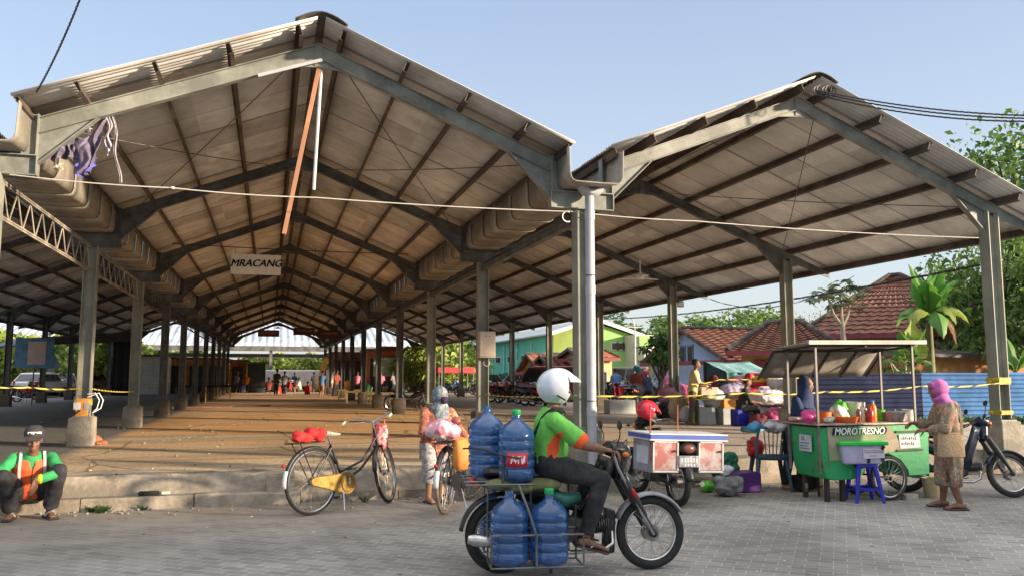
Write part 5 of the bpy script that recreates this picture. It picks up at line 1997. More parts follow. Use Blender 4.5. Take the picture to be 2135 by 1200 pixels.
# open front of the vest
bm = bmesh.new()
bm.from_mesh(vo.data)
dl = [f for f in bm.faces if f.calc_center_median().x > che.x + (f.calc_center_median().z - che.z) * .55 + .03 and abs(f.calc_center_median().y) < .008 + max(0, f.calc_center_median().z - .50) * .30]
bmesh.ops.delete(bm, geom=dl, context='FACES')
bm.to_mesh(vo.data)
bm.free()
md = vo.modifiers.new('t', 'SOLIDIFY')
md.thickness = .006
for q in (-1, 1):
    s_ = MB()
    pth = [V((.055, q * .115, .40)), V((.085, q * .12, .50)), V((.075, q * .115, .60)), V((.02, q * .11, .675))]
    for i in range(3):
        s_.bar(pth[i], pth[i + 1], .028, .006, (1, 0, .4))
    s_.build('reflective_band', mat('silver_band', (.5, .48, .46), .3, var=.1), sq)
cp = MB()
cp.lathe([(.098, 0), (.101, .03), (.092, .07), (.065, .098), (.02, .108), (0.002, .109)], n=28)
cp.loft([(.05, 0, .012), (.12, 0, .006), (.175, 0, -.012)], [.085, .078, .05], [.006, .006, .005], n=14, right=rt_)
cp.xf(Matrix.Translation(hc + V((-.01, 0, .045))) @ Matrix.Rotation(R(10), 4, 'Y'))
cpo = cp.build('cap', CAPM, sq)
text('rezpectz', 'lettering', sq, hc + V((.099, 0, .083)), (R(76), 0, R(90)), .038, WHITE, .002, 0, .001)
face_parts(hc, HFS, V((0, 0, 1)), sq)
MB().torus(arms[1][1].lerp(arms[1][2], .83), .036, .014, 'Y', 16, 6, 1.6).build('wristband', mat('yellow_band', (.8, .6, .02), .6), sq)
# ================= food cart
CGREEN = mat('green_cart_paint', (0.10, 0.12, 0.06), .5, scale=3.2, col2=(0.025, 0.33, 0.11), edge=(.36, .44), bump=.3, bscale=10)
DARKW = mat('cart_frame_iron', (.05, .035, .03), .6, var=.4)
CY = 8.62


def cx_(px, Y=CY):
    return gy(px, 900, Y).x


def cz_(px, py, Y=CY):
    return gy(px, py, Y).z


xl, xm, xr = cx_(1706), cx_(1722), cx_(1937)
ct = thing('food_cart', 'green wheeled street food cart with painted lettering and tin awning', 'food cart', (xm, CY, 0))
o0 = V((xm, CY, 0))
ztp = cz_(1722, 886)
bd = MB()
P_ = [(1708, 890), (1709, 930), (1713, 975), (1720, 997), (1735, 1001), (1780, 998), (1800, 985), (1803, 962), (1815, 950), (1850, 945), (1874, 958), (1888, 978), (1890, 992), (1934, 988), (1936, 882)]
poly = [(cx_(a) - xm, cz_(a, b_)) for a, b_ in P_]
bd.prism(poly[::-1], .58, (0, .29, 0), (1, 0, 0), (0, 0, 1))
# prism normal runs along -Y, so the slab spans Y 0 .. .58
bd.build('body', CGREEN, ct, bevel=.012, ang=25)
cl_ = MB()
a_, c_ = V((xl - xm - .04, .29, ztp + .012)), V((xr - xm + .03, .29, ztp + .012))
cl_.bar(a_, c_, .66, .022)
cl_.build('counter', mat('worn_pinkish_counter', (.42, .30, .25), .5, var=.35, scale=6), ct, bevel=.005)
# painted panel
BEI = pattern_mat('faded_painted_panel', [(.28, .30, .17), (.34, .27, .18), (.20, .30, .16), (.40, .33, .24)], 7)
pn = MB()
pts = [(1724, 889), (1852, 886), (1866, 905), (1880, 938), (1850, 941), (1815, 946), (1800, 955), (1726, 960)]
pn.prism([(cx_(a) - xm, cz_(a, b_)) for a, b_ in pts][::-1], .006, (0, -.006, 0))
pn.build('painted_panel', BEI, ct, smooth=False)
zt_ = cz_(1790, 898)
text('MOROTRESNO', 'lettering', ct, (cx_(1790) - xm, -.014, zt_), (R(90), 0, 0), .120, BLACKC, .003, .25, .004, .98)
text('MOROTRESNO', 'lettering', ct, (cx_(1790) - xm, -.020, zt_), (R(90), 0, 0), .115, WHITE, .003, .25, .0015, .94)
# paper notice on the left, framed sign on the right
nb = MB()
xn = cx_(1706) - xm - .014
nb.prism([(.12, .60), (.36, .60), (.36, .80), (.12, .80)], .006, (xn, 0, 0), (0, 1, 0), (0, 0, 1))
nb.build('paper_notice', mat('notice_paper', (.50, .52, .56), .8, var=.12, scale=8), ct, smooth=False)
GREYI = mat('grey_print', (.10, .14, .22), .7)
text('ES', 'lettering', ct, (xn - .006, .28, .755), (R(90), 0, R(-90)), .07, GREYI, .001)
ln = MB()
for (a, b1, L_) in ((1668, 925, 18), (1668, 931, 15), (1669, 936, 18)):
    ln.bar((xn - .006, .34, .70 - (b1 - 925) * .006), (xn - .006, .34 - L_ * .010, .70 - (b1 - 925) * .006), .002, .010)
ln.build('print_lines', GREYI, ct)
sg = MB()
sg.prism([(cx_(a) - xm, cz_(a, b_)) for a, b_ in ((1872, 905), (1914, 903), (1916, 931), (1874, 934))][::-1], .010, (0, -.009, 0))
sg.build('white_sign', mat('white_sign_board', (.58, .62, .60), .6, var=.1), ct, smooth=False)
for yy in (899, 938):
    MB().bar((cx_(1866) - xm, -.014, cz_(1866, yy)), (cx_(1920) - xm, -.014, cz_(1920, yy - 2)), .02, .022).build('sign_rail', DARKW, ct)
sl_ = MB()
for r_ in range(2):
    for k_ in range(8 - r_):
        xx = 1878 + k_ * 4
        zz_ = cz_(xx, 913 + r_ * 11)
        sl_.box((cx_(xx) - xm, -.016, zz_ + .004 * (k_ % 3)), (.013, .002, .022 + .010 * ((k_ * 5 + r_) % 3)))
sl_.build('lettering', GREYI, ct)
# wheels
wc = gz(1853, 1042)
wr_ = .27
for dy, lb in ((-.045, 1), (.55, 2)):
    wheel(ct, (wc.x - xm, dy, wr_), wr_, .022, None, 16, drum=0, hw=.03)
MB().cyl((wc.x - xm, -.05, wr_), (wc.x - xm, .56, wr_), .012, n=8).build('axle', DARKW, ct)
for px in (1728, 1760):
    MB().bar((cx_(px) - xm, .08, .0), (cx_(px) - xm, .08, .36), .05, .05, (1, 0, 0)).build('leg', DARKW, ct)
    MB().bar((cx_(px) - xm, .50, .0), (cx_(px) - xm, .50, .36), .05, .05, (1, 0, 0)).build('leg', DARKW, ct)
# poles and roof
zr_ = cz_(1705, 722)
for (px, yy, zb, zt2) in ((1705, .0, .35, cz_(1705, 724)), (1908, .0, ztp, cz_(1908, 722)), (1705, .58, .35, cz_(1705, 724) - .03), (1908, .58, ztp, cz_(1908, 722) - .02)):
    MB().bar((cx_(px) - xm, yy - .012, zb), (cx_(px) - xm, yy - .012, zt2), .026, .026, (1, 0, 0)).build('pole', mat('grey_pole_iron', (.16, .14, .13), .5, var=.3), ct)
xa, xb = cx_(1682) - xm, cx_(1928) - xm
za_, zb_ = cz_(1705, 719), cz_(1908, 718)
TIN = mat('awning_underside_tin', (.30, .27, .23), .7, var=.3, scale=3)
rfm = MB()
rfm.grid(lambda u, v: (xa + (xb - xa) * u, -.10 + .72 * v, za_ + .03 + (zb_ - za_) * u - .05 * v), 10, 4)
rfm.build('roof', TIN, ct, solid=.02)
MB().bar((xa, -.10, za_ + .03), (xb, -.10, zb_ + .03), .03, .05).build('roof_edge', mat('dull_trim', (.36, .34, .29), .6, var=.3), ct)
fl_ = MB()
L0, L1 = V((xa - .01, .62, za_ - .04)), V((xb - .02, .62, zb_ - .03))
dn = V((.02, .40, -.36))
fl_.grid(lambda u, v: L0.lerp(L1, u) + dn * v, 8, 4)
fl_.build('awning_flap', TIN, ct, solid=.012)
rb_ = MB()
for u in (0, .25, .5, .75, 1):
    a = L0.lerp(L1, u) + V((0, -.01, -.014))
    rb_.bar(a, a + dn, .03, .02)
rb_.bar(L0 + V((0, -.01, -.02)), L1 + V((0, -.01, -.02)), .03, .03)
for yy in (0, .58):
    rb_.bar((xa + .05, yy, za_ - .01), (xb - .05, yy, zb_ - .01), .025, .03)
for u in (0.1, .5, .9):
    rb_.bar((xa + (xb - xa) * u, -.05, za_), (xa + (xb - xa) * u, .68, za_ - .05), .025, .025)
rb_.build('awning_ribs', DARKW, ct)

# goods on the counter
zc_ = ztp + .025


def P3(px, dy, z=None):
    return V((cx_(px, CY + dy), CY + dy, zc_ if z is None else z))


def tub(px, dy, r, h, m, label, cat='bowl', name='bowl', flare=1.25, z=None, lid=None):
    p = P3(px, dy, z)
    mb = MB()
    mb.lathe([(r * .75, 0), (r * .8, .004), (r * .8 * flare, h), (r * .8 * flare + .006, h + .003), (r * .78 * flare, h - .002), (r * .74, .012)], n=28)
    if lid:
        t = thing(name, label, cat, p)
        mb.build('tub', m, t)
        MB().lathe([(r * .84 * flare, h), (r * .86 * flare, h + .015), (r * .4, h + .03), (.012, h + .032), (.015, h + .05), (.002, h + .052)], n=28).build('lid', lid, t)
        return t
    o = mb.build(name, m)
    o.location = p
    return tag(o, label, cat)


def bagheap(px, dy, dims, m, label, cat='bag', name='plastic_bag', z=None, seed=0, n=5, pos=None, amp=.02, group=None, vox=None):
    random.seed(seed + 11)
    mb = MB()
    dx, dy_, dz = dims
    mb.ball((0, 0, dz * .42), (dx * .42, dy_ * .42, dz * .42), 14, 9)
    for i in range(n):
        mb.ball(((random.random() - .5) * dx * .55, (random.random() - .5) * dy_ * .5, dz * (.25 + .45 * random.random())), (dx * .25, dy_ * .3, dz * .27), 12, 8)
    o = mb.remesh(name, m, None, vox or max(.010, min(dims) / 16), 2, disp=lambda p, n_: p + n_ * amp * mnoise.noise((p.x * 14 + seed, p.y * 14, p.z * 16)))
    o.location = pos if pos is not None else P3(px, dy, z)
    if group:
        o['group'] = group
    return tag(o, label, cat)


def jar(px, dy, r, h, m, capm, label, cat='bottle', name='bottle', z=None):
    t = thing(name, label, cat, P3(px, dy, z))
    MB().lathe([(r * .95, 0), (r, .01), (r, h * .62), (r * .8, h * .74), (r * .42, h * .84), (r * .40, h * .9)], n=18).build('bottle_body', m, t)
    MB().lathe([(r * .46, h * .88), (r * .46, h * .97), (r * .2, h)], n=14).build('cap', capm, t)
    return t


HOTP = mat('hot_pink_plastic', (.75, .08, .28), .35, var=.15)
LIMEP = mat('lime_plastic', (.12, .55, .05), .35, var=.15, scale=8)
ORAP = mat('orange_plastic', (.8, .16, .02), .4, var=.15)
CLRB = pattern_mat('clear_bag_with_white_food', [(.60, .58, .50), (.45, .45, .38), (.7, .68, .62), (.40, .46, .30)], 20, .4)
REDS = mat('red_syrup', (.42, .03, .015), .2, var=.2)
BRNS = mat('brown_syrup', (.20, .05, .03), .2, var=.2)
BLUP = mat('light_blue_plastic', (.08, .35, .6), .35)
CREP = mat('cream_plastic', (.65, .58, .45), .4, var=.1)
bagheap(1690, .12, (.26, .22, .19), HOTP, 'bright pink plastic bag at the tail end of the cart counter', seed=1)
bagheap(1662, .42, (.22, .26, .08), mat('pinkish_cloth', (.6, .36, .34), .8, var=.2), 'pale pink cloth spread over the corner of the cart counter', 'cloth', 'cloth', seed=2)
tub(1716, .38, .12, .12, LIMEP, 'lime green bowl behind the pink bag on the cart')
tub(1722, .20, .09, .13, ORAP, 'orange plastic jar beside the cart pole', 'jar', 'jar', 1.05)
bagheap(1752, .22, (.24, .2, .24), CLRB, 'clear bag of pale crackers heaped in the middle of the cart', seed=3)
bagheap(1748, .36, (.22, .18, .30), LIMEP, 'upright green plastic bag behind the crackers on the cart', seed=4)
tub(1768, .10, .13, .07, ORAP, 'shallow orange basin at the front of the cart counter')
bagheap(1728, .06, (.18, .14, .09), CLRB, 'small white food packet beside the orange basin on the cart', seed=5)
tub(1786, .40, .13, .24, CREP, 'tall cream food box with open top on the cart', 'box', 'food_box', 1.15)
for i, (px, c_) in enumerate(((1792, BRNS), (1800, CREP), (1807, BRNS))):
    jar(px, .16 + .03 * i, .03, .19 - .01 * i, c_, WHITE, ['dark syrup bottle nearest the cream food box on the cart', 'milk coloured bottle between two dark syrup bottles on the cart', 'dark syrup bottle beside the red sauce bottle on the cart'][i])
jar(1816, .12, .042, .20, REDS, REDS, 'squat red sauce bottle on the cart counter')
jar(1822, .22, .045, .27, ORAP, BLUP, 'orange drink bottle with light blue cap on the cart')
tub(1836, .34, .07, .14, LIMEP, 'green cup behind the orange drink bottle on the cart', 'cup', 'cup')
tub(1868, .22, .17, .10, ALU, 'lidded aluminium pot at the wheel end of the cart', 'pot', 'cooking_pot', 1.15, lid=ALU)
tub(1896, .30, .09, .14, CREP, 'cream tub beside the aluminium pot on the cart', 'tub', 'tub', 1.05)

# tub on the blue stool
SBLUE = mat('royal_blue_plastic', (.025, .03, .42), .35, var=.12)
sp0 = gz(1803, 1044)
st = thing('plastic_stool', 'royal blue plastic stool carrying a lidded tub in front of the cart', 'stool', sp0, R(-16))
hs = .455
MB().lathe([(.17, hs - .035), (.178, hs - .03), (.172, hs - .004), (.155, hs), (.03, hs), (.0, hs - .002)], n=4, rot=Matrix.Rotation(R(45), 3, 'Z'), caps=False).build('seat', SBLUE, st, solid=.008, bevel=.006)
for sx in (-1, 1):
    for sy in (-1, 1):
        MB().loft([(sx * .10, sy * .10, hs - .02), (sx * .165, sy * .165, .0)], [.034, .022], [.028, .018], n=8, right=(1, 0, 0)).build('leg', SBLUE, st)
rg = MB()
q_ = .142
for (a, b_) in (((-1, -1), (1, -1)), ((1, -1), (1, 1)), ((1, 1), (-1, 1)), ((-1, 1), (-1, -1))):
    rg.bar((a[0] * q_, a[1] * q_, .16), (b_[0] * q_, b_[1] * q_, .16), .012, .035)
rg.build('stretcher', SBLUE, st)
bx = thing('storage_tub', 'translucent white storage tub with bright green lid on the blue stool', 'storage box', sp0 + V((-.06, .02, hs + .004)), R(-14))
WTUB = mat('milky_plastic', (.50, .48, .66), .35, var=.12, scale=5)
mb = MB()
mb.loft([(0, 0, 0), (0, 0, .01), (0, 0, .235), (0, 0, .25)], [.34, .345, .385, .385], [.21, .215, .24, .24], n=4, right=V((1, 1, 0)))
mb.v = []
mb.f = []
mb.m = []
for (z, a, b_) in ((0, .235, .15), (.235, .275, .18)):
    mb.v += [(-a, -b_, z), (a, -b_, z), (a, b_, z), (-a, b_, z)]
mb.f = [(3, 2, 1, 0), (4, 5, 6, 7), (0, 1, 5, 4), (1, 2, 6, 5), (2, 3, 7, 6), (3, 0, 4, 7)]
mb.m = [0] * 6
mb.build('tub', WTUB, bx, bevel=.025, seg=3)
MB().box((0, 0, .252), (.60, .41, .045)).build('lid', mat('bright_green_lid', (.03, .62, .08), .3, var=.05), bx, bevel=.012, seg=3)
tp = MB()
for (x, z, r_) in ((.06, .04, 15), (.235, .05, -20), (.235, .20, 40)):
    tp.box((x, -.158 - z * .12, z), (.035, .006, .055), Matrix.Rotation(R(r_), 3, 'Y'))
tp.build('tape_patch', BLACKP, bx)
ps = MB().prism([(-.01, .07), (.25, .08), (.255, .19), (-.01, .195)], .003, (0, -.178, 0))
ps.build('paper_label', mat('label_paper', (.62, .60, .72), .8, var=.05), bx)
ln = MB()
for z in (.165, .145, .105):
    ln.bar((.06 if z < .12 else .0, -.182, z), (.16 if z < .12 else .24, -.182, z), .002, .006)
ln.build('print_lines', mat('faded_red_print', (.4, .12, .12), .7), bx)
# crate, brick, bucket
mb = MB()
for (z, a, b_) in ((0, .15, .12), (.20, .17, .14)):
    mb.v += [(-a, -b_, z), (a, -b_, z), (a, b_, z), (-a, b_, z)]
mb.f = [(3, 2, 1, 0), (0, 1, 5, 4), (1, 2, 6, 5), (2, 3, 7, 6), (3, 0, 4, 7)]
mb.m = [0] * 5
o = mb.build('crate', BLACKP, smooth=False, solid=.012, bevel=.004)
o.location = gz(1680, 1022)
tag(o, 'black plastic crate on the paving below the tail of the cart', 'crate')
o = MB().box((0, 0, .035), (.20, .10, .07)).build('brick', mat('pale_brick', (.36, .32, .28), .9, var=.3, bump=.5), smooth=False, bevel=.008)
o.location = gz(1896, 1040)
o.rotation_euler = (0, 0, .1)
tag(o, 'pale brick wedged against the cart wheel', 'brick')
mb = MB().lathe([(.085, 0), (.09, .01), (.115, .24), (.12, .245), (.108, .24), (.082, .015)], n=28)
t = thing('bucket', 'beige plastic bucket on the paving behind the customer', 'bucket', gz(1944, 1036))
mb.build('pail', mat('beige_bucket', (.45, .38, .20), .5, var=.2), t)
MB().torus((0, 0, .235), .118, .004, 'Y', 20, 6, 1, 180, 360).build('handle', ALU, t)

# ================= vendor behind the cart
NAVY = mat('navy_cloth', (.025, .045, .12), .85, var=.3, scale=8, bump=.5, bscale=10)
PATB = pattern_mat('grey_leaf_print', [(.15, .17, .2), (.3, .32, .33), (.08, .09, .12), (.4, .42, .42)], 24)
v1 = gy(1652, 900, 9.75)
simple_person((v1.x, 9.75, 0), R(-60), 'vendor in navy veil and dark blouse bending behind the green cart', NAVY, BLACKC, NAVY, 'stand', 1.52, SKIN2, .014, headk='hijab', lean=.10)

# ================= customer
BATK = pattern_mat('brown_floral_batik', [(.20, .15, .10), (.30, .22, .15), (.34, .14, .10), (.16, .15, .10), (.36, .28, .18), (.26, .09, .10), (.14, .16, .12)], 34)
PINKH = mat('magenta_veil', (.48, .12, .36), .75, var=.15, scale=6, bump=.4, bscale=8)
cp_ = gz(1983, 1059)
crz = math.atan2(.45, -1)
cu_ = thing('person', 'woman in pink veil and brown batik tunic shopping at the green cart', 'person', cp_, crz)
pel, che, nk, hc = V((0, 0, .80)), V((.0, 0, 1.07)), V((.035, 0, 1.235)), V((.085, 0, 1.36))
b, sh = MB(), MB()
torso_mb(b, pel, che, nk, rt_)
b.capsule(nk - V((0, 0, .05)), hc, .05, .05)
HFC = V((1, 0, -.18))
head_mb(b, hc, HFC, V((0, 0, 1)), .97)
sh.loft([V((.01, 0, .27)), V((.01, 0, .40)), V((-.01, 0, .62)), V((-.02, 0, .82)), V((0, 0, .97)), V((.0, 0, 1.10)), V((.02, 0, 1.18)), V((.035, 0, 1.235))], [.175, .18, .185, .19, .17, .18, .145, .075], [.135, .135, .145, .155, .125, .125, .10, .07], n=24, right=rt_)
for q in (-1, 1):
    so_ = che + V((.01, q * .165, .09))
    el = V((.10, q * .235, .92)) if q > 0 else V((.09, -.24, .93))
    wr = V((.27, q * .14, .90)) if q > 0 else V((.30, -.16, .965))
    limb_mb(b, [so_, el, wr], [.045, .038, .025])
    hand_mb(b, wr, V((1, -q * .3, -.1)), V((0, -q * .5, -1)), .5, q, .95)
    limb_mb(sh, [so_, el, el.lerp(wr, .62)], [.070, .066, .056])
    hp = pel + V((0, q * .085, -.03))
    kn_, an = V((.02 + q * .02, q * .11, .42)), V((-.01 - q * .05, q * .12, .08))
    b.loft([hp, kn_, kn_.lerp(an, .35), an], [.08, .052, .055, .033], n=14)
    b.loft([an + V((-.06, 0, -.04)), an + V((.04, 0, -.03)), an + V((.15, 0, -.055))], [.032, .038, .036], [.032, .032, .016], n=10, right=rt_)
    for i in range(5):
        b.capsule(an + V((.14, q * (-.026 + i * .013), -.058)), an + V((.175 - .006 * i, q * (-.028 + i * .014), -.062)), .008, n=6)
    MB().box(an + V((.05, 0, -.069)), (.26, .095, .02)).build('sandal', BROWNSOLE, cu_, bevel=.008)
b.remesh('body', SKIN, cu_, .0068, 3)
sh.remesh('tunic', BATK, cu_, .010, 5, disp=lambda p, n: p + n * ((.018 * math.sin(math.atan2(p.y, p.x) * 9 + p.z * 3) * max(0, min(1, (.85 - p.z) * 2))) * (1 if p.z < .85 else 0) + .012 * mnoise.noise((p.x * 9, p.y * 9, p.z * 6))))
hm = MB()
hm.ball(hc + V((-.028, 0, .012)), (.108, .092, .124), 18, 12)
hm.loft([hc + V((-.01, 0, -.06)), nk + V((.0, 0, .0)), che + V((.0, 0, .10))], [.085, .095, .12], [.088, .09, .10], n=16, right=rt_)
hm.loft([hc + V((.07, 0, .085)), hc + V((.06, 0, .02))], [.07, .075], [.02, .02], n=12, right=rt_)
hm.remesh('headscarf', PINKH, cu_, .0085, 4, disp=lambda p, n: p + n * (.007 * math.sin(p.z * 70 + p.x * 20) * (1 if p.z < 1.33 else .3) + .008 * mnoise.noise((p.x * 14, p.y * 14, p.z * 10))))
face_parts(hc, HFC, V((0, 0, 1)), cu_, .97)
WOV = mat('woven_straw_bag', (.42, .30, .18), .85, var=.12, scale=30, bump=.8, bscale=60)
M3 = Matrix.Translation(cp_) @ Matrix.Rotation(crz, 4, 'Z')
mb = MB()
mb.loft([(.05, .235, .60), (.05, .235, .615), (.05, .24, .75), (.05, .235, .88)], [.135, .15, .145, .13], [.035, .05, .045, .025], n=20, right=(1, 0, 0))
t = thing('straw_bag', 'tan woven shoulder bag hanging at the side of the pink veiled woman', 'bag', cp_, crz)
mb.build('bag_body', WOV, t)
mb = MB()
for y_, x_ in ((-.20, -.07), (-.20, .17)):
    mb.bar((x_, .245, .86), (x_ * .55 - .04, .245, 1.02), .03, .012, (0, 1, 0))
    mb.bar((x_ * .55 - .04, .245, 1.02), (-.05 + x_ * .2, .215, 1.185), .03, .012, (0, 1, 0))
    mb.bar((-.05 + x_ * .2, .215, 1.185), (-.05 + x_ * .2, .12, 1.225), .03, .012)
mb.build('strap', WOV, t)

# ================= parked motorbike at the frame edge
NAVYB = mat('dark_blue_bike_paint', (.02, .03, .055), .3, var=.3, scale=6, coat=.3)
p1 = gz(2108, 1036)
p0 = p1 - V((1.19 * math.cos(R(-42)), 1.19 * math.sin(R(-42)), 0))
motorbike(p0, R(-42), 'dark blue motorcycle parked beside the woman in pink veil', NAVYB, steer=.5, lean=R(-3), seatm=BLACKP, shield=NAVYB)
o = MB().box((0, 0, 0), (.26, .20, .34)).build('plastic_jerrycan', mat('yellow_jerrycan', (.62, .42, .12), .5, var=.2), bevel=.03, seg=3)
o.location = p0 + V((.12, -.12, .76))
o.rotation_euler = (0, 0, R(-42))
tag(o, 'yellowish jerrycan tied behind the dark blue motorcycle', 'jerrycan')

# ================= motorcycle with three boxes across its tail
q0 = gz(1413, 1055)
BOXG = mat('box_grey_metal', (.30, .31, .36), .5, var=.25, scale=4)
t3 = motorbike(q0, R(90), 'motorcycle with red painted goods boxes slung across its tail', BIKEB, steer=.25, seatm=BLACKP, mirrors=False, lean=R(2))
REDP = mat('peeling_red_poster', (.40, .13, .11), .6, scale=6, col2=(.48, .42, .40), edge=(.46, .60))
WTRIM = mat('white_box_trim', (.62, .62, .6), .5, var=.1)
BTRIM = mat('blue_box_trim', (.06, .12, .45), .45, var=.15)
# local frame: x forward (away from the camera), y to its left (picture left)
for (ya, yb, lab) in ((.13, .45, 'goods_box'), (-.45, -.13, 'goods_box')):
    yc = (ya + yb) / 2
    g = MB().box((.02, yc, .59), (.52, yb - ya, .36)).build(lab, BOXG, t3, bevel=.006)
    MB().box((-.245, yc, .60), (.012, yb - ya - .03, .31)).build('door_panel', REDP, g)
    fr = MB()
    for (y_, z_, w_, h_) in ((yc, .765, yb - ya, .018), (yc, .43, yb - ya, .018), (ya + .008, .60, .016, .34), (yb - .008, .60, .016, .34)):
        fr.box((-.252, y_, z_), (.014, w_, h_))
    fr.build('door_trim', WTRIM, g)
    MB().cyl((-.26, yc - .11, .66), (-.275, yc - .11, .66), .014, n=10).build('knob', BLACKP, g)
MB().box((.02, .453, .60), (.30, .006, .2)).build('side_label', mat('pale_side_label', (.5, .55, .62), .5, var=.1), t3)
tb = MB().box((.04, 0, .815), (.62, .98, .065))
tb.build('tray_band', BTRIM, t3, bevel=.004)
for z in (.785, .85):
    MB().box((.04, 0, z), (.635, .995, .014)).build('tray_trim', WTRIM, t3)
MB().ball((-.22, 0, .69), (.05, .11, .075), 16, 10).build('tail_light_cluster', BLACKP, t3)
MB().ball((-.25, 0, .685), (.035, .08, .05), 16, 10).build('tail_light_lens', mat('brownish_lens', (.18, .06, .04), .25), t3)
pl = MB().box((-.27, 0, .545), (.012, .26, .13)).build('number_plate', mat('scratched_plate', (.40, .40, .40), .5, var=.5, scale=20), t3, bevel=.003)
ln = MB()
for k_ in range(6):
    ln.box((-.279, -.095 + k_ * .038, .56), (.003, .022, .045))
    if k_ < 4:
        ln.box((-.279, -.06 + k_ * .038, .505), (.003, .02, .022))
ln.build('plate_figures', WHITE, t3)
for (y_, x_, lab) in ((.47, -.22, 'flag_rod'), (-.12, .25, 'flag_rod')):
    MB().cyl((x_, y_, .55 if y_ > 0 else .84), (x_ - .01, y_ + .01, 1.18), .010, n=6).build(lab, mat('rusty_rod', (.30, .08, .05), .6), t3)
MB().loft([(.80, -.05, .94), (.80, .05, 1.0), (.86, .1, .98)], [.09, .12, .07], [.07, .07, .05], n=12).build('handlebar_rain_cover', BLACKP, t3)
REDH = mat('red_helmet_paint', (.55, .012, .035), .2, var=.1, coat=.5)
hp_ = q0 + V((-.02, .72, 0)) + V((0, 0, 1.08))
hh = thing('helmet', 'red motorcycle helmet hung on the mirror above the goods boxes', 'helmet', hp_)
helmet(hh, V((0, 0, 0)), V((1, -.25, -.55)), V((.5, 0, .8)), REDH, .98, visor=REDH, name='shell')
w_ = mat('white_stripe', (.7, .6, .6), .4)
MB().tube([(-.03, -.118, .05), (.04, -.12, .03), (.09, -.10, -.0)], .006, 6).build('stripe', w_, hh)

# ================= things on the paving between the boxes and the cart
GREYC = mat('grey_canvas', (.22, .22, .22), .85, var=.25, scale=5, bump=.6, bscale=10)
bagheap(0, 0, (.46, .32, .30), GREYC, 'slumped grey canvas rucksack lying on the paving', 'bag', 'rucksack', pos=gz(1520, 1033), seed=21, amp=.03, vox=.013)
WHP = mat('white_thin_plastic', (.60, .60, .62), .4, var=.15, scale=8)
bagheap(0, 0, (.22, .16, .14), WHP, 'white plastic bag on top of the grey rucksack', pos=gz(1516, 1033) + V((-.02, .0, .26)), seed=22, amp=.03)
bagheap(0, 0, (.24, .2, .18), LIMEP, 'lime green plastic bag on the paving behind the rear wheel of the box motorcycle', pos=gz(1474, 1025), seed=23)
o = MB().box((0, 0, .13), (.42, .34, .26)).build('crate', mat('purple_crate', (.09, .02, .16), .5, var=.2), bevel=.02)
o.location = gz(1545, 1023)
tag(o, 'purple plastic crate behind the grey rucksack', 'crate')
bagheap(0, 0, (.50, .2, .40), mat('dark_green_sack', (.02, .16, .08), .6, var=.3, bump=.4), 'dark green sack leaning beside the goods boxes', 'sack', 'sack', pos=gz(1508, 1019) + V((0, 0, .12)), seed=24, amp=.03)
o = MB().tube([gz(1436, 1013) + V((0, 0, .02)), gz(1470, 1022) + V((0, 0, .05)), gz(1490, 1018) + V((0, 0, .03))], .014, 6).build('pipe', mat('purple_pipe', (.16, .08, .18), .5))
tag(o, 'purplish pipe lying on the paving by the lime green bag', 'pipe')
# plastic chair seen from its back
CHG = mat('slate_blue_plastic', (.045, .085, .12), .4, var=.15, scale=6)
cpz = gz(1606, 1020)
chr_ = thing('plastic_chair', 'slate blue plastic chair with slatted back holding white bags', 'chair', cpz, R(70))
MB().loft([(-.20, 0, .42), (-.16, 0, .425), (.18, 0, .43), (.23, 0, .415)], [.20, .215, .225, .20], [.012, .016, .016, .012], n=20, right=(0, 1, 0)).build('seat', CHG, chr_)
for sx in (-1, 1):
    for sy in (-1, 1):
        MB().loft([(sx * .17, sy * .18, .42), (sx * .23, sy * .235, 0)], [.034, .020], [.030, .016], n=8, right=(0, 1, 0)).build('leg', CHG, chr_)
bk = MB()
arc = []
for i in range(15):
    a = PI * i / 14
    arc.append((-.20 - .06 * math.sin(a), .215 * math.cos(a), .44 + .40 * min(1, math.sin(a) * 1.7) ** .8))
bk.tube(arc, .018, 8)
for i in range(5):
    y_ = -.12 + .06 * i
    bk.bar((-.205, y_ * .7, .43), (-.262, y_, .825 if abs(y_) < .1 else .80), .008, .028, (0, 1, 0) if False else (1, 0, 0))
bk.bar((-.21, -.19, .47), (-.21, .19, .47), .015, .05)
bk.build('backrest', CHG, chr_)
for q in (-1, 1):
    MB().tube([(-.22, q * .22, .64), (0, q * .245, .65), (.19, q * .24, .63), (.21, q * .22, .43)], .016, 8).build('armrest', CHG, chr_)
RZ = Matrix.Translation(cpz) @ Matrix.Rotation(R(70), 4, 'Z')
bagheap(0, 0, (.34, .32, .22), pattern_mat('white_bag_with_ring_print', [(.6, .6, .6), (.6, .6, .6), (.45, .4, .36), (.3, .15, .1)], 14), 'white printed bag piled over the back of the slate blue chair', pos=RZ @ V((-.14, -.04, .76)), seed=31)
bagheap(0, 0, (.22, .2, .16), BLUP, 'turquoise packet above the slate blue chair back', 'packet', 'packet', pos=RZ @ V((-.12, .20, .78)), seed=32)
bagheap(0, 0, (.30, .26, .30), mat('red_thin_plastic', (.6, .02, .02), .4, var=.2, bump=.4), 'red plastic bag on the seat of the slate blue chair', pos=RZ @ V((.08, .16, .43)), seed=33)
bagheap(0, 0, (.2, .18, .30), WHP, 'white carrier bag hanging beside the slate blue chair', pos=RZ @ V((.0, -.30, .44)), seed=34)
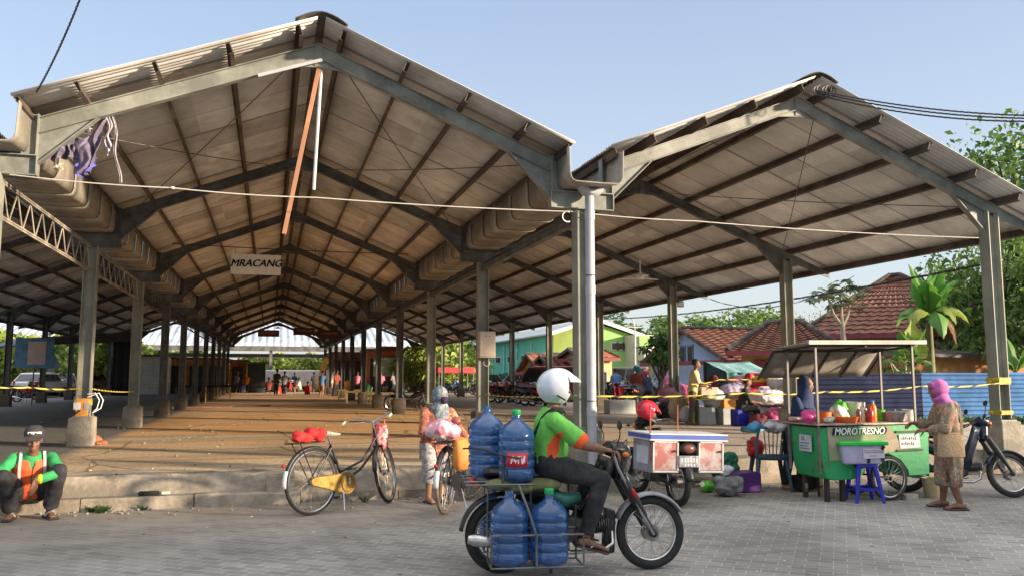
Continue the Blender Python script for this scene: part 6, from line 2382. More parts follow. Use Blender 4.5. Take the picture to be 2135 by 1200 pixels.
# ================= fences
def sheet_fence(x0, x1, Y0, Y1, z0, z1, m, label, hole=0):
    t = thing('sheet_fence', label, 'fence', (x0, Y0, 0))
    dx, dy = x1 - x0, Y1 - Y0
    L_ = math.hypot(dx, dy)
    n = max(1, int(L_ / 1.8))
    ux, uy = dx / L_, dy / L_
    for i in range(n):
        a, c_ = L_ * i / n, L_ * (i + 1) / n + (.05 if i < n - 1 else 0)
        off = .012 * (i % 2)
        zt2 = z1 + .04 * math.sin(i * 2.7)

        def fn(u, v, a=a, c_=c_, off=off, zt2=zt2):
            s_ = a + (c_ - a) * v
            z = z0 + (zt2 - z0) * u
            w_ = .020 * math.cos(2 * PI * z / .118) + off
            w_ += .006 * mnoise.noise((s_ * .7, z, i))
            return (ux * s_ - uy * w_, uy * s_ + ux * w_, z)
        MB().grid(fn, 110, 4).build('corrugated_sheet', m, t, ang=60, solid=.003).modifiers['t'].use_rim = False
        MB().box((ux * a - uy * .06, uy * a + ux * .06, (z0 + z1) / 2), (.05, .05, z1 - z0)).build('fence_post', STEEL, t)
    return t


NAVYF = mat('navy_painted_tin', (.016, .024, .06), .8, var=.35, scale=1.2, spec=.12)
BLUEF = mat('light_blue_painted_tin', (.07, .17, .36), .8, var=.25, scale=1.0, spec=.12)
FYY = 18.0
f0, f1, f2 = gy(1645, 800, FYY), gy(1922, 800, FYY), gy(2320, 800, FYY)
sheet_fence(f0.x, f1.x, FYY, FYY, .30, 1.60, NAVYF, 'dark navy corrugated tin fence behind the food cart')
sheet_fence(f1.x, f2.x, FYY, FYY, .30, 1.63, BLUEF, 'light blue corrugated tin fence behind the pink veiled woman')

# ================= houses
TILE = mat('red_clay_tiles', (.22, .08, .045), .9, scale=5, col2=(.48, .20, .11), edge=(.35, .65), bump=.3)
TILE2 = mat('dark_red_clay_tiles', (.12, .055, .042), .9, scale=4.5, col2=(.34, .15, .10), edge=(.35, .7), bump=.3)
MOSS = mat('mossy_ridge_tiles', (.10, .085, .07), .9, var=.5, scale=3)
MARO = mat('maroon_fascia', (.26, .05, .06), .6, var=.2)


def tile_plane(mb, a, b_, c_, d_, rows, cols, h=.05):
    """tiled slope between eave a-b and ridge d-c: overlapping courses with rolled tiles"""
    a, b_, c_, d_ = map(V, (a, b_, c_, d_))
    n = (b_ - a).cross(d_ - a)
    if n.length < 1e-6:
        n = (b_ - a).cross(c_ - a)
    n.normalize()
    if n.z < 0:
        n = -n

    def P(u, v):
        return a.lerp(b_, u).lerp(d_.lerp(c_, u), v)
    vs, fs = [], []
    for r in range(rows):
        for k in range(cols + 1):
            for vv, hh in ((r / rows, h), ((r + 1) / rows, 0.0)):
                w_ = h * .5 * math.cos(k * PI) + .02 * mnoise.noise((k * .4, r * .4, a.x))
                vs.append(P(k / cols, vv) + n * (hh + w_))
    for r in range(rows):
        o = r * (cols + 1) * 2
        for k in range(cols):
            q = o + k * 2
            fs.append((q, q + 2, q + 3, q + 1))
            if r:
                p = q - (cols + 1) * 2
                fs.append((p + 1, p + 3, q + 2, q))
    mb.add(vs, fs)


def house(name, label, x0, x1, Y, depth, ze, zr, wallm, roofm, kind='gable', ov=.5, zb=.2, wins=(), doors=(), fasc=None, rid=None, cat='house', apex=None):
    t = thing(name, label, cat, ((x0 + x1) / 2, Y, zb))
    hx, hd = (x1 - x0) / 2, depth
    w_ = MB()
    h_ = ze - zb
    w_.box((0, hd / 2, h_ / 2), (2 * hx, hd, h_))
    if kind == 'gable':      # ridge runs along X
        for q in (-1, 1):
            w_.prism([(0, h_ - .02), (hd, h_ - .02), (hd / 2, zr - zb - .1)], .12, (q * (hx - .062), 0, 0), (0, 1, 0), (0, 0, 1))
    w_.build('wall', wallm, t, smooth=False)
    rm, rg = MB(), MB()
    e0, e1, f_, b_ = -hx - ov, hx + ov, -ov, hd + ov
    zz, ze_ = zr - zb, h_ - ov * .25
    nC, nR = max(8, int((e1 - e0) / .22)) & ~1, 14
    if kind == 'gable':
        tile_plane(rm, (e0, f_, ze_), (e1, f_, ze_), (e1, hd / 2, zz), (e0, hd / 2, zz), nR, nC)
        tile_plane(rm, (e1, b_, ze_), (e0, b_, ze_), (e0, hd / 2, zz), (e1, hd / 2, zz), nR, nC)
        rg.tube([(e0, hd / 2, zz + .04), (e1, hd / 2, zz + .04)], .10, 8)
        for q, x in ((-1, e0), (1, e1)):
            rg.bar((x, f_, ze_), (x, hd / 2, zz), .06, .16)
            rg.bar((x, b_, ze_), (x, hd / 2, zz), .06, .16)
    else:
        r0, r1 = (apex if apex else (0, 0))
        A, B_ = V((r0, hd / 2, zz)), V((r1, hd / 2, zz))
        tile_plane(rm, (e0, f_, ze_), (e1, f_, ze_), B_, A, nR, nC)
        tile_plane(rm, (e1, b_, ze_), (e0, b_, ze_), A, B_, nR, nC)
        tile_plane(rm, (e0, b_, ze_), (e0, f_, ze_), A, A, nR, nC)
        tile_plane(rm, (e1, f_, ze_), (e1, b_, ze_), B_, B_, nR, nC)
        for (p, q) in (((e0, f_, ze_), A), ((e0, b_, ze_), A), ((e1, f_, ze_), B_), ((e1, b_, ze_), B_), (A, B_ + V((.01, 0, 0)))):
            rg.tube([V(p) + V((0, 0, .05)), V(q) + V((0, 0, .07))], .10, 8)
    rm.build('roof', roofm, t, smooth=False)
    rg.build('ridge_tiles', rid or MOSS, t)
    fa = MB()
    fa.bar((e0, f_ - .02, ze_ - .06), (e1, f_ - .02, ze_ - .06), .05, .18)
    fa.bar((e0 - .02, f_, ze_ - .06), (e0 - .02, b_, ze_ - .06), .05, .18)
    fa.build('fascia', fasc or MARO, t)
    gl = mat('dark_window_glass', (.03, .035, .04), .15)
    for (x, z, ww, hh) in wins:
        f__ = MB().box((x - t.location.x, -.03, z - zb), (ww + .12, .05, hh + .12)).build('window', mat('window_frame_paint', (.35, .33, .30), .6), t)
        MB().box((x - t.location.x, -.062, z - zb), (ww, .02, hh)).build('pane', gl, f__)
    for (x, z, ww, hh, m_) in doors:
        MB().box((x - t.location.x, -.035, z - zb), (ww, .07, hh)).build('door', m_, t)
    return t


OCH = mat('ochre_wall', (.42, .30, .14), .85, var=.15, scale=1)
CRW = mat('cream_wall', (.52, .49, .36), .85, var=.12, scale=1)


def turned_house(px, D, w, depth, ze, zr, rz, label, wallm, roofm, wins, doors, apex, ov):
    t = house('house', label, -w, w, 0, depth, ze, zr, wallm, roofm, 'hip', ov, .2, wins, doors, apex=apex)
    p = gd(px, 700, D)
    t.location = (p.x, p.y, .2)
    t.rotation_euler = (0, 0, rz)
    return t


turned_house(1882, 31, 3.3, 7.5, 3.25, 5.75, R(-39), 'large house with dark red pyramid roof behind the banana plants', CRW, TILE2,
             [(-2.4, 2.1, .9, .9), (1.6, 2.0, 1.1, 1.0)], [(-.4, 1.3, 1.0, 2.0, MARO)], (-.2, .2), .45)
turned_house(1636, 28, 1.45, 3.2, 2.5, 3.45, R(-34), 'low house with brownish hip roof between the tarpaulin stall and the pyramid roof', OCH, TILE2,
             [(.7, 1.55, .8, .7)], [(-.8, 1.2, .5, 1.8, MARO)], (-.5, .6), .45)
YD = 32.0
x0_, x1_ = gy(1415, 690, YD + 1.3).x + .4, gy(1625, 735, YD).x
BLW = mat('pale_blue_wall', (.38, .50, .70), .8, var=.1, scale=1)
th = house('house', 'pale blue walled house with orange tile gable roof', x0_, x1_, YD - 2.2, 7.0, gy(1500, 745, YD - 2.2).z, gy(1414, 684, YD + 1.3).z, BLW, TILE, 'gable', .45, .2,
      [], [(gy(1530, 780, YD).x, 1.2, .9, 2.0, MARO)])
for dy in (3.15, 3.85):
    f__ = MB().box((x0_ - (x0_ + x1_) / 2 - .02, dy, 2.35), (.06, .5, .8)).build('window', mat('blue_grey_frame', (.18, .22, .28), .6), th)
    MB().box((x0_ - (x0_ + x1_) / 2 - .055, dy, 2.35), (.02, .38, .66)).build('pane', mat('dark_window_glass', (.03, .035, .04), .15), f__)
# low shed at the frame edge
YS = 22.0
sh_ = thing('shed', 'low shed with dark sheet roof and orange wall behind the light blue fence', 'shed', (gy(2060, 760, YS).x, YS, .2))
xw = gy(2060, 760, YS).x
MB().box((0, 1.5, 1.0), (6.0, 3, 2.0)).build('wall', mat('faded_orange_wall', (.45, .24, .10), .85, var=.2), sh_, smooth=False)
MB().add([(-3.3, -.6, 2.02), (3.6, -.6, 1.92), (3.6, 3.4, 2.35), (-3.3, 3.4, 2.45)], [(0, 1, 2, 3)]).build('roof', RUSTED, sh_, smooth=False, solid=.08)
MB().bar((-3.3, -.62, 2.02), (3.6, -.62, 1.92), .05, .10).build('fascia', BLACKP, sh_)

# green hall, turquoise side
YG = 58.0
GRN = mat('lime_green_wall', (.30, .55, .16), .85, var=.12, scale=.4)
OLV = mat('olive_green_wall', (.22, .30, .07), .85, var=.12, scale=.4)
TRQ = mat('turquoise_wall', (.12, .48, .36), .85, var=.12, scale=.4)
WTR = mat('white_wall_trim', (.62, .62, .56), .8, var=.1)
gx0, gx1 = gy(1152, 700, YG).x, gy(1322, 700, YG).x
gzE = gy(1152, 697, YG).z
gzR = gy(1237, 672, YG).z
gh = thing('green_hall', 'lime green gabled hall with turquoise long side and white edges', 'hall building', ((gx0 + gx1) / 2, YG, 0))
hx = (gx1 - gx0) / 2
LG = 34
xm_ = gy(1212, 700, YG).x - (gx0 + gx1) / 2
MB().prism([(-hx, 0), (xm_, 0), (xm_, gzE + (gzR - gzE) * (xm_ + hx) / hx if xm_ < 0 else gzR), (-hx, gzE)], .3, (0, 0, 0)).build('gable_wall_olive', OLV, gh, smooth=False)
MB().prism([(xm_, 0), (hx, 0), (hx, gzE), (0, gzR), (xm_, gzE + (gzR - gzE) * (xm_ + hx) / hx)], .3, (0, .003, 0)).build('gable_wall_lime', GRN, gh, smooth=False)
MB().box((-hx + .15, LG / 2 + .16, gzE / 2), (.3, LG, gzE)).build('side_wall', TRQ, gh, smooth=False)
MB().box((hx - .15, LG / 2 + .16, gzE / 2), (.3, LG, gzE)).build('side_wall', GRN, gh, smooth=False)
for k_ in range(9):
    MB().box((-hx - .06, 1.0 + k_ * 4, gzE / 2 - .1), (.12, .3, gzE - .3)).build('pilaster', mat('pale_turquoise', (.22, .55, .46), .85), gh, smooth=False)
    if k_ < 8:
        f__ = MB().box((-hx - .03, 3.0 + k_ * 4, gzE * .66), (.08, 1.7, .62)).build('window', WTR, gh)
        for q in (-1, 0, 1):
            MB().box((-hx - .08, 3.0 + k_ * 4 + q * .52, gzE * .66), (.02, .42, .48)).build('pane', mat('dark_window_glass', (.03, .035, .04), .15), f__)
for q in (-1, 1):
    r_ = MB()
    r_.add([(q * (hx + .6), -.5, gzE + .0), (q * (hx + .6), LG, gzE + .0), (0, LG, gzR + .25), (0, -.5, gzR + .25)], [(0, 1, 2, 3) if q > 0 else (3, 2, 1, 0)])
    r_.build('roof', mat('pale_sheet_roof', (.45, .47, .46), .6, var=.2, scale=1), gh, smooth=False, solid=.12)
    MB().bar((q * (hx + .6), -.56, gzE - .02), (0, -.56, gzR + .24), .10, .28).build('bargeboard', WTR, gh)
for k_ in range(3):
    x_ = gy(1280 + 12 * k_, 720, YG).x - gh.location.x
    f__ = MB().box((x_, -.17, gy(1280, 721, YG).z), (.62, .06, .62)).build('window', WTR, gh)
    MB().box((x_, -.21, gy(1280, 721, YG).z), (.48, .03, .48)).build('pane', mat('brown_glass', (.08, .05, .04), .3), f__)
text('LA ILIN', 'lettering', gh, (-hx - .14, 13, gzE * .30), (R(90), 0, R(-90)), 1.35, BLACKC, .02, 0, 0)
# entrance block
e0_, e1_ = gy(1324, 740, YG - 2).x, gy(1376, 740, YG - 2).x
eb = thing('entrance_block', 'cream and green entrance block beside the lime gabled hall', 'building', ((e0_ + e1_) / 2, YG - 2, 0))
w2 = (e1_ - e0_) / 2
zt3 = gy(1340, 697, YG - 2).z
MB().box((0, 2.5, zt3 / 2), (2 * w2, 5, zt3)).build('wall', CRW, eb, smooth=False)
MB().box((w2 * .15, -.5, zt3 * .70), (2 * w2 * .95, 1.2, zt3 * .22)).build('balcony', CRW, eb, smooth=False)
MB().box((-.1, -.06, zt3 * .38), (w2 * .9, .1, zt3 * .45)).build('doorway', mat('mossy_shade_door', (.08, .10, .03), .8), eb, smooth=False)
MB().box((-.2, -.08, zt3 * .90), (w2 * 1.0, .14, zt3 * .16)).build('green_panel', GRN, eb, smooth=False)
# small yellow kiosks with red roofs in front of the hall
for (a, c_, pyR, pyE, Y, wm_, lab, kk) in ((1130, 1186, 738, 772, 46, mat('yellow_orange_wall', (.60, .30, .06), .85), 'small orange walled kiosk with sloping red roof before the turquoise wall', 0),
                                        (1160, 1226, 742, 766, 44, OCH, 'low kiosk with brown tiled roof next to the orange walled kiosk', 1),
                                        (1222, 1276, 728, 742, 42, mat('pale_yellow_wall', (.60, .52, .26), .85), 'narrow pale yellow house with brown roof behind the grey pipe', 0)):
    x0_, x1_ = gy(a, 770, Y).x, gy(c_, 770, Y).x
    house('kiosk', lab, x0_, x1_, Y, 4.0, gy(a, pyE, Y).z, gy(a, pyR, Y + 2).z, wm_, TILE2 if kk else TILE, 'gable', .35, .2, [((x0_ + x1_) / 2, 1.5, .8, .6)], cat='kiosk')
# street lamp by the hall
lp = gy(1325, 790, 45)
t = thing('street_lamp', 'slim grey lamp post with curved arm before the lime gabled hall', 'street lamp', (lp.x, 45, .3))
zl = gy(1322, 690, 45).z
MB().cyl((0, 0, 0), (0, 0, zl - .5), .07, .05, 10).build('pole', PIPE, t)
MB().tube([(0, 0, zl - .5), (0, 0, zl), (-.15, 0, zl + .45), (-.6, 0, zl + .6)], .035, 8).build('arm', PIPE, t)
MB().ball((-.7, 0, zl + .58), (.25, .1, .05), 10, 6).build('lamp_head', ALU, t)
MB().bar((-.5, 0, zl - .05), (.5, 0, zl - .05), .05, .05).build('bracket', PIPE, t)

# ================= cross hall at the far end
t = thing('cross_hall', 'far market hall with pale blue sheet roof across the end of the aisles', 'market hall', (-20, 73, 0))
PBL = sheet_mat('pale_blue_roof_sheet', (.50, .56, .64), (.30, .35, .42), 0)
y0_, y1_ = 73.5, 84.0
ze_ = gy(600, 722, y0_).z
zr2 = gy(600, 664, y1_).z


def crf(u, v):
    x = -48 + 82 * u
    return (x, (y0_ - 73) + (y1_ - y0_) * v, ze_ + (zr2 - ze_) * v + .05 * math.cos(2 * PI * x / .6))


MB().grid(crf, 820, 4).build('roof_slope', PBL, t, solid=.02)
MB().bar((-48, .4, ze_ - .18), (34, .4, ze_ - .18), .3, .42).build('eaves_beam', STEEL, t)
MB().bar((-48, 2.0, ze_ - .75), (34, 2.0, ze_ - .75), .2, .35).build('tie_beam', mat('grey_tie_beam', (.2, .19, .16), .7), t)
for k_ in range(14):
    MB().box((-46 + k_ * 6, .6, ze_ / 2), (.25, .25, ze_)).build('column', STEEL, t)
for k_ in range(8):
    MB().box((-40 + k_ * 10, 10.5, ze_ / 2 + .5), (.3, .3, ze_ + 1)).build('column', STEEL, t)
# second pale roof seen past the side aisle
t = thing('side_hall', 'pale roofed hall beyond the shaded side aisle', 'market hall', (-34, 50, 0))
za1 = gy(60, 702, 50).z
MB().grid(lambda u, v: (-10 + 22 * u, 9 * v, za1 + 2.6 * v + .04 * math.cos(u * 260)), 400, 3).build('roof_slope', mat('white_hot_roof_sheet', (.78, .80, .82), .5, var=.08), t, solid=.02)
MB().bar((-10, -.05, za1 - .1), (12, -.05, za1 - .1), .12, .2).build('eaves_beam', STEEL, t)
for k_ in range(5):
    MB().box((-9 + k_ * 5, .2, za1 / 2), (.2, .2, za1 - .2)).build('column', STEEL, t)

# ================= shops and stalls beyond the hall
YQ = 66.0


def shop(a, c_, pyt, Y, wallm, lab, roofm=None, shut=None, name='shop', nsh=2, cat='shop'):
    x0, x1 = gy(a, 780, Y).x, gy(c_, 780, Y).x
    zt = gy(a, pyt, Y).z
    t = thing(name, lab, cat, ((x0 + x1) / 2, Y, .25))
    w = (x1 - x0) / 2
    MB().box((0, 1.5, (zt - .25) / 2), (2 * w, 3, zt - .25)).build('wall', wallm, t, smooth=False)
    MB().box((0, .9, zt - .20), (2 * w + .5, 4.6, .10)).build('roof', roofm or MOSS, t, smooth=False)
    for i in range(nsh):
        x = -w + (2 * w) * (i + .5) / nsh
        if shut:
            MB().grid(lambda u, v: (x - w / nsh * .85 + u * 1.7 * w / nsh, -.05 + .02 * math.cos(v * 90), v * (zt - .8)), 2, 60).build('shutter', shut, t)
        else:
            MB().box((x, -.03, (zt - .25) * .42), (1.3 * w / nsh, .08, (zt - .25) * .8)).build('door', BLACKP, t)
    return t


shop(284, 346, 742, YQ - 4, mat('white_shop_wall', (.60, .62, .60), .8, var=.1), 'white shuttered shop seen past the row of aisle columns', shut=mat('white_shutter', (.55, .58, .56), .5, var=.1))
BRK = mat('orange_brick_wall', (.38, .17, .07), .9, scale=2.5, col2=(.50, .27, .12), edge=(.4, .6))
shop(346, 470, 748, YQ, BRK, 'orange brick shop between the dark aisle columns', nsh=3)
shop(478, 512, 752, YQ + 2, mat('rust_orange_stall', (.45, .16, .04), .8, var=.3), 'rust orange stall front at the far end of the middle hall', nsh=1, name='stall', cat='stall')
shop(516, 553, 757, YQ + 1, mat('dark_green_stall', (.02, .035, .035), .8, var=.3), 'dark green boxed stall at the far end of the middle hall', nsh=1, name='stall', cat='stall')
shop(690, 760, 736, YQ + 2, mat('brown_shop_front', (.22, .12, .08), .85, var=.4, scale=1.5), 'brown shop front behind the far columns of the middle row', nsh=3)
o_ = shop(765, 838, 730, YQ, mat('orange_shop_front', (.50, .18, .10), .8, var=.35, scale=1.5), 'orange upper fronted shop with a pale green banner', nsh=2)
MB().box((.6, -.12, 2.1), (3.0, .04, 1.5)).build('banner', mat('pale_green_banner', (.50, .62, .52), .7, scale=1.5, col2=(.22, .42, .30), edge=(.5, .62)), o_)
MB().box((.3, -.12, 3.4), (1.6, .06, .7)).build('sign_board', mat('red_orange_sign', (.60, .16, .08), .6), o_)
# long white box truck
t = thing('box_truck', 'long white roofed truck parked across the far end of the middle hall', 'truck', (gy(620, 800, 72).x, 72, .25))
MB().box((0, 0, 1.20), (5.4, 2.2, 1.35)).build('cargo_box', mat('white_truck_panel', (.66, .66, .64), .5, var=.12), t, bevel=.08)
MB().box((3.2, 0, 1.0), (1.1, 2.0, 1.3)).build('cab', mat('white_truck_panel', (.66, .66, .64), .5), t, bevel=.2)
MB().box((3.68, 0, 1.35), (.2, 1.7, .4)).build('windscreen', mat('dark_car_glass', (.03, .035, .045), .08), t, bevel=.05)
for x_ in (-1.8, 3.0):
    for q in (-1, 1):
        MB().torus((x_, q * .9, .42), .30, .12, 'Y', 20, 8).cyl((x_, q * .8, .42), (x_, q * 1.0, .42), .22, n=14).build('wheel', RUBBER, t)

# ================= stalls, tarps in the seller's corner
ts = gy(1512, 800, 20.2)
TARP = mat('teal_tarpaulin', (.03, .20, .20), .6, var=.3, scale=2, bump=.3)
t = thing('tarpaulin_stall', 'teal tarpaulin tent behind the heaped sacks', 'tent', (ts.x, 20.2, .3))
W2 = gy(1608, 800, 20.2).x - ts.x
zR_, zE_ = gy(1550, 752, 21).z - .3, gy(1550, 775, 20.2).z - .3
tm_ = MB()
tm_.grid(lambda u, v: (W2 * u, 1.2 * (1 - v) - .1 + .03 * math.sin(u * 14), zR_ + (zE_ - zR_) * v - .04 * math.sin(PI * u) - .03 * math.sin(u * 20) * v), 24, 6)
tm_.build('canopy', mat('pale_teal_tarpaulin', (.22, .42, .40), .6, var=.2), t, solid=.006)
MB().grid(lambda u, v: (W2 * u, -.10 + .04 * math.sin(u * 30 + v * 3), zE_ * (1 - v)), 40, 8).build('front_curtain', TARP, t, solid=.006)
MB().grid(lambda u, v: (0 + .03 * math.sin(u * 9), -.1 + 1.3 * u, (zE_ + (zR_ - zE_) * u) * (1 - v)), 12, 8).build('side_curtain', mat('blue_grey_tarpaulin', (.04, .14, .20), .6, var=.3), t, solid=.006)
for x_ in (0, W2):
    for y_ in (-.1, 1.1):
        MB().cyl((x_, y_, 0), (x_, y_, zE_ if y_ < 0 else zR_), .025, n=8).build('pole', STEEL, t)
zf = FZ
SK = {'pink': mat('pink_sack', (.60, .25, .36), .6, var=.25, scale=4), 'lilac': mat('lilac_sack', (.48, .42, .58), .6, var=.25, scale=4), 'white': mat('white_sack', (.62, .62, .66), .6, var=.15, scale=4),
      'mag': mat('magenta_sack', (.55, .08, .22), .6, var=.25), 'red': mat('bright_red_sack', (.65, .02, .03), .6, var=.2), 'maroon': mat('maroon_sack', (.22, .03, .04), .7, var=.3), 'dark': mat('dark_bundle', (.03, .03, .04), .8, var=.3),
      'beige': mat('beige_sack', (.48, .38, .27), .8, var=.2), 'orange': mat('orange_box', (.65, .28, .06), .7, var=.2), 'blue': mat('sky_blue_bundle', (.10, .28, .42), .7, var=.2), 'teal': mat('teal_box', (.05, .35, .28), .6, var=.2)}
heaps = [(1398, 800, 21.5, (.8, .6, .55), 'pink', 'pink bundle nearest the column behind the man in yellow', .75), (1428, 795, 22, (.7, .6, .6), 'mag', 'magenta bundle beside the man in yellow', .7), (1388, 815, 20.8, (.5, .5, .5), 'dark', 'dark bundle at the foot of the pink bundles', .35),
         (1470, 800, 19.6, (.35, .3, .4), 'blue', 'sky blue package on the seller table', 1.0), (1488, 792, 19.6, (.3, .3, .45), 'maroon', 'dark maroon package on the seller table', 1.1), (1492, 822, 18.6, (.55, .4, .5), 'white', 'white printed carrier bag on the yellow legged table', .75),
         (1530, 812, 18.9, (.9, .6, .42), 'lilac', 'lilac sack left of the seated man in black', .95), (1556, 800, 19.3, (1.0, .7, .45), 'pink', 'broad pink sack behind the seated man in black', 1.15), (1578, 796, 19.6, (1.1, .6, .45), 'lilac', 'pale lilac sack below the red printed package', 1.15),
         (1562, 826, 18.4, (.6, .35, .35), 'red', 'bright red bag beside the seated man in black', .85), (1604, 820, 18.0, (1.0, .6, .38), 'white', 'plump white sack near the thin column', .85), (1618, 795, 18.6, (.5, .4, .55), 'white', 'upright white sack on top of the plump white sack', 1.2),
         (1540, 830, 19.3, (1.6, .7, .6), 'dark', 'dark heap supporting the lilac and pink sacks', .4), (1600, 840, 18.6, (1.4, .7, .5), 'dark', 'dark heap below the plump white sack', .38), (1592, 862, 17.3, (.8, .5, .3), 'maroon', 'maroon sack on the floor behind the plastic chair', .38), (1612, 850, 17.2, (.5, .4, .42), 'mag', 'magenta bag beside the maroon sack', .38),
         (1415, 858, 19.2, (.55, .45, .75), 'beige', 'beige sack leaning on the third outer column', .38), (1430, 866, 18.9, (.4, .35, .4), 'white', 'whitish bag beside the beige sack', .38), (1568, 888, 15.2, (.45, .35, .12), 'blue', 'blue cloth on the floor by the seated man', .38), (1330, 790, 27, (.6, .5, .4), 'dark', 'dark bundle behind the red shirted rider', .9)]
for i, (px, py, Y, dm, cc, lab, z) in enumerate(heaps):
    p = gy(px, 850, Y)
    bagheap(0, 0, tuple(1.2 * q for q in dm), SK[cc], lab, 'sack' if 'sack' in lab else ('bag' if 'bag' in lab else 'bundle'), 'sack' if 'sack' in lab else 'bundle', pos=(p.x, Y, z - .02), seed=60 + i, n=4, amp=.03, vox=.035, group='goods heaped in the seller corner')
# printed red yellow package
p = gy(1578, 790, 18.9)
t = thing('printed_package', 'red and yellow printed package on top of the pink sacks', 'package', (p.x, 18.9, 1.28), .1)
MB().box((0, 0, .17), (.62, .22, .34)).build('wrapper', SK['red'], t, bevel=.04)
MB().box((-.02, -.118, .19), (.42, .006, .16)).build('print', mat('yellow_print', (.8, .5, .05), .6), t)
MB().box((0, -.123, .19), (.30, .004, .04)).build('print_band', SK['red'], t)
# table with yellow legs, boxes
p = gz(1472, 884, zf)
t = thing('market_table', 'yellow framed table with boxes below in front of the man in yellow', 'table', (p.x, p.y, zf), R(-8))
YLL = mat('yellow_green_paint', (.45, .48, .04), .6, var=.2)
MB().box((.15, .3, .62), (1.0, .6, .03)).build('table_top', YLL, t)
for x_ in (-.3, .6):
    for y_ in (.04, .56):
        MB().bar((x_, y_, 0), (x_, y_, .60), .035, .035, (1, 0, 0)).build('leg', YLL, t)
GBX = mat('pale_grey_box', (.42, .44, .44), .7, var=.15)
for i, (dx, dy, w, h, m_, lab) in enumerate(((.05, .15, .42, .42, GBX, 'pale grey box under the yellow framed table'), (.62, .05, .40, .40, GBX, 'pale grey box beside the yellow framed table'), (.62, .08, .34, .22, SK['orange'], 'orange box stacked on a pale grey box'), (.15, .25, .5, .28, SK['beige'], 'beige carton on the yellow framed table'))):
    z = zf + (.40 if i == 2 else (.64 if i == 3 else 0))
    o = MB().box((0, 0, h / 2), (w, .4, h)).build('box', m_, smooth=False, bevel=.012)
    o.location = (p.x + dx, p.y + dy, z)
    o.rotation_euler = (0, 0, R(-8 + 4 * i))
    tag(o, lab, 'box')
p = gz(1572, 880, zf)
o = MB().lathe([(.13, 0), (.14, .02), (.15, .5), (.12, .56), (.12, .6), (.02, .62)], n=20).build('drum', mat('cream_drum', (.55, .55, .42), .6, var=.2))
o.location = p
tag(o, 'cream plastic drum in front of the seated man in black', 'drum')
p = gz(1300, 862, zf)
o = MB().box((0, 0, .22), (.9, .5, .44)).build('concrete_block', GBX, smooth=False, bevel=.02)
o.location = p + V((0, .3, 0))
tag(o, 'pale grey block on the floor beside the fourth outer column', 'block')

# people around
def gp(px, py, z=FZ):
    return gz(px, py, z)


def face_to(px):
    return R(px)


TEE = {k: mat('tee_' + k, c, .85, var=.15, bump=.4, bscale=10) for k, c in {'yellow': (.60, .50, .26), 'black': (.03, .032, .03), 'maroon': (.22, .045, .03), 'navy': (.03, .04, .10), 'red': (.5, .03, .03), 'orange': (.75, .20, .03), 'white': (.5, .5, .48), 'grey': (.2, .2, .2), 'blue': (.08, .18, .4), 'pink': (.6, .2, .3), 'green': (.05, .25, .1)}.items()}
SHORT = mat('khaki_shorts', (.10, .09, .06), .85, var=.2)
TAN = mat('tan_trousers', (.30, .17, .12), .85, var=.2)
simple_person(gp(1446, 884), R(-30), 'man in pale yellow shirt standing by the thin column looking down', TEE['yellow'], SHORT, None, 'stand', 1.62, SKIN, .022, headk='hair')
s_ = simple_person(gp(1545, 886), R(-25), 'man in black sitting with his back half turned among the sacks', TEE['black'], BLACKC, None, 'sit', 1.55, SKIN, .022, headk='hair', lean=.06)
mo = MB().box((0, 0, .2), (.34, .34, .40)).build('stool', SBLUE, bevel=.03)
mo.location = gp(1543, 886)
tag(mo, 'blue plastic stool under the seated man in black', 'stool')
simple_person(gp(1330, 852) + V((0, 0, 0)), R(75), 'person in maroon shirt and teal helmet beside a motorcycle', TEE['maroon'], TAN, mat('teal_helmet', (.03, .25, .30), .25), 'stand', 1.6, SKIN, .025, headk='helmet')
simple_person(gp(1350, 850) + V((.3, .6, 0)), R(100), 'person in navy shirt and pink helmet behind the maroon shirted one', TEE['navy'], BLACKC, mat('pink_helmet', (.65, .06, .15), .25), 'stand', 1.45, SKIN, .025, headk='helmet')
m1_ = motorbike(gp(1318, 856), R(100), 'black motorcycle with red tail beside the teal helmeted person', BIKEB, near=False, shield=mat('red_bike_paint', (.5, .02, .03), .3, var=.1), fend=BIKEB)
simple_person(gp(1240, 800 + 48), R(180), 'distant person in brown standing behind the grey pipe', TEE['maroon'], BLACKC, None, 'stand', 1.6, SKIN, .035)
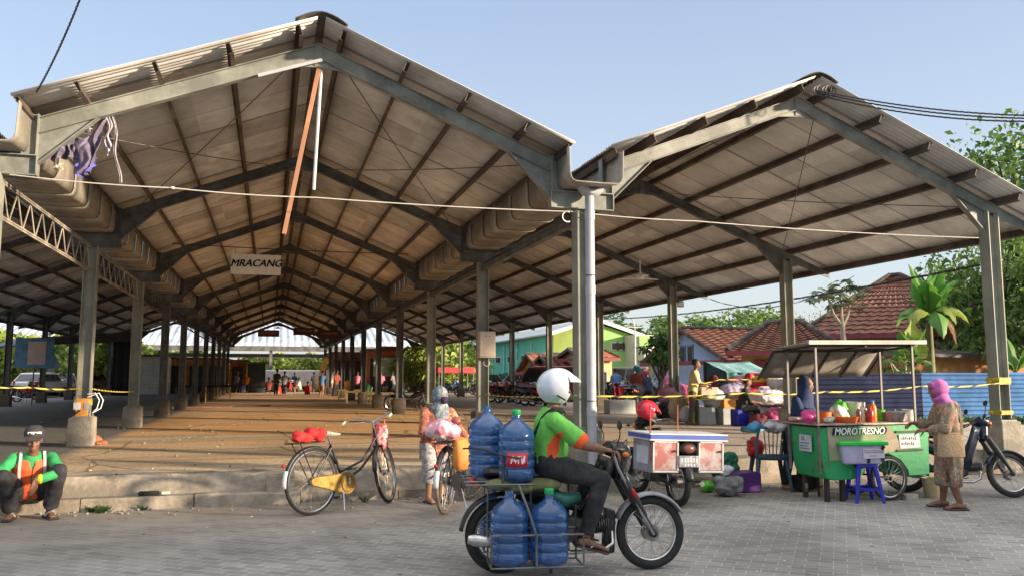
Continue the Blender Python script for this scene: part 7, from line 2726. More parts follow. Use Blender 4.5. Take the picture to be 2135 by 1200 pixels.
# far people: a few figures, then copies
far = [
    (540, 817, 40, 'white', 'stand', 'white shirted figure standing near the far stalls', 1.6), (592, 817, 80, 'grey', 'stand', 'grey shirted figure beside the standing dark man', 1.6), (633, 814, 30, 'pink', 'stand', 'pink shirted figure before the white truck', 1.55), (670, 820, 60, 'blue', 'stand', 'blue shirted figure by the leaning yellow plank', 1.6), (752, 815, 150, 'maroon', 'squat', 'maroon clothed figure crouching at the brown shop', 1.6), (793, 817, 60, 'pink', 'stand', 'pink clothed figure right of the banner shop', 1.6), (505, 817, 90, 'navy', 'squat', 'navy clothed figure crouching beside the stalls', 1.6), (1258, 850, 120, 'grey', 'stand', 'grey shirted figure behind the pipe by the pale grey block', 1.6), (1284, 842, 60, 'blue', 'stand', 'blue shirted figure among motorcycles behind the grey block', 1.6), (1392, 846, 200, 'pink', 'stand', 'pink shirted figure beside the pink bundles', 1.55), (1475, 838, 250, 'navy', 'stand', 'navy shirted figure behind the seller table', 1.6),
    (575, 824, 60, 'black', 'stand', 'dark clothed man standing in the middle of the far hall floor', 1.75), (583, 818, 180, 'red', 'squat', 'red clothed figure crouching beside the dark clothed man', 1.5), (530, 815, 10, 'orange', 'squat', 'orange clothed figure crouching near the far stalls', 1.6),
    (604, 816, 200, 'red', 'sit', 'red clothed figure seated before the white truck', 1.6), (625, 816, 170, 'white', 'sit', 'white clothed figure seated before the white truck', 1.6), (641, 816, 90, 'red', 'squat', 'crouching figure in red near the yellow plank', 1.5), (655, 815, 120, 'black', 'stand', 'black clothed figure standing near the yellow plank', 1.6),
    (779, 816, 100, 'orange', 'stand', 'orange clothed figure standing before the banner shop', 1.65), (744, 816, 60, 'pink', 'stand', 'pink clothed figure standing before the brown shop', 1.6), (723, 816, 60, 'orange', 'sit', 'orange clothed figure seated at the brown shop', 1.6), (766, 816, 60, 'green', 'squat', 'green clothed figure crouching before the banner shop', 1.6),
    (805, 816, 200, 'navy', 'sit', 'navy clothed figure seated by the far parked motorcycles', 1.6), (820, 816, 150, 'grey', 'stand', 'grey clothed figure by the far parked motorcycles', 1.6), (690, 818, 30, 'white', 'stand', 'pale clothed figure between the far columns', 1.6), (700, 818, 300, 'maroon', 'stand', 'maroon clothed figure between the far columns', 1.65),
    (492, 815, 30, 'grey', 'stand', 'grey clothed figure beside the rust orange stall', 1.6), (548, 815, 200, 'grey', 'stand', 'grey clothed figure beside the dark green stall', 1.6), (560, 816, 100, 'maroon', 'sit', 'maroon clothed figure seated beside the dark green stall', 1.6), (612, 815, 60, 'navy', 'stand', 'navy clothed figure before the white truck', 1.6), (12, 815, 0, 'black', 'stand', 'black clothed figure beyond the parked white car', 1.7), (515, 816, 60, 'orange', 'stand', 'orange clothed figure in front of the stalls', 1.5)]
for i, (px, py, rz, cc, ps_, lab, hh_) in enumerate(far):
    simple_person(gz(px, py + ((i * 5) % 9 if px < 830 else 0), .33), R(rz), lab, TEE[cc], BLACKC if i % 3 else TAN, None, ps_, hh_, SKIN, .055, group='people at the far end of the hall', headk='hair' if i % 2 else 'cap')

# ================= parked motorcycles and cars
PAINTS = [mat('red_bike_paint', (.5, .02, .03), .3, var=.1), BIKEB, mat('white_bike_paint', (.6, .6, .6), .3, var=.1), mat('blue_bike_paint', (.03, .08, .35), .3, var=.1), mat('silver_bike_paint', (.3, .3, .32), .3, var=.1)]
PN = ['red', 'black', 'white', 'blue', 'silver']
sc_ = motorbike(gz(889, 858, FZ), R(158), 'black scooter parked on the hall floor against the fourth gutter column', BIKEB, near=False, style='scooter', steer=.3, rimm=CHROME)
bagheap(0, 0, (.3, .25, .3), SK['mag'], 'crimson bag behind the seat of the black scooter', pos=gz(889, 858, FZ) + V((.1, 0, .72)), seed=91)
w1 = motorbike(gz(955, 824, FZ), R(-20), 'white scooter with red rider side turned to the hall', PAINTS[2], near=False, style='scooter', steer=.2, shield=PAINTS[2])
protos = [motorbike(gz(1010, 836, .32), R(-60), 'red motorcycle parked in the yard row nearest the box on the column', PAINTS[0], near=False), motorbike(gz(985, 822, .32), R(-50), 'black motorcycle in the yard row', PAINTS[1], near=False), motorbike(gz(1000, 826, .32), R(-60), 'silver motorcycle in the yard row', PAINTS[4], near=False, style='scooter'), motorbike(gz(930, 820, .32), R(-45), 'blue motorcycle in the yard row', PAINTS[3], near=False)]
pnm = ['red', 'black', 'silver', 'blue']
for o in protos:
    o['group'] = 'motorcycles parked in the yard'
spots = [(845, 808, 30), (856, 809, 20), (866, 810, 40), (877, 811, 10), (838, 808, 60), (888, 812, 35), (906, 815, 15), (917, 816, -10), (1024, 838, -50), (1040, 840, -60), (1080, 842, -55), (1095, 845, -50), (1110, 846, -60), (1296, 838, 110), (1310, 836, 100), (1360, 842, 95), (1372, 846, 110), (1385, 850, 100), (1345, 836, 80), (1275, 832, 90), (35, 838, -20), (20, 834, 10), (128, 826, 30), (240, 818, 60), (262, 818, 40), (385, 813, 0), (420, 812, 10)]
nth = ['in line with the far columns', 'next to the line of far columns', 'by the bright green trees', 'under the far roof edge', 'at the end of the far row', 'before the red canopy', 'below the red canopy', 'at the corner of the red canopy', 'beside the box on the column', 'just past the box on the column', 'by the front of the maroon car', 'beside the maroon car', 'behind the white helmet', 'beside the pale grey block', 'behind the teal helmet', 'behind the pink helmet', 'by the pink bundles', 'by the beige sack', 'in front of the lamp post', 'by the pale yellow house', 'before the white car', 'at the frame edge before the white car', 'between the two nearest aisle columns', 'under the blue parasol', 'beside the blue parasol', 'before the orange brick shop', 'by the wall of the orange brick shop']
for i, (px, py, rz) in enumerate(spots):
    k = i % 4
    dup(protos[k], gz(px, py, .32), R(rz), '%s motorcycle parked %s' % (pnm[k], nth[i]))
rq = random.Random(12)
for i in range(46):
    if i < 22:
        px, py, rz, lab, grp = 838 + i * 7.5 + rq.uniform(-2, 2), 811 + rq.uniform(-2, 5), rq.uniform(10, 60), 'one of the crowded motorcycles under the far outer roof edge', 'crowded motorcycles by the far outer columns'
    elif i < 36:
        px, py, rz, lab, grp = 1262 + (i - 22) * 13, 832 + rq.uniform(-4, 6), rq.uniform(80, 115), 'one of the motorcycles packed between the grey pipe and the man in yellow', 'motorcycles packed behind the seller corner'
    else:
        px, py, rz, lab, grp = 478 + (i - 36) * 15, 817, rq.uniform(0, 180), 'one of the motorcycles before the far stalls and the white truck', 'motorcycles before the far stalls'
    c = dup((protos + [w1])[(i * 3) % 5], gz(px, py, .32), R(rz), lab)
    c['group'] = grp
CW, CMAR, CBLK, CSIL = mat('white_car_paint', (.62, .64, .66), .25, var=.05, coat=.5), mat('maroon_car_paint', (.22, .015, .03), .25, var=.1, coat=.5), mat('black_car_paint', (.02, .02, .025), .2, coat=.5), mat('silver_car_paint', (.35, .36, .37), .25, metal=.3, coat=.4)
car(gz(85, 828, .32), R(-100), 'white hatchback parked nose away beyond the shaded aisle', CW)
car(gz(120, 824, .32), R(-70), 'silver white car beside the white hatchback', CSIL, suv=True)
car(gz(1168, 836, .32), R(-62), 'maroon people carrier parked behind the white helmet', CMAR, van=True, Hh=1.75, L_=4.3)
car(gz(1130, 832, .32), R(-62), 'black car parked beside the maroon people carrier', CBLK, suv=True)
car(gz(1085, 824, .32), R(-62), 'silver car with open hatch row neighbour near the box on the column', CSIL)
car(gz(1290, 826, .32), R(-30), 'grey jeep behind the pale grey block', mat('grey_green_car', (.13, .15, .14), .4), van=True, Hh=1.85, L_=3.9)
car(gz(1030, 816, .32), R(-62), 'black car further along beyond the box on the column', CBLK)
car(gz(960, 812, .32), R(-62), 'silver car behind the white scooter', CSIL)
car(gz(935, 811, .32), R(-62), 'white car in the row near the red canopy', CW)
car(gz(1062, 812, .32), R(5), 'white van parked across before the turquoise wall', CW, van=True, Hh=1.9, L_=4.5)
car(gz(262, 816, .32), R(20), 'yellow and black car under the trees past the aisle', mat('yellow_car_paint', (.6, .45, .08), .3), van=True, Hh=1.5, L_=3.3)
car(gz(150, 822, .32), R(30), 'dark red car beyond the first aisle column', mat('dark_red_car', (.18, .02, .02), .3))
car(gz(1010, 808, .32), R(5), 'silver van behind the row of black cars', CSIL, van=True, Hh=1.9, L_=4.5)
t = thing('red_canopy', 'flat red canopy above the parked cars', 'canopy', (gy(945, 790, 56).x, 56, .3))
zz = gy(945, 771, 56).z - .3
MB().box((0, 0, zz), (2.6, 2.0, .40)).build('roof', mat('bright_red_canopy', (.62, .05, .05), .6), t, bevel=.04)
for x_ in (-1.2, 1.2):
    for y_ in (-.9, .9):
        MB().cyl((x_, y_, 0), (x_, y_, zz), .04, n=8).build('pole', STEEL, t)
# blue parasol and dark tarps by the aisle
t = thing('parasol', 'violet blue parasol over a stall beyond the aisle', 'parasol', gz(237, 814, .32))
MB().lathe([(1.5, 2.15), (1.45, 2.2), (.8, 2.6), (.03, 2.9)], n=8, caps=False).build('canopy', mat('violet_parasol', (.12, .10, .55), .7), t, smooth=False, solid=.01)
MB().cyl((0, 0, 0), (0, 0, 2.9), .025, n=8).build('pole', STEEL, t)
t = thing('market_stall', 'dark roofed stall with black tarpaulin beyond the first aisle columns', 'stall', (gy(150, 790, 42).x, 42, .3))
MB().add([(-3, -1.5, 2.5), (3, -1.5, 2.9), (3, 2, 3.5), (-3, 2, 3.0)], [(0, 1, 2, 3)]).build('roof', BLACKP, t, smooth=False, solid=.05)
MB().grid(lambda u, v: (1.9 + 1.1 * u, -1.4 + .05 * math.sin(u * 20), 2.8 - 2.4 * v), 10, 4).build('side_sheet', BLACKC, t, solid=.01)
for x_ in (-2.9, 2.9):
    MB().cyl((x_, -1.4, 0), (x_, -1.4, 2.6), .05, n=8).build('pole', STEEL, t)
MB().box((-.6, -1.6, 2.05), (.5, .03, 1.1), Matrix.Rotation(R(-25), 3, 'Y')).build('banner', mat('sky_blue_banner', (.12, .45, .75), .7, col2=(.6, .65, .7), scale=2), t)
t = thing('poster_board', 'portrait poster board with blue edge hung beyond the aisle', 'poster', (gy(72, 735, 40).x, 40, 0))
zz = gy(72, 735, 40).z
MB().box((0, 0, zz), (1.5, .05, 1.3)).build('board', mat('blue_grey_board', (.10, .22, .32), .7), t)
MB().box((.1, -.035, zz), (.7, .02, 1.0)).build('poster_paper', mat('pinkish_poster', (.55, .40, .34), .7, var=.1), t)
MB().cyl((0, .05, .3), (0, .05, zz), .03, n=6).build('pole', STEEL, t)
# ================= trees and plants
def leaf_mat(name, c, c2, trans=.25):
    if name in _mats:
        return _mats[name]
    m, nt, b = _nt(name)
    L = nt.links
    g_ = _n(nt, 'ShaderNodeNewGeometry')
    rp = _n(nt, 'ShaderNodeValToRGB')
    rp.color_ramp.elements[0].color = c4(c)
    rp.color_ramp.elements[1].color = c4(c2)
    L.new(g_.outputs['Random Per Island'], rp.inputs[0])
    L.new(rp.outputs[0], b.inputs['Base Color'])
    b.inputs['Roughness'].default_value = .55
    tr = _n(nt, 'ShaderNodeBsdfTranslucent')
    L.new(rp.outputs[0], tr.inputs[0])
    mx = _n(nt, 'ShaderNodeMixShader')
    mx.inputs[0].default_value = trans
    L.new(b.outputs[0], mx.inputs[1])
    L.new(tr.outputs[0], mx.inputs[2])
    L.new(mx.outputs[0], nt.nodes['Material Output'].inputs[0])
    _mats[name] = m
    return m


LF1 = leaf_mat('mid_green_leaves', (.055, .13, .025), (.19, .30, .06))
LF2 = leaf_mat('dark_green_leaves', (.03, .09, .03), (.10, .20, .05))
LF3 = leaf_mat('yellow_green_leaves', (.13, .22, .03), (.36, .40, .08))
BARK = mat('grey_brown_bark', (.10, .08, .06), .95, var=.4, scale=6, bump=.8, bscale=20)
rs = random.Random(5)


def rdir():
    while True:
        v = V((rs.uniform(-1, 1), rs.uniform(-1, 1), rs.uniform(-1, 1)))
        if .05 < v.length < 1:
            return v.normalized()


def crown_mb(clumps, per, ls, thin=.5):
    vs, fs = [], []
    for (c, r) in clumps:
        for _ in range(per):
            d = rdir()
            p = c + V((d.x * r, d.y * r, d.z * r * .7)) * rs.uniform(.35, 1.0) ** .6
            a = rdir()
            a = (a + d * .5 + V((0, 0, -.15))).normalized()
            n = a.cross(rdir()).normalized()
            s_ = ls * rs.uniform(.35, 1.45)
            b_ = len(vs)
            w = s_ * thin * .5
            vs += [p, p + a * s_ * .5 + n * w, p + a * s_ - V((0, 0, s_ * .15)), p + a * s_ * .5 - n * w]
            fs.append((b_, b_ + 1, b_ + 2, b_ + 3))
    mb = MB()
    mb.v = [tuple(v) for v in vs]
    mb.f = fs
    mb.m = [0] * len(fs)
    return mb


def tree(label, loc, h, cr, leafm, ncl=26, per=90, ls=.22, seed=1, trunk_h=None, cat='tree', group=None, name='broadleaf_tree', flat=.75, thin=.5, gap=.45):
    rs.seed(seed)
    t = thing(name, label, cat, loc, rs.uniform(0, 6), group)
    th = trunk_h or h * .4
    tm = MB()
    top = V((rs.uniform(-.3, .3) * h * .05, rs.uniform(-.3, .3) * h * .05, th))
    r0 = h * .022 + .05
    tm.loft([V((0, 0, -.1)), V((r0 * .3, 0, th * .35)), V((-r0 * .3, r0 * .4, th * .7)), top], [r0 * 1.25, r0, r0 * .85, r0 * .7], n=10)
    clumps = []
    cc = V((0, 0, h - cr * flat))
    for i in range(ncl):
        d = rdir()
        k_ = rs.uniform(gap, 1.0)
        p = cc + V((d.x * cr * k_, d.y * cr * k_, d.z * cr * flat * k_))
        clumps.append((p, cr * rs.uniform(.16, .34)))
        if i % 2 == 0:
            mid = top.lerp(p, .5) + V((0, 0, -.08 * cr))
            tm.loft([top - V((0, 0, .1)), mid, p], [r0 * .45, r0 * .25, r0 * .08], n=6)
    tm.build('trunk', BARK, t)
    crown_mb(clumps, per, ls, thin).build('crown', leafm, t, smooth=False)
    return t


# far tree line, copies of three kinds
pr_ = [tree('rounded far tree above the orange gable roof', gy(1440, 700, 78), 8.0, 4.2, LF1, 34, 80, .55, 1, group='trees along the horizon'), tree('dense far tree behind the lime gabled hall', gy(1290, 700, 92), 10.0, 5.0, LF2, 34, 80, .6, 2, group='trees along the horizon'), tree('tall far tree with a broken crown', gy(1590, 700, 80), 9.0, 4.0, LF1, 22, 80, .5, 3, group='trees along the horizon')]
for o, (px, Y, py) in zip(pr_, ((1440, 78, 660), (1290, 92, 655), (1590, 80, 640))):
    q = gy(px, 700, Y)
    o.location = (q.x, Y, 0)
    zt = gy(px, py, Y).z
    o.scale = (zt / (8.0, 10.0, 9.0)[pr_.index(o)],) * 3
line = [(1245, 90, 662, 1, 'far tree at the ridge of the lime gabled hall'), (1330, 88, 660, 0, 'far tree just behind the street lamp'), (1370, 84, 668, 1, 'far tree above the cream entrance block'), (1405, 80, 655, 2, 'far tree behind the third thin column'), (1480, 82, 672, 1, 'low far tree above the middle of the orange roof'), (1520, 84, 655, 0, 'far tree beside the highest far tree'), (1560, 78, 640, 2, 'highest far tree above the orange roof end'),
        (1625, 84, 650, 0, 'far tree behind the low hip roof'), (1665, 86, 668, 1, 'small far tree beyond the low hip roof'), (1710, 88, 672, 0, 'far tree next to the papaya plant'), (1200, 95, 672, 1, 'far tree hidden by the roof of the green hall'), (1150, 100, 690, 0, 'far tree above the turquoise wall'), (1060, 118, 690, 2, 'far tree left of the turquoise wall'),
        (990, 108, 695, 0, 'tree beside the box on the column'), (985, 85, 690, 1, 'tree behind the red canopy'), (950, 80, 692, 2, 'tree above the red canopy'), (915, 82, 694, 0, 'tree at the far end of the outer columns'), (875, 84, 690, 1, 'tree where the outer columns meet the far hall'), (845, 90, 700, 2, 'tree at the corner of the far cross hall')]
for (px, Y, py, k, lab) in line:
    q = gy(px, 700, Y)
    zt = gy(px, py, Y).z
    s_ = zt / (8.0, 10.0, 9.0)[k]
    dup(pr_[k], (q.x, Y, 0), rs.uniform(0, 6), lab, (s_ * 1.15, s_ * 1.15, s_))
# bright shrubs seen below the far cross hall and past the aisle
by = tree('bright yellow green bush below the eaves of the far cross hall', (0, 0, 0), 4.0, 2.6, LF3, 24, 70, .45, 8, trunk_h=1.0, cat='bush', name='bush', group='bushes beyond the far halls', flat=.7)
q = gy(570, 760, 92)
by.location = (q.x, 92, 0)
for i, (px, Y, k, lab) in enumerate(((600, 95, 1.1, 'second bush from the dark green stall'), (635, 93, 1.0, 'bush above the white truck cab'), (665, 94, 1.1, 'bush at the right end of the white truck'), (540, 90, 1.0, 'bush above the dark green stall'), (505, 92, 1.0, 'bush above the rust orange stall'), (700, 92, 1.1, 'bush behind the brown shop front'),
                                    (30, 62, 1.2, 'bush beyond the portrait poster'), (75, 60, 1.1, 'bush below the portrait poster'), (115, 62, 1.2, 'bush beyond the sky blue banner'), (160, 64, 1.1, 'bush behind the dark roofed stall'), (200, 66, 1.2, 'bush beside the violet parasol'), (235, 68, 1.2, 'bush behind the violet parasol'), (270, 70, 1.1, 'bush left of the white shuttered shop'),
                                    (330, 92, 1.2, 'bush above the white shuttered shop'), (375, 94, 1.2, 'bush above the orange brick shop'), (420, 92, 1.2, 'bush at the dark row of aisle columns'), (880, 66, 1.1, 'sunlit bush before the far outer columns'), (925, 64, 1.2, 'sunlit bush behind the red canopy'), (960, 62, .8, 'sunlit bush right of the red canopy'), (-30, 60, 1.2, 'bush at the frame edge past the aisle'))):
    q = gy(px, 760, Y)
    dup(by, (q.x, Y, 0), rs.uniform(0, 6), lab, k)
# trees on the side of the frame
q = gy(2078, 700, 21.5)
tree('leafy green tree behind the nearest outer column, crown just under the roof edge', (q.x, 21.5, .2), 6.0, 2.3, LF1, 46, 90, .24, 21, trunk_h=2.6, flat=.85, gap=.3)
q = gy(2150, 700, 24.0)
tree('tall tree with an open crown above the roof corner', (q.x, 24.0, .2), 11.2, 3.9, LF1, 60, 75, .30, 22, trunk_h=5.5, flat=.72)
q = gy(2190, 700, 20.5)
tree('dense tree partly outside the frame beside the light blue fence', (q.x, 20.5, .2), 5.6, 2.2, LF1, 40, 90, .24, 23, trunk_h=2.0, flat=.9)
q = gy(2010, 700, 24.5)
tree('small dark green tree between the banana plant and the nearest outer column', (q.x, 24.5, .2), 5.0, 1.9, LF2, 34, 120, .26, 25, trunk_h=2.0, flat=.9)
q = gy(1378, 745, 27)
tree('dark green tree hiding the far end of the pale blue house', (q.x, 27, .2), 3.0, .62, LF2, 22, 80, .17, 31, trunk_h=1.2, flat=1.3)
q = gy(1693, 700, 50)
t = tree('thin nearly bare tree behind the low hip roof', (q.x, 50, .2), 6.2, 2.6, leaf_mat('dry_twig_leaves', (.16, .12, .09), (.26, .2, .16)), 44, 14, .16, 26, trunk_h=3.0)

# banana plants
BAN = leaf_mat('banana_leaf_green', (.05, .17, .03), (.12, .30, .05), .35)
BANY = leaf_mat('banana_leaf_yellowing', (.13, .27, .04), (.30, .36, .06), .35)
BAND = mat('dry_banana_leaf', (.26, .15, .07), .9, var=.4, scale=4)
BSTEM = mat('banana_stem', (.16, .17, .06), .7, var=.35, scale=3)


def banana_leaf(base, dirv, up0, L_, W_, droop, seed):
    r_ = random.Random(seed)
    mb = MB()
    pts = []
    p = V(base)
    d = (V(dirv) * (1 - up0) + V((0, 0, up0))).normalized()
    n = 14
    for i in range(n + 1):
        pts.append((p.copy(), d.copy()))
        p = p + d * (L_ / n)
        d = (d + V((0, 0, -droop * (i / n + .15)))).normalized()
    side = V((0, 0, 1)).cross(V(dirv)).normalized()
    for q in (-1, 1):
        vs, fs = [], []
        for i, (p, d) in enumerate(pts):
            t = i / n
            w = W_ * .5 * (math.sin(PI * min(1, max(0, (t - .10) / .92)) ** .75) if t > .1 else .02)
            nn = side.cross(d).normalized()
            tear = 1 - (.35 * r_.random() if r_.random() > .6 else 0)
            for j in range(4):
                u = j / 3
                vs.append(p + side * q * w * u * (tear if j == 3 else 1) - nn * (-.35 * w * u) + V((0, 0, -.25 * w * u * u)) + V((0, 0, .02 * math.sin(i * 2.2 + j))))
        for i in range(n):
            for j in range(3):
                fs.append((i * 4 + j, i * 4 + j + 1, i * 4 + j + 5, i * 4 + j + 4))
        mb.add(vs, fs)
    rib = MB()
    rib.loft([p for p, d in pts], [.022 - .018 * i / n for i in range(n + 1)], n=6)
    return mb, rib


def banana(label, loc, hs, leaves, seed, name='banana_plant'):
    t = thing(name, label, 'banana plant', loc)
    MB().loft([(0, 0, 0), (.03, 0, hs * .5), (.06, 0, hs)], [.15, .12, .07], n=12).build('trunk', BSTEM, t)
    for i, (az, up, L_, W_, dr, m_) in enumerate(leaves):
        d = V((math.cos(R(az)), math.sin(R(az)), 0))
        mb, rib = banana_leaf((.06, 0, hs - .1), d, up, L_, W_, dr, seed + i)
        o = mb.build('leaf', m_, t, ang=80)
        rib.build('midrib', BSTEM, o)
    return t


q = gy(1936, 700, 20.0)
banana('tall banana plant with upright torn leaves behind the navy fence', (q.x, 20.0, .2), 3.2,
       [(150, .85, 1.7, .8, .16, BAN), (20, .85, 1.6, .8, .18, BAN), (265, .8, 1.6, .85, .2, BAN), (225, .75, 1.5, .8, .25, BAN), (310, .75, 1.5, .8, .24, BAN), (80, .8, 1.6, .7, .14, BAN), (200, .4, 1.4, .6, .40, BANY), (330, .45, 1.4, .6, .38, BANY), (245, .3, 1.6, .6, .5, BAN), (285, .55, 1.3, .5, .6, BANY), (120, .5, 1.4, .6, .5, BAN), (290, .2, 1.4, .35, .7, BAND), (180, .15, 1.5, .35, .8, BAND), (350, .2, 1.5, .3, .7, BAND)], 3)
q = gy(1892, 700, 19.5)
banana('short banana plant with one broad spotted leaf above the navy fence', (q.x, 19.5, .2), 1.7,
       [(262, .92, 1.35, .95, .05, BANY), (200, .8, 1.2, .7, .2, BAN), (300, .8, 1.2, .6, .15, BAN), (60, .8, 1.1, .5, .2, BAN)], 17)
q = gy(2110, 700, 19.3)
banana('young banana plant beside the nearest outer column', (q.x, 19.3, .2), 1.5, [(70, .8, 1.4, .45, .18, BAN), (180, .6, 1.3, .45, .3, BAN), (280, .75, 1.4, .45, .2, BAN), (330, .7, 1.3, .4, .3, BANY)], 41)


def papaya(label, loc, h, nl, L_, seed, leafm, name='papaya_tree', cat='tree'):
    rs.seed(seed)
    t = thing(name, label, cat, loc)
    tk = MB()
    tk.loft([(0, 0, 0), (.04, 0, h * .5), (0, 0, h * .78)], [.13, .10, .08], n=10)
    tops = []
    for q_ in (-1, 1):
        tk.loft([(0, 0, h * .75), (q_ * .28, .05, h * .86), (q_ * .42, .08, h * .98)], [.06, .05, .035], n=8)
        tops.append(V((q_ * .42, .08, h * .98)))
    tops.append(V((0, 0, h * 1.02)))
    tk.loft([(0, 0, h * .75), (0, 0, h * 1.02)], [.05, .03], n=8)
    tk.build('trunk', mat('pale_papaya_bark', (.34, .30, .22), .8, var=.3, scale=4), t)
    st, lf = MB(), MB()
    for tp in tops:
        for i in range(nl):
            d = (rdir() + V((0, 0, .35))).normalized()
            e = tp + d * L_ * rs.uniform(.5, 1)
            st.cyl(tp, e, .012, .006, 5, False)
            # palmate leaf: a fan of seven lobes
            a0 = d
            n = (V((0, 0, 1)) + rdir() * .5).normalized()
            s1 = a0.cross(n).normalized()
            f1 = n.cross(s1).normalized()
            for k in range(7):
                a = R(-115 + 230 * k / 6)
                dd = f1 * math.cos(a) + s1 * math.sin(a)
                ll = .34 * (1 - .35 * abs(k - 3) / 3)
                sd = n.cross(dd).normalized()
                b_ = len(lf.v)
                lf.add([e, e + dd * ll * .55 + sd * .065, e + dd * ll - V((0, 0, .06)), e + dd * ll * .55 - sd * .065], [(0, 1, 2, 3)])
    st.build('leaf_stalks', mat('pale_stalk', (.38, .38, .15), .7), t)
    lf.build('crown', leafm, t, smooth=False)
    return t


q = gy(1757, 700, 22.5)
papaya('papaya tree with forked pale trunk standing before the pyramid roof', (q.x, 22.5, .2), 3.9, 13, .55, 4, leaf_mat('grey_green_papaya_leaves', (.07, .11, .06), (.16, .22, .12)))
q = gy(1884, 700, 18.9)
papaya('small cassava plant with pale stalks just above the navy fence', (q.x, 18.9, .2), 1.75, 6, .35, 9, LF1, 'cassava_plant', 'plant')
# weeds by the kerb and under the fence
rs.seed(77)
wd = MB()
vs, fs = [], []


def tuft(x, y, z, n, h):
    for _ in range(n):
        a = rs.uniform(0, 2 * PI)
        r_ = rs.uniform(0, h * .6)
        p = V((x + math.cos(a) * r_ * .5, y + math.sin(a) * r_ * .5, z))
        d = V((math.cos(a) * .5, math.sin(a) * .5, 1)).normalized() * h * rs.uniform(.5, 1)
        s1 = V((-math.sin(a), math.cos(a), 0)) * .008
        b_ = len(vs)
        vs.extend([p - s1, p + s1, p + d * .6 + s1 * .8, p + d + V((math.cos(a), math.sin(a), -.3)) * h * .25])
        fs.append((b_, b_ + 1, b_ + 2, b_ + 3))


for (px, py, n) in ((190, 1066, 60), (210, 1068, 80), (222, 1064, 50), (300, 1062, 15), (400, 1056, 10), (540, 1050, 14), (760, 1046, 12)):
    p = gz(px, py)
    tuft(p.x, p.y, 0, n, .10)
for i in range(60):
    p = gy(1900 + i * 5, 880, 17.7)
    tuft(p.x + rs.uniform(-.2, .2), 17.75 + rs.uniform(-.3, .1), .28, 30, .28)
wd.v, wd.f, wd.m = [tuple(v) for v in vs], fs, [0] * len(fs)
tag(wd.build('weeds', LF2, smooth=False), 'sparse green weeds along the kerb and the foot of the fence', None, None, 'stuff')
# pebbles, broken concrete and litter scattered along the step
lt = MB()
rs.seed(5)
for i in range(420):
    x = rs.uniform(-6, 9)
    if rs.random() < .6:
        y, z = 10.38 - abs(rs.gauss(0, .22)), .0
    else:
        y, z = 10.75 + rs.uniform(0, 1) ** 3 * 14, FZ
    s_ = rs.uniform(.006, .028)
    lt.ball((x, y, z + s_ * .4), (s_, s_ * rs.uniform(.6, 1), s_ * .6), 6, 4, Matrix.Rotation(rs.uniform(0, 3), 3, 'Z'))
pb = MB()
for i in range(260):
    x, y = rs.uniform(-4, 11), rs.uniform(4.5, 10.3) if i % 3 else rs.uniform(10.9, 22)
    z = .003 if y < 10.35 else FZ + .006
    s_ = rs.uniform(.008, .035)
    pb.box((x, y, z), (s_, s_ * rs.uniform(.3, .9), .004), rs.uniform(0, 3))
    pb.mi = i % 3
tag(pb.build('litter', [CREP, mat('dry_leaf_litter', (.22, .15, .07), .9), WHITE], smooth=False), 'scraps of paper and dry leaves scattered on the paving and the floor', None, None, 'stuff')
tag(lt.build('rubble', KERB, smooth=False), 'small stones and crumbs of concrete scattered along the step', None, None, 'stuff')
BRK2 = mat('broken_red_brick', (.34, .13, .07), .9, var=.35, scale=8, bump=.6)
for i, (px, py, s_, lab) in enumerate(((193, 921, .16, 'large broken brick lump beside the first aisle pedestal'), (215, 925, .09, 'small brick piece beside the large brick lump'), (205, 926, .07, 'brick crumb in front of the large brick lump'), (1655, 0, 0, ''))):
    if not s_:
        continue
    p = gz(px, py, FZ)
    o = MB().ball((0, 0, s_ * .35), (s_, s_ * .7, s_ * .45), 7, 5).build('brick_lump', BRK2, smooth=False)
    for v in o.data.vertices:
        v.co += v.normal * s_ * .25 * mnoise.noise(v.co * 14)
    o.location = p
    tag(o, lab, 'brick')
for i, (px, py, w, lab, m_) in enumerate(((310, 1030, .22, 'black scrap lying on the lower step', BLACKC), (345, 1030, .10, 'yellowish wrapper on the lower step beside the black scrap', CREP), (520, 846, 1.6, 'long dark board lying across the far hall floor', MOSS), (420, 849, 2.2, 'reddish board lying on the hall floor', BRK2))):
    z = .155 * K + .01 if i < 2 else FZ
    p = gz(px, py, z)
    if i < 2:
        p.y = max(p.y, 10.5)
    o = MB().box((0, 0, .02), (w, .10 if i < 2 else .3, .035)).build('scrap' if i < 2 else 'board', m_, bevel=.008)
    o.location = p
    o.rotation_euler = (0, 0, .1 * i)
    tag(o, lab, 'scrap' if i < 2 else 'board')
# ================= things hung on the halls
SIGNW = mat('cream_sign_board', (.88, .87, .83), .6, var=.08, scale=3)
sc = gy(534, 552, FY[2] - .1)
t = thing('hanging_sign', 'cream sign board lettered in black hanging in the middle hall', 'sign', (sc.x, FY[2] - .15, sc.z))
MB().box((0, 0, 0), (1.19, .03, .50)).build('board', SIGNW, t, bevel=.004)
for q in (-.007, 0, .007):
    text('MRACANG', 'lettering', t, (q, -.022 - abs(q) * .3, .02 + q * .4), (R(90), R(-1.5), 0), .250, BLACKC, .003, .28, 0, .98)
for q in (-1, 1):
    MB().cyl((q * .5, 0, .25), (q * .5, 0, .42), .004, n=5).build('hanger_wire', BLACKP, t)
z_ = sc.z + .42
for n, lab in ((1, None), (2, None)):
    a, b_ = V((aL + GW, FY[2] - .15, z_ + .02)), V((aM - GW, FY[2] - .15, z_ + .0))
    if n == 2:
        o = MB().tube(sag(a, b_, .03, 20), .012, 6).build('cable', BLACKP)
        tag(o, 'dark cable stretched across the middle hall carrying the cream sign', 'cable')
BRS = mat('brown_sign_board', (.12, .05, .045), .6, var=.2)
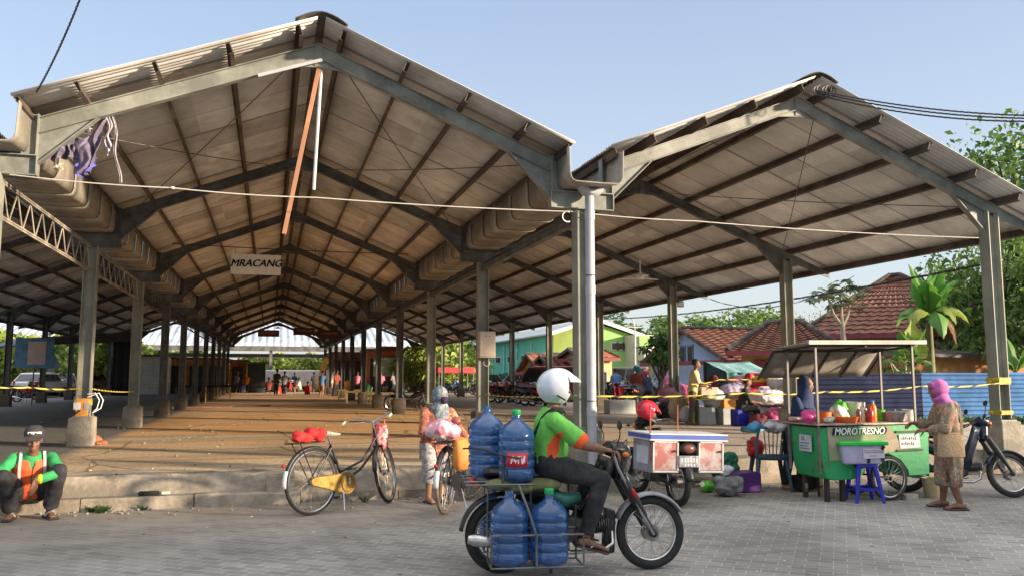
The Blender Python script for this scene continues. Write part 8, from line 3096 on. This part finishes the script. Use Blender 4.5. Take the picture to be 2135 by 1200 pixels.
for (px, py, n, w, lab) in ((560, 694, 8, 1.3, 'brown sign board hanging under the last but one frame'), (634, 690, 7, 1.2, 'brown sign board hanging right of the ridge in the far hall'), (687, 696, 6, 1.2, 'brown sign board hanging next to the gutter in the far hall')):
    p = gy(px, py, FY[n])
    t = thing('hanging_sign', lab, 'sign', (p.x, FY[n], p.z))
    MB().box((0, 0, 0), (w, .04, .42)).build('board', BRS, t)
    MB().bar((-w * .35, -.03, .05), (w * .35, -.03, .05), .01, .12).build('lettering', mat('dull_orange_print', (.35, .16, .08), .7), t)
# lamps under the ridge
t = thing('pendant_lamp', 'small dark pendant lamp in the third bay of the middle hall', 'lamp', (cM + .75, FY[3] - 1.0, 4.55))
MB().lathe([(.16, 0), (.15, .03), (.05, .10), (.02, .12)], n=16).build('lamp_shade', mat('grey_lamp_shade', (.3, .3, .3), .4), t)
MB().cyl((0, 0, .1), (0, 0, .9), .006, n=5).build('cord', BLACKP, t)
for i, (n, dx, lab) in enumerate(((4, .5, 'fifth frame'), (6, .2, 'seventh frame'), (8, -.1, 'ninth frame'))):
    dup(t, (cM + dx, FY[n], 4.6), 0, 'small dark pendant lamp by the %s of the middle hall' % lab)
# ceiling fan in the outer hall
p = gy(1335, 582, 17.0)
t = thing('ceiling_fan', 'pale three bladed ceiling fan under the outer hall roof', 'fan', (p.x, 17.0, p.z))
MB().cyl((0, 0, 0), (0, 0, .09), .09, n=14).cyl((0, 0, .09), (0, 0, .45), .012, n=6).build('motor', WHITE, t)
for k_ in range(3):
    MB().bar((.08, 0, .03), (.55, 0, .03), .11, .008).xf(Matrix.Rotation(R(20 + 120 * k_), 4, 'Z')).build('blade', WHITE, t)
# plank and pipe hanging from the front apex
PLK = mat('orange_brown_plank', (.42, .20, .11), .7, var=.2, scale=3)
a = V((cM + .02, t0 + .02, 5.50))
b_ = gy(592, 488, t0 + .25)
o = MB().bar(a, b_, .055, .035, (0, 1, 0)).build('hanging_plank', PLK, bevel=.004)
tag(o, 'long orange brown plank dangling from the front apex of the middle hall', 'plank')
b_ = gy(654, 396, t0 + .15)
o = MB().tube([a + V((.02, .03, 0)), a.lerp(b_, .5) + V((.01, .02, 0)), b_], .022, 8).build('hanging_pipe', PIPE)
tag(o, 'grey pipe dangling from the front apex beside the plank', 'pipe')
o = MB().bar(gy(538, 158, t0 - .09), gy(672, 125, t0 - .09), .02, .04).build('pale_batten', PIPE)
tag(o, 'pale grey batten fixed under the front rafter near the apex', 'batten')
# torn cloth under the haunch
CLG = mat('grey_violet_cloth', (.17, .14, .21), .85, var=.3, scale=5, trans=.0)
CLB = mat('blue_violet_cloth', (.12, .11, .48), .85, var=.25, scale=5)
CLP = mat('pale_cloth_strip', (.50, .45, .50), .85, var=.25, scale=5)


def cloth(pts_top, pts_bot, m, label, seed, name='torn_cloth', rows=14, cols=14, amp=.06):
    T = [gy(a, b_, t0 + .06) for a, b_ in pts_top]
    B = [gy(a, b_, t0 + .06) for a, b_ in pts_bot]

    def L_(P, u):
        k = u * (len(P) - 1)
        i = min(int(k), len(P) - 2)
        return P[i].lerp(P[i + 1], k - i)

    def fn(u, v):
        p = L_(T, u).lerp(L_(B, u), v)
        ph = mnoise.noise((u * 3 + seed, v * 2, seed))
        return p + V((.02 * math.sin(v * 9 + seed), amp * math.sin(u * 13 + ph * 4) * (.3 + v) + amp * ph, amp * .5 * ph * v))
    o = MB().grid(fn, cols * 2, rows * 2).build(name, m, ang=80, solid=.004)
    return tag(o, label, 'cloth')


cloth([(108, 318), (140, 290), (152, 282)], [(104, 345), (130, 330), (160, 332)], CLG, 'small dark grey cloth scrap next to the haunch plate', 1)
cloth([(150, 285), (175, 290), (200, 262), (222, 245)], [(152, 318), (160, 368), (190, 362), (200, 330)], CLG, 'torn grey violet cloth hanging under the left end of the front rafter', 2)
cloth([(168, 322), (185, 318), (202, 330)], [(162, 350), (168, 372), (190, 358)], CLB, 'blue violet cloth tip below the torn grey cloth', 3)
cloth([(176, 254), (184, 250), (190, 256)], [(178, 272), (184, 276), (191, 268)], CLP, 'pale knotted cloth ball above the torn grey cloth', 4, amp=.04, rows=6, cols=6)
cloth([(222, 243), (232, 240)], [(220, 325), (230, 305)], CLP, 'short pale cloth strip beside the torn grey cloth', 5, rows=10, cols=3, amp=.03)
cloth([(232, 242), (238, 244)], [(246, 384), (252, 382)], CLP, 'long thin pale cloth strip dangling lowest', 6, rows=12, cols=3, amp=.03)
cloth([(112, 345), (128, 338)], [(120, 362), (128, 355)], CREP, 'small cream scrap at the gutter bracket', 7, rows=6, cols=4, amp=.03)
# white rope across the front
ROPE = mat('white_nylon_rope', (.55, .52, .48), .7, var=.1)
p_ = [gy(20, 364, t0 - .06), gy(360, 392, t0 - .16), gy(660, 412, t0 - .18), gy(1185, 441, t0 - .14)]
pp = []
for i in range(3):
    pp += sag(p_[i], p_[i + 1], .02, 8)[:-1]
pp.append(p_[3])
o = MB().tube(pp, .007, 6)
o.ball(p_[1], (.03, .02, .018), 8, 6)
tag(o.build('rope', ROPE), 'thin white rope strung across the front of the middle hall', 'rope')
p_ = [gy(1190, 441, t0 - .13), gy(1450, 461, t0 - .14), gy(2040, 496, t0 - .12)]
pp = sag(p_[0], p_[1], .02, 8)[:-1] + sag(p_[1], p_[2], .03, 10)
tag(MB().tube(pp, .007, 6).build('rope', ROPE), 'thin white rope strung across the front of the hall beside the food cart', 'rope')
o = MB().torus((0, 0, 0), .07, .009, 'Y', 16, 6, 1, 60, 300).build('cable_loop', WHITE)
o.location = gy(1183, 452, t0 - .12)
tag(o, 'white loop of cable at the top of the nearest gutter column', 'cable')

# caution tape
TAPE = stripe_tape_mat()


def tape(pts, label, w=.026, drop=.03):
    vs, fs, uv = [], [], []
    L_ = 0
    P_ = []
    for i in range(len(pts) - 1):
        seg = sag(pts[i], pts[i + 1], drop, 16)
        P_ += seg if i == 0 else seg[1:]
    for i, p in enumerate(P_):
        if i:
            L_ += (p - P_[i - 1]).length
        tw = .5 * math.sin(i * .35 + pts[0].x) if len(P_) > 4 else 0
        d = V((0, math.sin(tw) * w / 2, math.cos(tw) * w / 2))
        vs += [p - d, p + d]
        uv += [(L_ * 3.0, 0), (L_ * 3.0, .25)]
    for i in range(len(P_) - 1):
        fs.append((2 * i, 2 * i + 2, 2 * i + 3, 2 * i + 1))
    mb = MB()
    mb.v, mb.f, mb.m = [tuple(v) for v in vs], fs, [0] * len(fs)
    me = mb.mesh('caution_tape', TAPE)
    ul = me.uv_layers.new(name='uv')
    for po in me.polygons:
        for li in po.loop_indices:
            ul.data[li].uv = uv[me.loops[li].vertex_index]
    o = bpy.data.objects.new('caution_tape', me)
    COL.objects.link(o)
    md = o.modifiers.new('t', 'SOLIDIFY')
    md.thickness = .0015
    return tag(o, label, 'tape', 'caution tapes tied between columns')


tape([gy(2092, 797, t0 - .12), gy(1925, 804, t0 - .1), gy(1722, 816, t0 - .1), gy(1560, 818, t0 - .1), gy(1236, 824, t0 - .16)], 'black and yellow caution tape between the nearest outer column and the grey pipe')
tape([gy(1205, 823, t0 - .1), gy(1012, 822, FY[1] - .11), gy(958, 826, FY[1] + 2.5)], 'yellow caution tape running behind the white helmet')
tape([gy(-60, 800, FY[1] - 1.5), gy(60, 806, FY[1] - 1.0), gy(176, 808, FY[1] - .13)], 'yellow caution tape tied to the first aisle column from the frame edge')
tape([gy(190, 809, FY[1] + .1), gy(281, 815, FY[2] - .12)], 'short caution tape between the first two visible aisle columns')
tape([gy(1440, 800, 16.2), gy(1500, 790, 16.2), gy(1640, 784, 16.2), gy(1665, 786, 16.2)], 'black and yellow caution tape above the heaped sacks')
# tape remnants wrapped on columns
for (X, Y, z, lab) in ((aL, FY[1], 1.05, 'tattered yellow tape wrapped round the first aisle column'), (aR, FY[0], 1.42, 'tape wrapped round the nearest outer column'), (aR, FY[0], .95, 'faded tape band just above the nearest outer pedestal')):
    mb = MB()
    for k_ in range(3):
        mb.box((0, 0, k_ * .03 * (1 if z > 1 else .3)), (.235 + .004 * k_, .235 + .004 * k_, .045), .03 * k_)
    o = mb.build('wrapped_tape', mat('yellow_tape_band', (.62, .46, .05), .6, var=.5, scale=14), smooth=False)
    o.location = (X, Y, z)
    tag(o, lab, 'tape')
# litter tied at the first aisle column: orange sheet, papers, wires
t = thing('column_bundle', 'orange rag and papers tied to the foot of the first aisle column', 'bundle', (aL, FY[1], 0))
MB().box((0, -.125, .98), (.2, .02, .34)).build('orange_rag', SK['orange'], t, bevel=.01)
MB().box((-.07, -.14, 1.02), (.11, .012, .12)).build('paper', WHITE, t)
MB().box((.08, -.14, 1.02), (.08, .012, .11)).build('paper', mat('grey_paper', (.35, .38, .42), .8), t)
mb = MB()
for k_ in range(2):
    mb.tube([(.08, -.12, 1.22 - .05 * k_), (.2 + .06 * k_, -.14, 1.24), (.27 + .06 * k_, -.14, 1.12), (.24 + .06 * k_, -.14, .98), (.17, -.13, .90)], .010, 6)
mb.build('white_wire', WHITE, t)
mb = MB()
mb.tube([(-.02, -.13, .95), (-.12, -.2, .86), (-.3, -.22, .78), (-.42, -.2, .80)], .012, 6)
mb.tube([(-.2, -.2, .86), (-.32, -.22, 1.0), (-.28, -.2, 1.1)], .006, 5)
mb.build('black_wire', BLACKP, t)
# electrical box on the second gutter column
t = thing('electrical_box', 'cream electrical box with hanging wire loop on the second gutter column', 'electrical box', (aM + .03, FY[1] - .20, 0))
zb_, zt_ = gy(1014, 745, FY[1] - .2).z, gy(1014, 690, FY[1] - .2).z
MB().box((0, 0, (zb_ + zt_) / 2), (.33, .16, zt_ - zb_)).build('box', mat('cream_box_paint', (.55, .46, .36), .5, var=.15, scale=3), t, bevel=.008)
MB().box((0, -.085, (zb_ + zt_) / 2), (.30, .012, zt_ - zb_ - .04)).build('door', mat('cream_box_door', (.60, .50, .40), .5, var=.15, scale=3), t, bevel=.004)
for q in (-.04, .04):
    MB().cyl((q, -.09, zt_ - .10), (q, -.098, zt_ - .10), .010, n=10).build('vent_hole', BLACKP, t)
MB().torus((.0, -.02, zb_ - .10), .06, .006, 'Y', 16, 5, 1, 150, 390).build('wire_loop', WHITE, t)
# overhead cables
def twisted(a, b_, drop, label, r=.018, n=60, strands=3):
    P_ = sag(a, b_, drop, n)
    mb = MB()
    for k_ in range(strands):
        mb.tube([p + V((math.cos(i * .9 + k_ * 2.1) * r, math.sin(i * .9 + k_ * 2.1) * r * .3, math.sin(i * .9 + k_ * 2.1) * r)) for i, p in enumerate(P_)], r * .62, 5)
    return tag(mb.build('power_cable', BLACKP), label, 'cable')


twisted(gy(76, 192, YF), gy(200, -90, YF - 1.5), .10, 'twisted black cable rising from the eaves at the corner of the middle hall', .008, 90)
for k_, (dy, dr, n_) in enumerate(((0, .40, 'upper'), (4, .48, 'middle'), (9, .56, 'lowest'))):
    twisted(gy(1700, 188 + dy, YF - .05), gy(2330, 240 + dy * .4, YF - 2.0), dr * .35, '%s black cable of the bundle leaving the ridge of the hall beside the cart' % n_, .009, 100)
mb = MB()
rr = random.Random(3)
for k_ in range(4):
    c = gy(1705 + k_ * 9, 190, YF - .06)
    mb.torus(c, .07 + .02 * (k_ % 2), .008, 'Y', 16, 5, 1, 0, 359.95)
tag(mb.build('cable_coils', BLACKP), 'coils of spare black cable at the ridge end beside the cart', 'cable')
twisted(gy(1240, 664, 34), gy(2045, 552, 11.5), .25, 'black cable sagging along the outer edge of the hall towards the houses', .016, 70)
twisted(gy(1478, 622, 23.3), gy(1780, 575, 19.0), .55, 'loose black cable drooping from the eaves overhang', .012, 40, 2)
# horn speaker on the third outer column
p = gy(1416, 634, FY[2])
t = thing('floodlight', 'small dark floodlight clamped on the third outer column', 'floodlight', (aR + .22, FY[2] - .05, p.z))
MB().box((0, 0, 0), (.22, .12, .16)).build('housing', BLACKP, t, bevel=.02)
MB().box((0, -.02, .13), (.16, .1, .08)).build('bracket', STEEL, t, bevel=.01)
# leaning poles and little posts along the hall floor
YPL = mat('faded_yellow_pole', (.62, .45, .14), .6, var=.25)
p0_, p1_ = gz(660, 815, FZ), gy(680, 745, 58)
o = MB().bar(p0_, p1_, .35, .12).build('leaning_plank', YPL)
tag(o, 'yellow plank leaning against a far column of the middle row', 'plank')
ps0 = MB().cyl((0, 0, 0), (0, 0, .75), .028, n=8).build('marker_post', mat('orange_post', (.55, .28, .08), .7, var=.2))
ps0.location = gz(343, 862, FZ)
tag(ps0, 'thin orange marker post nearest the road in the aisle', 'post', 'marker posts on the hall floor')
for (px, py, lab) in ((381, 850, 'thin orange marker post second along the aisle'), (428, 838, 'thin orange marker post by the dark stacked tables'), (446, 833, 'thin orange marker post farthest along the aisle')):
    c = ps0.copy()
    COL.objects.link(c)
    c.location = gz(px, py, FZ)
    c['label'] = lab
for i, (px, py, lab) in enumerate(((410, 822, 'dark folded market table nearest the aisle posts'), (438, 820, 'dark folded market table farther along the aisle'))):
    p = gz(px, py + 12, FZ)
    t = thing('folded_table', lab, 'table', p)
    MB().box((0, 0, .72), (2.2, .8, .08)).build('table_top', BLACKC, t)
    for x_ in (-1, 1):
        for y_ in (-.35, .35):
            MB().cyl((x_, y_, 0), (x_, y_, .7), .03, n=6).build('leg', YPL if x_ > 0 else STEEL, t)
# trestles along the middle row
for i, (px, py) in enumerate(((637, 838), (650, 842), (672, 845), (690, 838), (740, 852), (800, 850))):
    pass
for i, (px, py, lab) in enumerate(((728, 832, 'wooden bench frame by the far columns of the middle row, nearest the shops'), (748, 838, 'wooden bench frame in the middle of its row'), (786, 842, 'wooden bench frame nearest the black scooter'))):
    p = gz(px, py, FZ)
    t = thing('bench_frame', lab, 'bench', p, 0, 'bench frames beside the middle row')
    MB().box((0, 0, .5), (1.3, .3, .05)).build('seat', YPL, t)
    for x_ in (-.55, .55):
        MB().bar((x_, 0, 0), (x_, 0, .5), .07, .07, (1, 0, 0)).build('leg', YPL, t)

# ================= added shophouses, unseen behind the camera, to keep sun off the road
SHW = mat('added_shophouse_plaster', (.50, .47, .40), .9, var=.2, scale=.6)
t = thing('added_shophouse_row', 'unseen row of shophouses added behind the camera to shade the road', 'added_shophouse', (28, -6, 0))
Lx, Hz = 44.0, 4.9
MB().box((0, -3.5, Hz / 2), (Lx, 7, Hz)).build('wall', SHW, t, smooth=False)
rm = MB()
tile_plane(rm, (-Lx / 2 - .4, .5, Hz - .05), (Lx / 2 + .4, .5, Hz - .05), (Lx / 2 + .4, -3.5, Hz + .9), (-Lx / 2 - .4, -3.5, Hz + .9), 14, 160)
tile_plane(rm, (Lx / 2 + .4, -7.5, Hz - .05), (-Lx / 2 - .4, -7.5, Hz - .05), (-Lx / 2 - .4, -3.5, Hz + .9), (Lx / 2 + .4, -3.5, Hz + .9), 14, 160)
rm.build('roof', TILE, t, smooth=False)
for k_ in range(9):
    x_ = -Lx / 2 + 2.5 + k_ * 4.9
    MB().grid(lambda u, v: (x_ - 1.5 + 3 * u, .04 + .02 * math.cos(v * 80), 2.6 * v), 2, 50).build('shutter', mat('white_shutter', (.55, .58, .56), .5), t)
    f__ = MB().box((x_, .03, 3.7), (1.6, .08, .9)).build('window', MARO, t)
    MB().box((x_, .075, 3.7), (1.4, .02, .7)).build('pane', mat('dark_window_glass', (.03, .035, .04), .15), f__)
